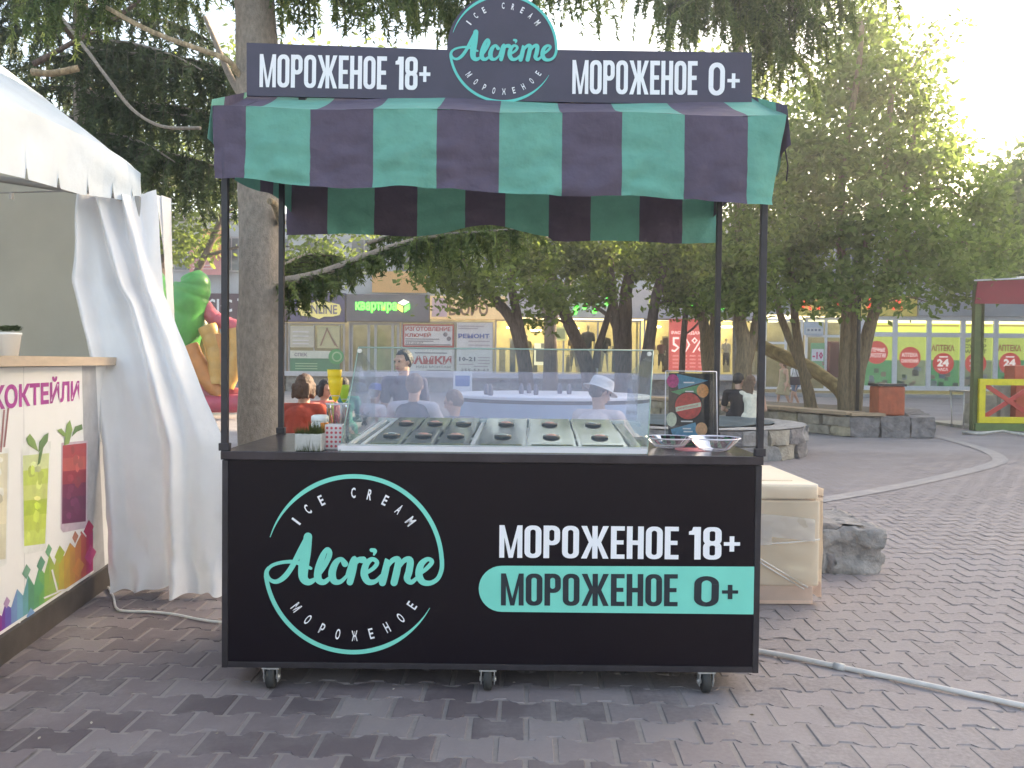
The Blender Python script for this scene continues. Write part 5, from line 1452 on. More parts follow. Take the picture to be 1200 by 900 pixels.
    if hair:
        M = MB()
        M.ell(hp_(0, -.024, .036 if hairstyle != 'bun' else .036), ((.088 if hairstyle != 'bun' else .086) * s, (.098 if hairstyle != 'bun' else .098) * s, (.096 if hairstyle != 'bun' else .094) * s), rot)
        if hairstyle == 'short':
            M.ell(hp_(0, -.05, -.0), (.08 * s, .07 * s, .075 * s), rot)
        if hairstyle == 'bob':
            M.ell(hp_(0, -.035, -.02), (.098 * s, .092 * s, .105 * s), rot)
            for sgn in (-1, 1): M.cap(hp_(sgn * .075, -.005, .02), hp_(sgn * .08, .0, -.08), .032 * s, .03 * s)
            for k in range(7): M.cap(hp_((k - 3) * .024, -.09, 0), hp_((k - 3) * .026, -.085, -.11 + .012 * (k % 2)), .026 * s, .015 * s, 8)
        if hairstyle == 'long':
            M.ell(hp_(0, -.045, -.02), (.09 * s, .075 * s, .10 * s), rot)
            for k in range(7): M.cap(hp_((k - 3) * .024, -.085, -.02), hp_((k - 3) * .028, -.10, -.26 - .02 * (k % 3)), .032 * s, .014 * s, 8)
        if hairstyle == 'bun':
            M.ell(hp_(0, -.05, .0), (.074 * s, .062 * s, .08 * s), rot); M.ell(hp_(0, -.115, .01), .036 * s)
            for sgn in (-1, 1): M.cap(hp_(sgn * .07, .0, .07), hp_(sgn * .078, -.03, -.02), .018 * s, .02 * s)
        me = fuse(M, .008, 2)
        # clear the face: pull hair in front of the hairline back inside the skull
        ri = rot.transposed()
        for v in me.vertices:
            q = ri @ (v.co - H) / s
            if q.y > .03 and q.z < (.075 if hairstyle != 'bun' else .076): v.co = H + rot @ (Vector((q.x * .8, min(q.y, .03) - (q.y - .03) * .6, q.z)) * s)
            n_ = noise.noise(v.co * 55) * .006; v.co += (v.co - H).normalized() * n_
        link_mesh('hair', offset(me, p), hair, p)
    if hat:
        kind, m_h = hat; M = MB(); M.sm = True
        def ring(rx, ry, z0, n=28): return [hp_(rx * math.cos(2 * math.pi * k / n), -.012 + ry * math.sin(2 * math.pi * k / n), z0) for k in range(n)]
        prof = [(.098, .112, .04), (.098, .112, .075), (.088, .10, .115), (.06, .07, .138), (.02, .02, .145)]
        if kind == 'panama': prof = [(.155, .17, .012), (.15, .165, .02), (.105, .118, .04), (.10, .113, .085), (.09, .10, .125), (.05, .06, .138), (.01, .01, .135)]
        rs = [ring(*q) for q in prof]; b0 = len(M.V)
        for q in rs: M.V += q
        n = 28
        for i in range(len(rs) - 1):
            for k in range(n): M._f((b0 + i * n + k, b0 + i * n + (k + 1) % n, b0 + (i + 1) * n + (k + 1) % n, b0 + (i + 1) * n + k))
        if kind == 'cap': M.prism([hp_(.07, .085, .05), hp_(.05, .17, .035), hp_(-.05, .17, .035), hp_(-.07, .085, .05)], hu * .008)
        part('hat', M, m_h, p)
    return p
def offset(me, parent):
    o = wloc(parent); me.transform(Matrix.Translation(-o)); return me
PI = math.pi
person('person in a red T-shirt with brown bob hair, seen from behind', 358, 454, 8.0, -.25, True, .98, .25, .2, shirt=cloth('red', (.40, .055, .03)), pants=cloth('dark', (.05, .05, .07)), hair=hairm('brown', (.10, .05, .03)), hairstyle='bob', arms='table')
person('dark haired child in coral pink top beside the red T-shirt', 382, 456, 8.7, -2.2, False, .78, .1, .3, shirt=cloth('coral', (.62, .20, .17)), pants=cloth('navy', (.05, .06, .12)), hair=hairm('black', (.025, .02, .02)), hairstyle='bob', arms='lap')
person('child in teal clothes standing behind the yellow cone cups', 402, 452, 9.3, .3, False, .74, .05, .2, shirt=cloth('teal', (.03, .20, .20)), pants=cloth('teal', (.03, .20, .20)), hair=hairm('black', (.025, .02, .02)), sleeve='long', arms='lap')
person('smiling woman in navy T-shirt with dark tied hair standing over the others', 472, 424, 8.9, 2.5, False, 1.0, .12, .12, shirt=cloth('navy_t', (.045, .05, .09)), pants=cloth('jeans', (.08, .11, .2)), hair=hairm('black', (.025, .02, .02)), hairstyle='bun', arms='down', bodyyaw=2.9)
person('seated man with cropped hair in navy shirt with grey raglan sleeves', 486, 453, 8.3, -.12, True, 1.0, .15, .12, shirt=cloth('navy_r', (.05, .055, .095)), raglan=cloth('pale_grey', (.52, .50, .54)), sleeve='long', pants=cloth('dark', (.05, .05, .07)), hair=hairm('cropped', (.16, .11, .09)), arms='table')
person('man in a dark blue shirt stooping beside the round table', 531, 471, 8.55, .5, True, .95, .35, .35, shirt=cloth('blue_grey', (.10, .11, .19)), pants=cloth('dark', (.05, .05, .07)), hair=hairm('cropped', (.16, .11, .09)), arms='table', headyaw=.7)
person('child in blue cap and white top with dark straps', 441, 461, 9.0, -.7, False, .74, .1, .2, shirt=cloth('white', (.68, .68, .72)), pants=cloth('navy', (.05, .06, .12)), hair=hairm('brown', (.10, .05, .03)), hat=('cap', cloth('blue_cap', (.10, .17, .52))), straps=cloth('dark', (.05, .05, .07)), arms='lap')
person('person in white sun hat and pale pink white shirt bending over the table', 704, 460, 8.4, -.55, True, 1.1, .62, .4, shirt=cloth('pinkish_white', (.80, .68, .66)), pants=cloth('beige', (.4, .35, .28)), hair=hairm('dark_brown', (.05, .03, .025)), hat=('panama', cloth('white_hat', (.72, .70, .68))), arms='table', headyaw=-.5, sleeve='long')
person('dark haired man in black T-shirt sitting on the basin rim', 866, 446, 14.3, -.3, True, 1.0, .12, .2, shirt=cloth('black_t', (.025, .02, .022)), pants=cloth('dark', (.05, .05, .07)), hair=hairm('black', (.025, .02, .02)), arms='lap', headyaw=-.5)
person('woman with long brown hair in cream top and denim shorts', 880, 448, 14.2, -.2, True, .93, .1, .15, shirt=cloth('cream', (.70, .64, .52)), sleeve='none', pants=cloth('denim', (.17, .23, .36)), legs='shorts', hair=hairm('brown2', (.15, .085, .05)), hairstyle='long', arms='lap', headyaw=-.5)
person('woman in a beige dress walking past the shops', 917, 426, 27.0, PI / 2 + .2, False, .98, .02, .05, shirt=None, dress=cloth('beige_dress', (.40, .33, .21)), hair=hairm('brown2', (.15, .085, .05)), hairstyle='long', arms='down', walk=.16)
wl = person('woman in white blouse carrying a dark handbag past the shops', 930, 426, 27.6, PI / 2 + .1, False, .98, .02, .05, shirt=cloth('white_b', (.74, .73, .76)), pants=cloth('denim', (.17, .23, .36)), legs='shorts', hair=hairm('black', (.025, .02, .02)), hairstyle='bob', arms='down', walk=-.16)
hb = at(932, 446, 27.3)
mb = MB(); mb.box(hb.x - .16, 27.25, hb.z - .14, hb.x + .18, 27.38, hb.z + .12, .03); mb.tube([(hb.x - .12, 27.3, hb.z + .1), (hb.x - .04, 27.32, hb.z + .45), (hb.x + .1, 27.34, hb.z + .1)], .012, 6)
solo('handbag', mb, cloth('bag', (.05, .04, .06)), 'dark handbag hanging from the arm of the white blouse woman', 'handbag', hb)
# low benches under the seated people
for (xa, xb, yb, zb, lab) in ((-2.35, -.35, 7.95, .33, 'low plank bench behind the left half of cart'), (.45, 1.2, 7.95, .33, 'low plank bench under the sun hat person')):
    be = thing('plank_bench', lab, 'bench', ((xa + xb) / 2, yb, 0), 'low plank benches')
    for k in range(2): mb = MB(); mb.box(xa, yb - .2 + k * .21, zb - .04, xb, yb - .005 + k * .21, zb, .004); part('plank', mb, M_WOOD, be)
    for xx in (xa + .15, xb - .2): mb = MB(); mb.box(xx, yb - .17, 0, xx + .05, yb + .17, zb - .041, .003); part('leg', mb, M_WOOD, be)
# ================================================================== SHOP ROW
FY = 36.0
M_WALLP = mat('pale_pink_cladding', (.50, .44, .46), .7, .06, 2, .05, 20)
M_WALLG = mat('grey_render', (.42, .43, .46), .8, .12, 1.2, .1, 20)
M_WFR = mat('white_window_frame', (.70, .70, .74), .45, .05, 6)
M_GREYF = mat('grey_window_frame', (.38, .36, .38), .5, .1, 6)
M_PANE = glass_mat('shop_glass', (.80, .84, .82), .9)
M_WARM = mat('warm_shop_interior', (.62, .49, .24), .8, .0, 1.1, emit=.26, col2=(.20, .15, .07))
M_DIM = mat('dim_shop_interior', (.22, .20, .14), .8, .5, 1.3, emit=.12)
def X(px, Y=FY): return at(px, 428, Y).x
def Z(py, px=700, Y=FY): return at(px, py, Y).z
def bx(px0, py0, px1, py1, y0, y1):
    x0, x1, z0, z1 = rect(px0, py0, px1, py1, y0); mb = MB(); mb.box(x0, y0, z0, x1, y1, z1); return mb
shop = thing('shop_building', 'long low shop building with lit windows behind the trees', 'building', (X(700), FY, 0))
# walls: upper storey, piers between the windows, stone plinth
mb = MB(); mb.box(X(180), FY + .3, 3.45, X(1420), FY + 9, 7.2); part('upper_wall', mb, M_WALLG, shop)
for k, px in enumerate(range(200, 1400, 52)):
    x0, x1 = X(px), X(px + 34)
    mb = MB(); mb.box(x0, FY + .22, 5.0, x1, FY + .298, 6.5); w = part('upper_window', mb, M_GREYF, shop)
    mb = MB(); mb.box(x0 + .08, FY + .2, 5.08, (x0 + x1) / 2 - .03, FY + .219, 6.42); mb.box((x0 + x1) / 2 + .03, FY + .2, 5.08, x1 - .08, FY + .219, 6.42); part('pane', mb, mat('dark_pane', (.10, .12, .15), .1, .3, .6), w)
mb = MB(); mb.box(X(180), FY + .0, 7.205, X(1420), FY + 9, 7.45); part('parapet', mb, M_WALLP, shop)
mb = MB(); mb.box(X(180), FY + 2.2, 0, X(1420), FY + 2.4, 3.44); part('shop_rear_wall', mb, M_DIM, shop)
mb = MB(); mb.box(X(180), FY + .3, 3.2, X(1420), FY + 2.2, 3.44); part('shop_ceiling', mb, mat('lit_shop_ceiling', (.9, .8, .58), .8, emit=.5), shop)  # ceiling itself made to glow, added to brighten the mannequins
# stone plinth under the middle windows
plz = Z(444)
mb = MB(); mb.box(X(330), FY - .1, 0, X(895), FY + .4, plz - .02); part('plinth_core', mb, M_ST1, shop)
wl_ = thing('stone_plinth', None, None); wl_.parent = shop; 
stone_wall(Vector((X(575), FY - .12, 0)), Vector((X(888), FY - .12, 0)), 20, 3, plz - .02, wl_, .3, 401, [mat('plinth_stone_a', (.27, .23, .22), .9, .3, 5, .5, 20), mat('plinth_stone_b', (.22, .20, .21), .9, .3, 5, .5, 20), M_ST1])
mb = MB(); mb.box(X(330), FY - .35, plz, X(895), FY + .3, plz + .2); part('window_sill', mb, mat('pale_sill', (.55, .52, .55), .6, .1, 3), shop)
mb = MB(); mb.box(X(895), FY - .3, 0, X(1420), FY + .3, Z(462, 1100)); part('plinth_step', mb, mat('grey_step', (.34, .33, .35), .8, .1, 3), shop)

M_CLEAR = glass_mat('clear_shop_glass', (.97, .98, .97), .5)
def window(px0, px1, pyt, pyb, cols, fm, trans=None, fw=.07, inter=None, name='shop_window', dep=.0, glass=None):
    """frame with mullions at the given pixel columns, panes and an interior wall behind"""
    x0, x1, z0, z1 = rect(px0, pyt, px1, pyb, FY)
    y = FY - .05 + dep
    mb = MB()
    mb.box(x0, y, z1 - fw, x1, y + .1, z1); mb.box(x0, y, z0, x1, y + .1, z0 + fw)
    xs = [x0] + [X(c) - fw / 2 for c in cols] + [x1 - fw]
    for xx in xs: mb.box(xx, y + .001, z0 + fw, xx + fw, y + .099, z1 - fw)
    if trans:
        zt = Z(trans, (px0 + px1) / 2)
        for i in range(len(xs) - 1): mb.box(xs[i] + fw, y + .002, zt - fw / 2, xs[i + 1], y + .098, zt + fw / 2)
    w = part(name, mb, fm, shop)
    for i in range(len(xs) - 1):
        if trans:
            for (a, b_) in ((z0 + fw, zt - fw / 2), (zt + fw / 2, z1 - fw)):
                mb = MB(); mb.box(xs[i] + fw, y + .04, a, xs[i + 1], y + .05, b_); part('pane', mb, glass or M_PANE, w)
        else: mb = MB(); mb.box(xs[i] + fw, y + .04, z0 + fw, xs[i + 1], y + .05, z1 - fw); part('pane', mb, M_PANE, w)
    if inter: mb = MB(); mb.box(x0, FY + 1.5, z0, x1, FY + 1.55, z1); part('display_backdrop', mb, inter, w)
    return w
window(338, 404, 379, 437, [368, 398], M_GREYF, None, .06, M_DIM)
window(409, 468, 378, 440, [412, 432, 440, 460], M_GREYF, None, .10, M_DIM, 'shop_door')
window(470, 578, 377, 440, [533], M_GREYF, None, .06, M_DIM)
window(580, 751, 375, 440, [608, 660, 700, 738], M_GREYF, None, .06, M_WARM)
window(754, 890, 374, 440, [784, 828, 843, 866], M_GREYF, None, .06, M_WARM)
window(895, 940, 374, 456, [920], M_WFR, 402, .09, M_DIM, 'shop_door')
window(943, 1005, 372, 458, [967, 985], M_WFR, 394, .10, M_DIM)
M_LIME = mat('lime_shop_interior', (.40, .50, .13), .8, .12, .8, emit=.22)
window(1006, 1245, 371, 458, [1046, 1085.5, 1125, 1163.5, 1203], M_WFR, 393, .19, M_LIME, dep=-.16, glass=M_CLEAR)
rs = random.Random(12)
for px0, px1 in ((582, 750), (756, 888)):
    px = px0 + 3
    while px < px1 - 6:
        w = rs.uniform(4, 11); top_ = rs.uniform(388, 415); yy = FY + rs.uniform(.7, 1.3)
        x0, x1, z0, z1 = rect(px, top_, px + w, 436, yy); mb = MB(); mb.box(x0, yy, z0, x1, yy + .12, z1 - .1, .02); mb.box(x0 - .03, yy + .04, z1 - .09, x1 + .03, yy + .07, z1 - .05)
        part('clothes_rack', mb, mat('rack_%d' % rs.randrange(6), rs.choice(((.10, .08, .09), (.36, .28, .16), (.30, .10, .09), (.45, .42, .36), (.12, .14, .22), (.25, .22, .10))), .85, .3, 5), shop); px += w + rs.uniform(5, 16)
# warm lamps seen in the windows
for (px, py) in ((600, 385), (628, 388), (672, 386), (905, 377), (1074, 376), (1172, 376), (768, 384), (852, 384)):
    a_ = at(px, py, FY + 1.0); mb = MB(); mb.lathe([(0, 0), (.22, 0), (.26, .06), (0, .09)], a_, 14); part('ceiling_lamp', mb, mat('lamp_glow', (1, .85, .5), .5, emit=6), shop)

# ---------------------------------------------------------------- fascia signs
def fascia(px0, py0, px1, py1, m, label, dep=.0, name='shop_sign'):
    x0, x1, z0, z1 = rect(px0, py0, px1, py1, FY - .3)
    s = thing(name, label, 'sign', ((x0 + x1) / 2, FY - .25 - dep, z0), 'shop signs over the windows')
    mb = MB(); mb.box(x0, FY - .3 - dep, z0, x1, FY + .28, z1, .02); b = part('sign_board', mb, m, s)
    return b
def ftext(parent, s, px0, pyb, px1, pyt, m, Y, off=.02, res=1, spacing=1.0):
    a_, c_ = at(px0, pyb, Y), at(px1, pyb, Y); h = at(px0, pyt, Y).z - a_.z
    mb = text_mb(s, (a_.x, Y, at((px0 + px1) / 2, pyb, Y).z), (1, 0, 0), (0, 0, 1), c_.x - a_.x, h, off, res, spacing)
    return part('lettering', mb, m, parent)
GL = lambda n, c, e: mat('lit_' + n, c, .5, emit=e)
s1 = fascia(337, 343, 404, 377, mat('violet_fascia', (.07, .06, .16), .5, .1, 3), 'dark violet shop sign with yellow cloud shaped panel at left end')
mb = MB(); YB = FY - .315
cl = [(350, 357), (354, 353), (366, 355), (376, 351), (390, 355), (398, 357), (400, 363), (398, 369), (390, 371), (380, 371), (374, 374), (366, 371), (354, 370), (349, 365)]
mb.prism([at(x, y, YB) for x, y in reversed(cl)], (0, -.04, 0)); cl_ = part('cloud_panel', mb, mat('lit_yellow_panel', (.70, .60, .22), .5, emit=.08), s1)
ftext(s1, 'ONLINE', 355, 368, 395, 357, mat('grey_letters', (.14, .12, .2), .5), YB - .05)
s2 = fascia(406, 345, 503, 377, mat('grey_violet_fascia', (.12, .105, .14), .55, .1, 3), 'dark grey shop sign with glowing green lettering')
ftext(s2, 'квартира', 416.5, 366.5, 465, 354, GL('green', (.04, .85, .06), 1.4), FY - .33, .03)
YB2 = FY - .34
for P, c in (([(466, 355), (473, 351), (480, 354), (473, 358)], GL('pale', (.62, .72, .60), .5)), ([(466, 356.5), (472, 359.5), (472, 366), (466, 362)], GL('yellow', (.70, .80, .10), .8)), ([(474, 359.5), (480, 356), (480, 362), (474, 366)], GL('green', (.04, .85, .06), 1.4))):
    mb = MB(); mb.prism([at(x, y, YB2) for x, y in reversed(P)], (0, -.03, 0)); part('cube_emblem', mb, c, s2)
s3 = fascia(504, 347, 592, 374, mat('orange_cream_fascia', (.66, .45, .24), .55, .1, 2, emit=.12), 'orange cream shop sign half hidden by leaves')
mb = MB(); mb.box(*[v for v in (at(506, 374, FY - .33).x, FY - .33, at(515, 371, FY - .33).z, at(524, 350, FY - .33).x, FY - .31, at(515, 349, FY - .33).z)]); part('emblem_panel', mb, mat('pink_emblem', (.65, .42, .46), .5), s3)
ftext(s3, 'БЮРО', 526, 370, 572, 354, mat('brown_letters', (.22, .10, .05), .5), FY - .335, .03)
s4 = fascia(594, 338, 888, 373, M_WALLP, 'long pale pink shop sign with green lit marks among the leaves')
for (px, py, w, h) in ((675, 362, 7, 12), (686, 358, 6, 8), (698, 362, 8, 9), (712, 352, 6, 11), (718, 357, 5, 16), (808, 350, 5, 9), (812, 357, 6, 8), (826, 358, 6, 9), (842, 348, 7, 10), (848, 357, 6, 11)):
    a_, c_ = at(px - w / 2, py + h / 2, FY - .34), at(px + w / 2, py - h / 2, FY - .34); dx = (c_.x - a_.x) * .4
    mb = MB(); mb.prism([(a_.x, FY - .34, a_.z), (c_.x - dx, FY - .34, a_.z), (c_.x, FY - .34, c_.z), (a_.x + dx, FY - .34, c_.z)], (0, .03, 0)); part('lit_mark', mb, GL('green', (.04, .85, .06), 1.4), s4)
s5 = fascia(932, 346, 1075, 370, mat('yellow_fascia', (.55, .46, .10), .5, .1, 3, emit=.04), 'yellow shop sign with spaced red lit letters behind the big tree')
for ch, px in zip('АПТЕКА', (945, 964, 982, 1002, 1023, 1052)):
    ftext(s5, ch, px - 6, 363, px + 6, 347, GL('red', (.80, .05, .03), .6), FY - .34, .03)
s6 = fascia(1077, 338, 1260, 371, M_WALLG, 'plain grey band over the pharmacy windows')
s0 = fascia(222, 344, 336, 376, mat('maroon_fascia', (.07, .025, .05), .5, .1, 3), 'dark maroon shop sign with white serif capitals left of trunk')
ftext(s0, 'MUSIC', 214, 366, 272, 350, mat('white_letters', (.75, .74, .76), .5), FY - .33, .02)
ftext(s0, 'TEAM', 278, 366, 330, 350, mat('white_letters', (.75, .74, .76), .5), FY - .33, .02)
mb = MB(); mb.box(X(190), FY - .1, 0, X(336), FY + .25, Z(377, 260)); part('left_wing_wall', mb, mat('wing_wall', (.26, .25, .27), .8, .15, 2), shop)

# ---------------------------------------------------------------- posters
YP = FY - .14
def poster(px0, py0, px1, py1, m, label, y=YP, name='poster', group=None):
    x0, x1, z0, z1 = rect(px0, py0, px1, py1, y)
    p = thing(name, label, 'poster', ((x0 + x1) / 2, y, z0), group)
    mb = MB(); mb.box(x0, y, z0, x1, y + .03, z1); sh_ = part('poster_sheet', mb, m, p); return sh_
def patch(parent, px0, py0, px1, py1, m, y=YP, lift=.012, name='printed_patch'):
    x0, x1, z0, z1 = rect(px0, py0, px1, py1, y); mb = MB(); mb.poly([(x0, y - lift, z0), (x1, y - lift, z0), (x1, y - lift, z1), (x0, y - lift, z1)]); return part(name, mb, m, parent)
def disc3(parent, px, py, r, m, y, lift, name='printed_disc'):
    c = at(px, py, y); rr = r * y / FPX; mb = MB(); mb.poly([(c.x + rr * math.cos(a), y - lift, c.z + rr * math.sin(a)) for a in [2 * math.pi * k / 24 for k in range(24)]]); return part(name, mb, m, parent)
def I(n, c, e=0.0): return mat('poster_' + n, c, .5, .08, 3, emit=e)
p = poster(472, 380, 532, 407, I('redframe', (.42, .06, .07)), 'white key cutting poster with red border, upper one in window')
patch(p, 474, 382, 530, 405, I('white', (.66, .60, .62)))
ftext(p, 'ИЗГОТОВЛЕНИЕ', 475, 388, 528, 382.8, I('redtext', (.45, .04, .05)), YP - .02, .03); ftext(p, 'КЛЮЧЕЙ', 475, 395, 505, 389.5, I('redtext', (.45, .04, .05)), YP - .02, .03)
for k, (a, b_, c) in enumerate(((475, 515, 397.4), (475, 508, 399.8), (475, 528, 404))): patch(p, a, c - .6, b_, c + .5, I('ink', (.2, .16, .2)), YP, .02)
ftext(p, '357-60-37', 475, 403, 496, 400.6, I('ink', (.2, .16, .2)), YP - .02, .02)
for (x, y) in ((522, 392), (526, 397)): disc3(p, x, y, 2.6, I('ink', (.2, .16, .2)), YP, .02)
p = poster(472, 409, 532, 439, I('pale', (.60, .52, .54)), 'white lock repair poster with big red word, lower one in window')
patch(p, 474, 410, 530, 437, I('white', (.66, .60, .62)))
ftext(p, 'ЗАМКИ', 476, 427, 529, 417, I('redtext', (.45, .04, .05)), YP - .02, .05)
ftext(p, 'НАШ МОНТАЖ', 488, 431.5, 529, 428.5, I('ink', (.2, .16, .2)), YP - .02, .02); patch(p, 486, 413, 524, 414.3, I('ink', (.2, .16, .2)), YP, .02); patch(p, 500, 433.5, 528, 434.5, I('ink', (.2, .16, .2)), YP, .02)
p = poster(535, 378, 577, 438, I('white2', (.64, .60, .64)), 'tall white repair poster with blue heading and opening hours')
ftext(p, 'РЕМОНТ', 537, 396.5, 573.5, 391, I('bluetext', (.10, .14, .40)), YP - .02, .04); ftext(p, '10-21', 538, 423.5, 557, 418, I('inkb', (.08, .07, .14)), YP - .02, .03)
for a, b_, c in ((537, 567, 382.3), (537, 560, 385), (549, 574, 400), (549, 574, 404.5), (538, 555, 427), (560, 574, 419), (560, 574, 422.5), (560, 574, 426), (555, 572, 429.5)): patch(p, a, c - .5, b_, c + .5, I('mauve', (.40, .32, .40)), YP, .02)
ftext(p, '255-53-63', 540, 435, 573, 432, I('ink', (.2, .16, .2)), YP - .02, .02)
p = poster(784, 374, 829, 434, I('sale_red', (.50, .09, .08), .18), 'red sale poster with fifty percent figures in the shop window')
ftext(p, 'РАСПРОДАЖА', 787, 392.5, 826, 388, I('pinktext', (.75, .52, .50), .3), YP - .02, .02); ftext(p, '50%', 787, 413, 825, 395, I('pinktext', (.75, .52, .50), .3), YP - .02, .0)
for k in range(4):
    for j in range(4): patch(p, 788 + j * 10, 416 + k * 4.3, 795 + j * 10, 418 + k * 4.3, I('pinkline', (.60, .22, .20), .2), YP, .02)
p = poster(340, 411, 398, 436, I('greenposter', (.05, .20, .11)), 'green and white window poster with round emblem, behind red T-shirt person'); patch(p, 340, 411, 398, 420, I('cream', (.60, .58, .50)))
ftext(p, 'СПЕК', 345, 417.5, 360, 413.5, I('ink', (.2, .16, .2)), YP - .02, .03); disc3(p, 394, 418, 9, I('emgreen', (.05, .30, .10)), YP, .02); disc3(p, 395, 418, 6, I('palegreen', (.35, .5, .3)), YP, .03); disc3(p, 395, 418, 4.3, I('emgreen', (.05, .30, .10)), YP, .04)
for c in (426, 429, 432): patch(p, 346, c - .5, 372, c + .5, I('palegreen', (.35, .5, .3)), YP, .02)
p = poster(340, 382, 368, 407, I('beigeposter', (.52, .46, .38)), 'beige window poster with pale lines, above the green one')
for c in (389, 394, 399, 403): patch(p, 343, c - .8, 362, c + .5, I('white', (.66, .60, .62)), YP, .02)
p = poster(372, 382, 398, 408, I('tan_scene', (.50, .44, .26)), 'yellowish window poster with slanting cables, beside the beige one')
for (a, b_) in (((382, 384), (392, 405)), ((383, 384), (375, 405)), ((388, 396), (395, 407))):
    q0, q1 = at(*a, YP), at(*b_, YP); mb = MB(); mb.poly([(q0.x, YP - .02, q0.z), (q0.x + .06, YP - .02, q0.z), (q1.x + .06, YP - .02, q1.z), (q1.x, YP - .02, q1.z)]); part('printed_line', mb, I('brownline', (.30, .16, .12)), p)
p = poster(626, 402, 652, 428, I('photo_cream', (.66, .60, .40), .25), 'cream photo collage poster in the lit window')
patch(p, 628, 410, 650, 424, I('photo_dark', (.22, .16, .10))); patch(p, 634, 402.5, 648, 408, I('photo_grey', (.30, .28, .16)), YP, .02)
p = poster(640, 383, 664, 399, I('photo_olive', (.42, .42, .16), .2), 'olive picture hanging high in lit window'); patch(p, 642, 385, 662, 397, I('photo_mid', (.22, .25, .12), .1))
p = poster(950, 402, 966, 437, I('pharm_green', (.20, .42, .22)), 'green and white discount poster with magenta figures in window'); patch(p, 951, 409, 965, 423, I('white_pl', (.72, .70, .74))); ftext(p, '-10', 952, 421, 964.5, 412, I('mag', (.55, .03, .16)), YP - .02, .04); ftext(p, '%', 963, 428, 966, 424, I('mag', (.55, .03, .16)), YP - .02, .02)
p = poster(942, 377, 965, 393, I('photo_blue', (.45, .50, .58)), 'small photo of white buildings over the shop door'); patch(p, 944, 384, 963, 391, I('bldg', (.60, .60, .62))); 
for k in range(4): patch(p, 946 + k * 4.3, 385.5, 948.6 + k * 4.3, 388, I('bldgw', (.16, .18, .25)), YP, .02)
mb = MB(); a_ = at(977, 440, FY + .6); mb.box(a_.x - .25, FY + .5, .8, a_.x + .3, FY + .9, 2.35, .05); part('burgundy_banner', mb, mat('burgundy', (.18, .01, .06), .5), shop)
# pharmacy panels: lime top, photo bottom, round red badges
pans = [(1010, 1045), (1049, 1084), (1088, 1123.5), (1127, 1162), (1166, 1201), (1205, 1240)]
RB = I('badge_red', (.50, .06, .06), .12); WT = mat('white_badge', (.72, .70, .74), .5, emit=.15)
badge = [(1027, 413, 13.5, ('АПТЕЧНЫЕ', 'ТЕХНОЛОГИИ'), 0), (1066, 419, 12.5, ('АПТЕКА', 'СНИЖЕНИЙ'), 0), (1105, 426, 12.5, '24', 1), (1143, 426, 12.5, '24', 2), (1183, 426, 12.8, '24', 1), (1222, 426, 12.5, '24', 1)]
labs = ['lime pharmacy window panel with round red badge left of litter bin', 'lime pharmacy window panel with a lower round red badge, right above the bin', 'lime pharmacy window panel with red lettering and 24 hour badge left of the bare panel', 'lime pharmacy window panel with dark supermarket lettering behind the stall post', 'lime pharmacy window panel with 24 hour badge just right of stall post', 'lime pharmacy window panel with 24 hour badge at the frame edge']
for k, ((a, b_), (cx, cy, r_, tx, kind)) in enumerate(zip(pans, badge)):
    p = poster(a, 394.5, b_, 456, I('pharm_lime', (.42, .52, .13), .16), labs[k], name='window_panel', y=(YP := FY - .085))
    patch(p, a, 422, b_, 456, I('pharm_low%d' % (k % 2), ((.06, .26, .12), (.20, .26, .18))[k % 2], .12), YP, .006)
    rr = random.Random(k)
    for j in range(9):
        px_ = rr.uniform(a + 4, b_ - 4); py_ = rr.uniform(432, 452); w = rr.uniform(2, 4); patch(p, px_ - w, py_ - w * .8, px_ + w, py_ + w * 1.1, I('mot%d' % (j % 5), ((.12, .14, .13), (.30, .36, .40), (.35, .28, .22), (.08, .16, .10), (.22, .26, .34))[j % 5]), YP, .008 + .0015 * j)
    patch(p, a, 381, b_, 382.6, I('stripe', (.55, .30, .10), .1), YP, .004)
    disc3(p, cx, cy, r_, RB, YP, .03, 'red_badge')
    if kind == 0:
        ftext(p, tx[0], cx - r_ * .75, cy - .8, cx + r_ * .75, cy - 5.5, WT, YP - .045, .02); ftext(p, tx[1], cx - r_ * .8, cy + 6, cx + r_ * .8, cy + .6, WT, YP - .045, .02)
    else:
        ftext(p, '24', cx - 7, cy + 3.5, cx + 7, cy - 5.5, WT, YP - .045, .05); ftext(p, 'ЧАСА', cx - 6, cy + 8.8, cx + 6, cy + 5, WT, YP - .045, .02); patch(p, cx - 5, cy - 8.5, cx + 5, cy - 7, WT, YP, .045)
    if kind == 1: ftext(p, 'АПТЕКА', cx - 13.5, 411.5, cx + 13.5, 404, I('pharm_red', (.48, .08, .06)), YP - .03, .03)
    if kind == 2:
        for w_, t_ in ((402, 'ДИСКОНТ'), (408.5, 'СУПЕР'), (414.5, 'МАРКЕТ')): ftext(p, t_, cx - 13, w_ - .4, cx + 13, w_ - 5, I('dkgreen', (.05, .09, .03)), YP - .03, .03)
YP = FY - .14
# pink billboard on the left wing, orange boards upstairs
p = poster(222, 284, 262, 322, I('pinkboard', (.62, .24, .24)), 'pink billboard high on the left wing of shops', y=FY - .2)
ftext(p, 'MUSIC', 226, 306, 248, 297, I('pinktext2', (.75, .55, .55)), FY - .23, .02)
for c in (311, 315): patch(p, 226, c - .6, 250, c + .6, I('pinktext2', (.75, .55, .55)), FY - .2, .03)
p = poster(238, 268, 266, 300, I('orangeboard', (.70, .28, .10)), 'orange banner overlapping the pink billboard', y=FY - .45)
p = poster(436, 318, 500, 343, I('orangeboard2', (.66, .34, .12)), 'orange hoarding above the dark grey shop sign', y=FY - .2)

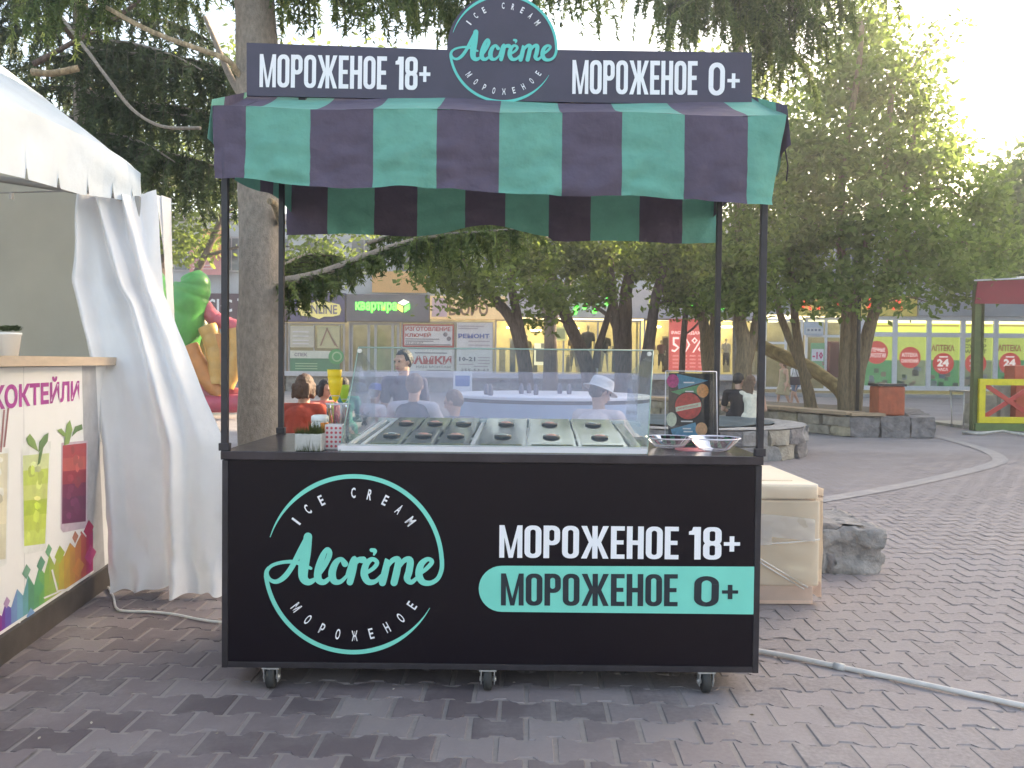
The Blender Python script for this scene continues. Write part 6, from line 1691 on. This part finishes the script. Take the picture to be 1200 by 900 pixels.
# ---------------------------------------------------------------- mannequins in the windows
def mannequin(px, pyt, pyb, Y, top, bottom, label, headless=False):
    a_, b_ = at(px, pyt, Y), at(px, pyb, Y); h = a_.z - b_.z; x = a_.x; z0 = b_.z
    m = thing('mannequin', label, 'mannequin', (x, Y, z0), 'mannequins in the lit shop windows')
    k = h / 1.75; P = lambda dx, dz, dy=0: Vector((x + dx * k, Y + dy * k, z0 + dz * k))
    B = MB()
    if not headless: B.ell(P(0, 1.66), (.075 * k, .09 * k, .10 * k))
    B.cap(P(0, 1.45), P(0, 1.58), .06 * k, .045 * k); B.cap(P(0, 1.36), P(0, 1.0), .12 * k, .11 * k); B.cap(P(-.13, 1.4), P(.13, 1.4), .06 * k, .06 * k)
    for s_ in (-1, 1):
        B.cap(P(s_ * .18, 1.38), P(s_ * .24, 1.1), .045 * k, .035 * k); B.cap(P(s_ * .24, 1.1), P(s_ * .22, .84, -.08), .035 * k, .025 * k)
        B.cap(P(s_ * .08, .95), P(s_ * .10, .5), .08 * k, .05 * k); B.cap(P(s_ * .10, .5), P(s_ * .13, .05), .05 * k, .03 * k)
    link_mesh('body', offset(fuse(B, .03, 2), m), mat('mannequin_skin', (.68, .58, .46), .4), m)
    B = MB(); B.cap(P(0, 1.36), P(0, .98), .145 * k, .15 * k); B.cap(P(-.14, 1.4), P(.14, 1.4), .075 * k, .075 * k)
    for s_ in (-1, 1): B.cap(P(s_ * .18, 1.38), P(s_ * .22, 1.18), .065 * k, .06 * k)
    link_mesh('top_garment', offset(fuse(B, .03, 2), m), top, m)
    if bottom:
        B = MB(); B.cap(P(0, .98), P(0, .9), .14 * k, .15 * k)
        for s_ in (-1, 1): B.cap(P(s_ * .08, .9), P(s_ * .12, .3), .1 * k, .06 * k)
        link_mesh('trousers', offset(fuse(B, .03, 2), m), bottom, m)
MY_ = FY + .55
mannequin(689, 380, 437, MY_, cloth('mq_navy', (.06, .06, .10)), None, 'mannequin in navy top beside leaning tree trunk')
mannequin(673, 388, 437, MY_, cloth('mq_brown', (.25, .16, .10)), cloth('mq_tan', (.4, .3, .18)), 'mannequin in brown top left of the navy one')
mannequin(709, 388, 437, MY_, cloth('mq_black', (.04, .035, .04)), None, 'mannequin in black top with bare legs between the tree trunks')
mannequin(763, 397, 434, MY_, cloth('mq_red', (.30, .06, .06)), cloth('mq_black', (.04, .035, .04)), 'mannequin in dull red top left of the sale poster')
mannequin(775, 398, 434, MY_, cloth('mq_plum', (.20, .06, .08)), cloth('mq_black', (.04, .035, .04)), 'mannequin in plum top next to the sale poster')
mannequin(851, 396, 434, MY_, cloth('mq_white', (.60, .55, .58)), cloth('mq_navy', (.06, .06, .10)), 'mannequin in white top right of the sale poster')
mannequin(617, 392, 437, MY_, cloth('mq_olive', (.22, .20, .08)), cloth('mq_black', (.04, .035, .04)), 'mannequin in olive top behind the curved trunk')
# ================================================================== TREES
def bark(n, c, st=(6, 6, 1.2)): return mat('bark_' + n, c, .9, .4, 5, .9, 22, stretch=st)
M_BK1 = mat('bark_spruce', (.30, .255, .215), .9, .24, 9, .7, 38, stretch=(4, 4, 2.2)); M_BK2 = bark('brown', (.135, .095, .08)); M_BK3 = bark('olive', (.23, .17, .105)); M_BARE = bark('bare', (.33, .26, .17))
L_DEC = leaf_mat('broad_leaf', (.095, .145, .028), (.30, .38, .085), .64)
L_BIG = leaf_mat('big_tree_leaf', (.12, .185, .042), (.32, .43, .11), .66)
L_SPR = leaf_mat('spruce_needle', (.055, .09, .034), (.19, .25, .08), .5)
L_SPD = leaf_mat('dark_spruce_needle', (.036, .056, .028), (.12, .165, .07), .45)
def limb(pts, r0, r1, n=10, jit=.12, k=5):
    P = [tuple(p) for p in pts]; C = [Vector(c) for c in catmull(P, k)]
    rad = [r0 + (r1 - r0) * (i / (len(C) - 1)) ** .8 for i in range(len(C))]
    return C, rad, n, jit
def leaf_cloud(lobes, n_cl, per, L, W, sig, tint_bias=None, droop=.0):
    """leaf quads: clusters in ellipsoid lobes (centre, radii, weight)"""
    w = np.array([l[1][0] * l[1][2] * (l[2] if len(l) > 2 else 1) for l in lobes]); w = w / w.sum()
    idx = rng.choice(len(lobes), n_cl, p=w)
    c = np.array([l[0] for l in lobes])[idx]; r = np.array([l[1] for l in lobes])[idx]
    d = rng.normal(size=(n_cl, 3)); d /= np.linalg.norm(d, axis=1, keepdims=True)
    rad = rng.random(n_cl) ** .45
    cc = c + d * r * rad[:, None] * 1.0
    ct = rng.random(n_cl) * .65
    n = n_cl * per
    cen = np.repeat(cc, per, 0) + rng.normal(size=(n, 3)) * np.array(sig)
    t = np.clip(np.repeat(ct, per) + rng.normal(size=n) * .16 + .12, 0, 1)
    nr = rng.normal(size=(n, 3)) + np.array([0, 0, .8]); nr /= np.linalg.norm(nr, axis=1, keepdims=True)
    a = rng.normal(size=(n, 3)) + np.array([0, 0, -droop]); a -= nr * (a * nr).sum(1, keepdims=True); a /= np.linalg.norm(a, axis=1, keepdims=True)
    b = np.cross(nr, a); s = rng.uniform(.65, 1.25, (n, 1))
    V = np.stack([cen - a * L * s * .5, cen + b * W * s * .5 + a * L * s * .05, cen + a * L * s * .5, cen - b * W * s * .5 + a * L * s * .05], 1)
    return V, t, cc
def px_lobe(px, py, Y, rx, ry, wt=1.0, ryd=None):
    c = at(px, py, Y); k = Y / FPX
    return (tuple(c), (rx * k, (ryd if ryd else (rx + ry) / 2) * k, ry * k), wt)
def broad_tree(label, stems, lobes, n_cl, per, L, W, sig, bk, lm, twigs=40, group='broad leaved trees in the square'):
    base = Vector(stems[0][0][0])
    t = thing('broadleaf_tree', label, 'tree', base, group)
    tops = []
    for k, (P, r0, r1) in enumerate(stems):
        C, rad, n, j = limb(P, r0, r1); mb = MB()
        if k == 0: rad[0] *= 1.25
        mb.tube(C, rad, 12, True, .22); tops.append((C, rad)); part('trunk' if k == 0 else 'stem', mb, bk, t)
    V, tn, cc = leaf_cloud(lobes, n_cl, per, L, W, sig)
    mb = MB()
    for l in lobes:
        c = Vector(l[0]); best = min(((C[i] - c).length + (0 if C[i].z < c.z else 2), C[i], rad[i]) for C, rad in tops for i in range(len(C) // 3, len(C)))
        s_ = best[1]; md = s_.lerp(c, .55) + Vector((0, 0, .12 * (c - s_).length))
        r_ = max(.018, min(best[2] * .55, .015 + .012 * (c - s_).length))
        C, rad, n, j = limb([s_, md, c], r_, .008); mb.tube(C, rad, 6, False)
        for q in range(max(2, twigs // len(lobes))):
            e = c + Vector((random.gauss(0, .5) * l[1][0], random.gauss(0, .5) * l[1][1], random.gauss(.1, .5) * l[1][2])); st = C[random.randrange(len(C) // 3, len(C))]
            if (e - st).length > .1: mb.tube([st, st.lerp(e, .5) + Vector((0, 0, .05)), e], [.010, .007, .003], 4, False)
    part('limbs', mb, bk, t)['kind'] = 'stuff'
    link_mesh('crown', np_polys('crown', V, 4, tn, wloc(t)), lm, t)
    return t
def sp_pts(lst, Y): return [at(a, b, Y) if len(q) == 0 else at(a, b, q[0]) for a, b, *q in lst]
def bstem(base_px, Yb, zb, lst, r0, r1):
    b = at(base_px, 430, Yb); b.z = zb
    return ([b] + [at(x, y, Y) for x, y, Y in lst], r0, r1)
# 1 curved trunk
Y = 17.0
broad_tree('tree with curved brown trunk leaning left, behind the glass screen', [bstem(618, Y, 0, [(616, 440, Y), (611, 408, Y), (596, 370, Y), (572, 342, Y), (556, 325, Y - .3), (540, 300, Y - .6)], .17, .07), bstem(618, Y, 1.0, [(612, 400, Y), (601, 345, Y), (598, 318, Y), (596, 290, Y)], .12, .06)],
  [px_lobe(560, 330, Y - 1, 42, 26), px_lobe(610, 300, Y, 45, 26), px_lobe(520, 305, Y - 1.5, 38, 26), px_lobe(640, 345, Y - .5, 24, 16), px_lobe(580, 262, Y, 60, 30, .5), px_lobe(512, 322, Y - 1, 24, 16), px_lobe(545, 352, Y - .6, 30, 10, .7), px_lobe(500, 230, Y + 1, 60, 34, .4), px_lobe(600, 200, Y + 1, 70, 40, .3)],
  310, 24, .14, .075, (.20, .20, .12), M_BK2, L_DEC)
# 2 trunk leaning right-down
Y = 18.5
broad_tree('tree with dark trunk slanting down right, left of the twin stems', [bstem(697, Y, 0, [(690, 440, Y), (680, 408, Y), (665, 375, Y), (655, 345, Y), (645, 318, Y), (640, 290, Y)], .20, .08), bstem(697, Y, 1.2, [(702, 405, Y), (712, 372, Y), (718, 345, Y), (716, 300, Y)], .09, .05)],
  [px_lobe(640, 300, Y, 46, 28), px_lobe(690, 300, Y, 42, 26), px_lobe(650, 352, Y - .6, 30, 16), px_lobe(700, 345, Y - .4, 26, 16), px_lobe(625, 375, Y - .6, 18, 10, .5), px_lobe(660, 250, Y, 70, 34, .4), px_lobe(680, 190, Y, 80, 40, .25)],
  270, 24, .14, .075, (.20, .20, .12), M_BK2, L_DEC)
# 3 twin stems
Y = 20.0
broad_tree('tree of several upright stems beside the right edge of glass', [bstem(731, Y, 0, [(730, 440, Y), (732, 395, Y), (733, 350, Y), (738, 318, Y), (742, 280, Y)], .24, .09), bstem(728, Y, .9, [(724, 395, Y), (719, 350, Y), (712, 322, Y), (706, 290, Y)], .13, .06), bstem(729, Y, .9, [(724, 400, Y), (714, 372, Y), (690, 355, Y), (676, 350, Y)], .07, .03)],
  [px_lobe(730, 298, Y, 46, 26), px_lobe(760, 320, Y, 28, 18), px_lobe(700, 330, Y, 26, 16), px_lobe(745, 250, Y, 70, 36, .4), px_lobe(740, 190, Y, 80, 40, .25)], 230, 22, .15, .08, (.22, .22, .13), M_BK2, L_DEC)
# 4 trunk leaning up right
Y = 18.0
broad_tree('tree with dark trunk leaning right, just left of sale poster', [bstem(752, Y, 0, [(752, 462, Y), (758, 420, Y), (764, 378, Y), (769, 345, Y), (774, 325, Y), (780, 290, Y)], .16, .07), bstem(760, Y, 1.9, [(768, 362, Y), (776, 335, Y), (786, 300, Y)], .07, .04)],
  [px_lobe(775, 300, Y, 40, 24), px_lobe(800, 330, Y, 28, 18), px_lobe(790, 355, Y, 22, 12, .7), px_lobe(790, 245, Y, 60, 36, .4)], 200, 22, .14, .075, (.2, .2, .12), M_BK2, L_DEC)
# 5 thin stem in front of the sale poster
Y = 21.0
broad_tree('thin dark tree standing in front of red sale poster', [bstem(797, Y, 0, [(799, 440, Y), (801, 395, Y), (805, 355, Y), (812, 320, Y), (815, 290, Y)], .10, .04), bstem(800, Y, 2.0, [(812, 385, Y), (824, 372, Y), (836, 360, Y)], .03, .02)],
  [px_lobe(815, 305, Y, 32, 20), px_lobe(835, 345, Y, 22, 16), px_lobe(800, 345, Y, 20, 12, .7)], 240, 22, .15, .08, (.22, .22, .13), M_BK2, L_DEC)
# 6 tree behind rear post
Y = 19.5
broad_tree('tree with olive forked trunk behind the rear right post', [bstem(835, Y, 0, [(832, 440, Y), (828, 410, Y), (826, 385, Y), (818, 355, Y), (812, 335, Y)], .20, .08), bstem(834, Y, .8, [(835, 400, Y), (838, 360, Y), (842, 320, Y)], .11, .06)],
  [px_lobe(830, 300, Y, 34, 24), px_lobe(855, 325, Y, 24, 24), px_lobe(825, 360, Y, 18, 10, .6)], 260, 24, .14, .075, (.2, .2, .12), M_BK3, L_DEC)
# 7 stout trunk behind the seated couple
Y = 16.5
broad_tree('stout forked trunk with leafy top behind the seated couple', [bstem(868, Y, 0, [(868, 470, Y), (871, 435, Y), (872, 405, Y), (868, 380, Y), (864, 355, Y), (858, 320, Y)], .22, .09), bstem(874, Y, 1.3, [(880, 405, Y), (886, 380, Y), (889, 360, Y), (892, 330, Y)], .12, .06)],
  [px_lobe(868, 300, Y - .5, 34, 44), px_lobe(880, 345, Y - .6, 26, 24), px_lobe(850, 340, Y - .4, 24, 22), px_lobe(885, 255, Y, 40, 34, .6), px_lobe(870, 210, Y, 60, 40, .3)], 250, 24, .14, .07, (.2, .2, .12), M_BK3, L_DEC)
# 8/9 in the planter
Y = 18.3
broad_tree('slender twin stemmed tree rising from the plank bench planter', [bstem(952, Y, .35, [(948, 462, Y), (941, 435, Y), (935, 400, Y), (931, 370, Y), (929, 335, Y), (925, 300, Y)], .14, .06), bstem(948, Y, 1.0, [(936, 422, Y), (922, 390, Y), (912, 360, Y), (906, 330, Y), (900, 300, Y)], .10, .05)],
  [px_lobe(920, 300, Y, 44, 44), px_lobe(945, 330, Y, 36, 24), px_lobe(915, 345, Y - .3, 24, 16), px_lobe(930, 240, Y + .5, 50, 44), px_lobe(910, 180, Y + 1, 50, 50)], 280, 24, .15, .08, (.22, .22, .14), M_BK3, L_DEC)
Y = 17.8
lob = [px_lobe(985, 330, Y - .5, 46, 30), px_lobe(1040, 325, Y - .5, 48, 30), px_lobe(960, 270, Y, 52, 44), px_lobe(1030, 260, Y - .8, 60, 50), px_lobe(1095, 280, Y, 50, 44), px_lobe(1120, 330, Y + .5, 40, 28), px_lobe(1000, 190, Y, 66, 50), px_lobe(1075, 195, Y, 56, 46), px_lobe(985, 110, Y + .6, 60, 52), px_lobe(1040, 95, Y + .6, 50, 50), px_lobe(1010, 35, Y + 1, 46, 42), px_lobe(1075, 140, Y + .6, 34, 26, .6), px_lobe(1140, 240, Y + 1, 40, 34, .8), px_lobe(1165, 300, Y + 1, 36, 36), px_lobe(1120, 180, Y + 1, 34, 22, .45), px_lobe(1085, 60, Y + 1, 30, 26, .4), px_lobe(940, 180, Y, 44, 60), px_lobe(1155, 205, Y + 2, 30, 14, .3), px_lobe(1090, 355, Y, 30, 14, .6), px_lobe(985, 352, Y - 1, 34, 13, .8), px_lobe(945, 348, Y - 1, 26, 13, .7), px_lobe(1040, 352, Y - 1, 26, 12, .8), px_lobe(1130, 40, Y + 1, 20, 10, .2)]
broad_tree('big old tree with gnarled cluster of trunks in planter by the litter bin', [bstem(999, Y, .3, [(1000, 466, Y), (1004, 440, Y), (1012, 412, Y), (1020, 380, Y), (1030, 350, Y), (1045, 300, Y), (1060, 230, Y), (1070, 160, Y)], .21, .06), bstem(992, Y, .3, [(990, 455, Y), (990, 420, Y), (992, 385, Y), (990, 340, Y), (985, 270, Y), (990, 180, Y), (1005, 90, Y), (1010, 30, Y)], .16, .05), bstem(1000, Y, .6, [(1002, 430, Y - .1), (1003, 395, Y), (1000, 350, Y), (1015, 280, Y), (1035, 210, Y), (1045, 110, Y)], .14, .05)],
  lob, 860, 26, .165, .095, (.24, .24, .14), M_BK3, L_BIG, 130)
# leaning beam-like trunk crossing behind the stems
mb = MB(); C, rad, n, j = limb([at(872, 395, 19.4), at(905, 412, 19.2), at(950, 432, 19), at(978, 452, 18.9), at(990, 468, 18.8)], .16, .15)
mb.tube(C, rad, 12, True, .15); lt = solo('leaning_trunk', mb, bark('sunny', (.34, .26, .13), (1, 6, 1)), 'bare slanting log propped between the stout trunk and the big tree', 'log', C[0])  # sunlight put into the warm bark colour of this log

# far greenery behind the building line and right edge
def mass(label, lobes, n_cl, per, L, W, sig, lm, base, stems, bk=M_BK2): return broad_tree(label, stems, lobes, n_cl, per, L, W, sig, bk, lm, 40, 'trees beyond the square')
Y = 30.0
mass('hazy tree at the right edge above the red roofed stall', [px_lobe(1190, 250, Y, 40, 60), px_lobe(1230, 220, Y, 50, 60), px_lobe(1150, 300, Y, 40, 36), px_lobe(1215, 320, Y, 50, 30), px_lobe(1270, 270, Y, 50, 70)], 500, 24, .28, .16, (.4, .4, .28), L_BIG, None, [bstem(1225, Y, 0, [(1225, 400, Y), (1220, 330, Y), (1215, 250, Y)], .25, .1)])
# ------------------------------------------------------------------ spruces
def spruce(label, trunk, branches, bk, lm, scale=1.0, group='spruces overhanging the square', dens=130, bare=()):
    """branches: (points, spacing, min len, max len) - each carries curtains of hanging needle sprays"""
    base = Vector(trunk[0][0]); t = thing('spruce_tree', label, 'tree', base, group)
    C, rad, n, j = limb(trunk[0], trunk[1], trunk[2]); mb = MB(); rad[0] *= 1.15
    mb.tube(C, rad, 18, True, .16); part('trunk', mb, bk, t)
    tw = MB(); NV, NT = [], []
    for (pts, sp_, l0, l1, r_) in branches:
        C, rad, n, j = limb(pts, r_, .006); br = MB(); br.tube(C, rad, 7, False, .2); part('branch', br, bk, t)
        seg = [(C[i], C[i + 1]) for i in range(len(C) - 1)]
        tot = sum((b - a).length for a, b in seg); acc = 0
        for si, (a, b) in enumerate(seg):
            L_ = (b - a).length; k = max(1, int(L_ / sp_ + random.random())); d = (b - a).normalized(); s_ = d.cross(Vector((0, 0, 1))).normalized()
            tt_ = acc / tot; acc += L_
            for q in range(k):
                p = a.lerp(b, random.random()); side = random.choice((-1, 1)); out = (s_ * side * random.uniform(.2, 1) + d * random.uniform(.1, .8)) * random.uniform(.08, .34) * scale
                ln = random.uniform(l0, l1) * (1 - .35 * tt_)
                tip = p + out + Vector((0, 0, -ln)); m = p + out * .9 + Vector((0, 0, -.12 * ln))
                tw.tube([p, m, tip], [.004 * scale, .002 * scale, .0007], 3, False)
                nn = int(((m - p).length + (tip - m).length) * dens / scale) + 4
                u = rng.random(nn); A = np.array(p); M_ = np.array(m); T_ = np.array(tip)
                c = (1 - u)[:, None] ** 2 * A + (2 * u * (1 - u))[:, None] * M_ + (u ** 2)[:, None] * T_
                dr = rng.normal(size=(nn, 3)); dr[:, 2] -= .9; dr /= np.linalg.norm(dr, axis=1, keepdims=True)
                ll = rng.uniform(.03, .075, (nn, 1)) * scale; w = np.cross(dr, rng.normal(size=(nn, 3))); w /= np.linalg.norm(w, axis=1, keepdims=True); w *= .0085 * scale
                NV.append(np.stack([c - w, c + w, c + dr * ll], 1)); NT.append(np.clip(random.random() * .7 + rng.random(nn) * .3, 0, 1))
    for (pts, r0, r1, mt_) in bare:
        C, rad, n, j = limb(pts, r0, r1); mb = MB(); mb.tube(C, rad, 8, True, .2); part('bare_branch', mb, mt_, t)
    part('twigs', tw, mat('bark_twig', (.06, .055, .035), .9, .3, 20), t)['kind'] = 'stuff'
    V = np.concatenate(NV); T = np.concatenate(NT)
    link_mesh('crown', np_polys('crown', V, 3, T, wloc(t)), lm, t)
    return t
def A(*q): return [at(a, b, Y) for a, b, Y in q]
tb_ = Vector((-1.77, 6.0, 0))
Y = 6.0
spruce('near spruce with thick grey brown trunk behind the left posts', ([tb_, at(305, 520, Y), at(306, 350, Y), at(304, 150, Y), at(299, 20, Y), at(296, -160, Y), at(294, -420, Y)], .175, .12),
  [(A((305, -70, 6), (370, -75, 5.7), (440, -55, 5.5), (520, -30, 5.4), (575, -5, 5.4)), .016, .28, .62, .03),
   (A((305, -30, 6), (360, -35, 6.2), (420, -20, 6.4), (480, -8, 6.6), (540, 10, 6.8)), .018, .25, .5, .028),
   (A((303, -100, 6), (400, -120, 6), (520, -90, 6), (640, -55, 6), (700, -30, 6)), .030, .4, .75, .03),
   (A((300, -50, 6), (240, -70, 5.8), (160, -50, 5.6), (90, -20, 5.5), (40, 0, 5.5)), .020, .25, .55, .03),
   (A((300, -90, 6), (200, -110, 6.4), (90, -80, 6.6), (0, -50, 6.8)), .030, .4, .8, .03),
   (A((320, 333, 6), (370, 322, 6.1), (430, 300, 6.3), (482, 282, 6.5), (540, 262, 6.7), (600, 250, 6.9)), .017, .08, .24, .045),
   (A((318, 320, 6), (345, 304, 6.4), (365, 298, 6.6), (392, 300, 6.7)), .011, .24, .42, .018),
   (A((480, 283, 6.5), (520, 275, 6.2), (560, 272, 6), (610, 268, 6)), .020, .14, .34, .014),
   (A((430, 285, 7), (500, 265, 7.2), (570, 262, 7.4), (620, 262, 7.6)), .024, .12, .30, .016)],
  M_BK1, L_SPR, 1.0, dens=165, bare=[(A((300, 100, 6), (278, 85, 5.9), (262, 68, 5.8), (180, 38, 5.6), (110, 0, 5.5)), .026, .014, bark('lit_bare', (.50, .40, .27))), (A((300, 130, 6), (275, 100, 6.2), (255, 55, 6.4), (240, 20, 6.6)), .035, .015, M_BK1),  # sunlight put into the pale bark of the first bare branch
        (A((330, 262, 5.95), (322, 240, 5.8), (316, 236, 5.7)), .03, .02, M_BARE)])
Y = 9.0
bl = []
for k in range(15):
    zt = -60 + k * 18; s_ = -1 if k % 2 else 1; ln = random.uniform(90, 190); dp = random.uniform(-1.6, 1.2)
    bl.append((A((97, zt, 9), (97 + s_ * ln * .35, zt + 2, 9 + dp * .4), (97 + s_ * ln * .7, zt + 14, 9 + dp * .8), (97 + s_ * ln, zt + 34, 9 + dp)), .046, .3, .75, .028))
for k, (a, b_, c, d_) in enumerate(((150, 120, 290, 150), (110, 170, 285, 205), (120, 60, 300, 90))):
    bl.append((A((97, b_ - 10, 9), (a, b_, 8.6), ((a + c) / 2, (b_ + d_) / 2 - 8, 8.4), (c, d_, 8.3)), .022, .3, .7, .025))
spruce('dark spruce behind the white tent roof', ([Vector((at(97, 300, 9).x, 9, 0)), at(97, 300, 9), at(97, 150, 9), at(94, 0, 9), at(92, -260, 9)], .12, .06), bl, M_BK1, L_SPD, 1.45, dens=150,
  bare=[(A((97, 60, 9), (70, 20, 8.6), (60, -30, 8.4)), .03, .015, M_BK2), (A((70, 18, 8.6), (95, 50, 8.3), (125, 90, 8), (155, 128, 7.8), (190, 148, 7.6), (235, 150, 7.5)), .018, .014, M_BK1), (A((40, 75, 8.5), (85, 50, 8.4), (130, 25, 8.3), (175, -8, 8.2)), .03, .015, M_BK2), (A((97, 104, 9), (150, 120, 8.6), (200, 133, 8.4), (238, 136, 8.3)), .016, .010, M_BK1), (A((38, 84, 7.5), (60, 86, 7.5), (92, 80, 7.6)), .035, .03, M_BARE)])
Y = 13.0
bl = []
for k, (x, y, d_) in enumerate(((640, -40, 12.5), (700, -60, 13), (760, -30, 11.5), (820, -10, 11), (930, -30, 11.2), (990, -15, 12), (1050, -50, 12.5), (1000, -90, 13), (960, 20, 11.6), (780, 0, 12.2), (900, 10, 11.4), (930, 60, 12))):
    bl.append((A((868, y - 45, 13), ((868 + x) / 2, y - 30, (13 + d_) / 2), ((868 + 3 * x) / 4, y - 12, (13 + 3 * d_) / 4), (x, y + 6, d_)), .040, .5, 1.15, .04))
bt = at(874, 430, 13.2)
spruce('spruce with long hanging sprays above the right half of signboard', ([Vector((at(868, 430, 17.6).x, 17.6, 0)), at(866, 300, 17.4), at(866, 100, 15.6), at(868, -80, 13.4), at(868, -300, 13)], .15, .08), bl, M_BK1, L_SPR, 1.8, dens=165)
# darker trees filling the gap behind the tent and trunk
Y = 24.0
mass('dark leafy tree far behind the left spruce', [px_lobe(60, 200, Y, 70, 60), px_lobe(150, 130, Y, 70, 60), px_lobe(240, 200, Y, 60, 60), px_lobe(200, 270, Y, 50, 40), px_lobe(300, 110, Y, 60, 70), px_lobe(370, 300, Y, 40, 36), px_lobe(420, 240, Y, 50, 40)], 520, 24, .2, .11, (.34, .34, .22), L_DEC, None, [bstem(190, Y, 0, [(190, 380, Y), (186, 300, Y), (175, 180, Y)], .25, .1), bstem(190, Y, 2.0, [(240, 300, Y), (290, 180, Y)], .14, .06)])
mass('leafy tree filling the sky gap above the shops', [px_lobe(430, 120, Y + 2, 60, 60), px_lobe(500, 160, Y + 2, 60, 60), px_lobe(700, 160, Y + 2, 80, 50), px_lobe(850, 130, Y + 2, 60, 60)], 450, 22, .22, .12, (.4, .4, .26), L_DEC, None, [bstem(645, Y + 2, 0, [(645, 380, Y + 2), (640, 300, Y + 2), (620, 180, Y + 2)], .25, .1), bstem(645, Y + 2, 2.6, [(680, 300, Y + 2), (740, 180, Y + 2)], .15, .06), bstem(645, Y + 2, 2.6, [(600, 300, Y + 2), (520, 180, Y + 2)], .15, .06)])
# ================================================================== what shades the square: an unseen block added off right, stepped to leave the big tree lit
M_BLK = mat('pale_block_wall', (.42, .39, .36), .85, .1, 1, .1, 10)
blk = thing('added_shade_block', 'pale unseen block added beyond the right edge to shade the square', 'building', (34, 28, 0))
mb = MB(); mb.box(30, 9, 0, 40, 49, 14.2); mb.box(30.02, 9.02, 14.21, 39.98, 30, 17.3); part('wall', mb, M_BLK, blk)
mb = MB(); mb.box(29.8, 30.003, 14.203, 40.2, 49.2, 14.5); mb.box(29.8, 8.8, 17.303, 40.2, 30.2, 17.6); part('roof', mb, M_GREYF, blk)
for f_ in range(5):
    for k in range(12):
        y0 = 10.5 + k * 3.2; z0 = 1.0 + f_ * 2.8; mb = MB(); mb.box(29.93, y0, z0, 29.998, y0 + 1.6, z0 + 1.6); w = part('window', mb, M_WFR, blk)
        mb = MB(); mb.box(29.91, y0 + .08, z0 + .08, 29.928, y0 + 1.52, z0 + 1.52); part('pane', mb, mat('dark_pane', (.10, .12, .15), .1, .3, .6), w)

# ================================================================== haze volume added in place of lens glare, brightest towards the sun
HZ = 0.0042
hm = bpy.data.materials.new('glare_haze'); hm.use_nodes = True
for n in list(hm.node_tree.nodes):
    if n.type == 'BSDF_PRINCIPLED': hm.node_tree.nodes.remove(n)
pv = hm.node_tree.nodes.new('ShaderNodeVolumePrincipled')
pv.inputs['Color'].default_value = (.95, .94, .95, 1); pv.inputs['Density'].default_value = HZ; pv.inputs['Anisotropy'].default_value = .55
hm.node_tree.links.new(pv.outputs[0], [n for n in hm.node_tree.nodes if n.type == 'OUTPUT_MATERIAL'][0].inputs['Volume'])
mb = MB(); mb.box(-310, -70, -1.2, 310, 410, 19)
hz = link_mesh('haze', mb.mesh('haze'), hm); hz['kind'] = 'stuff'; hz['label'] = 'pale haze added over the whole square for lens glare'; hz['category'] = 'haze'
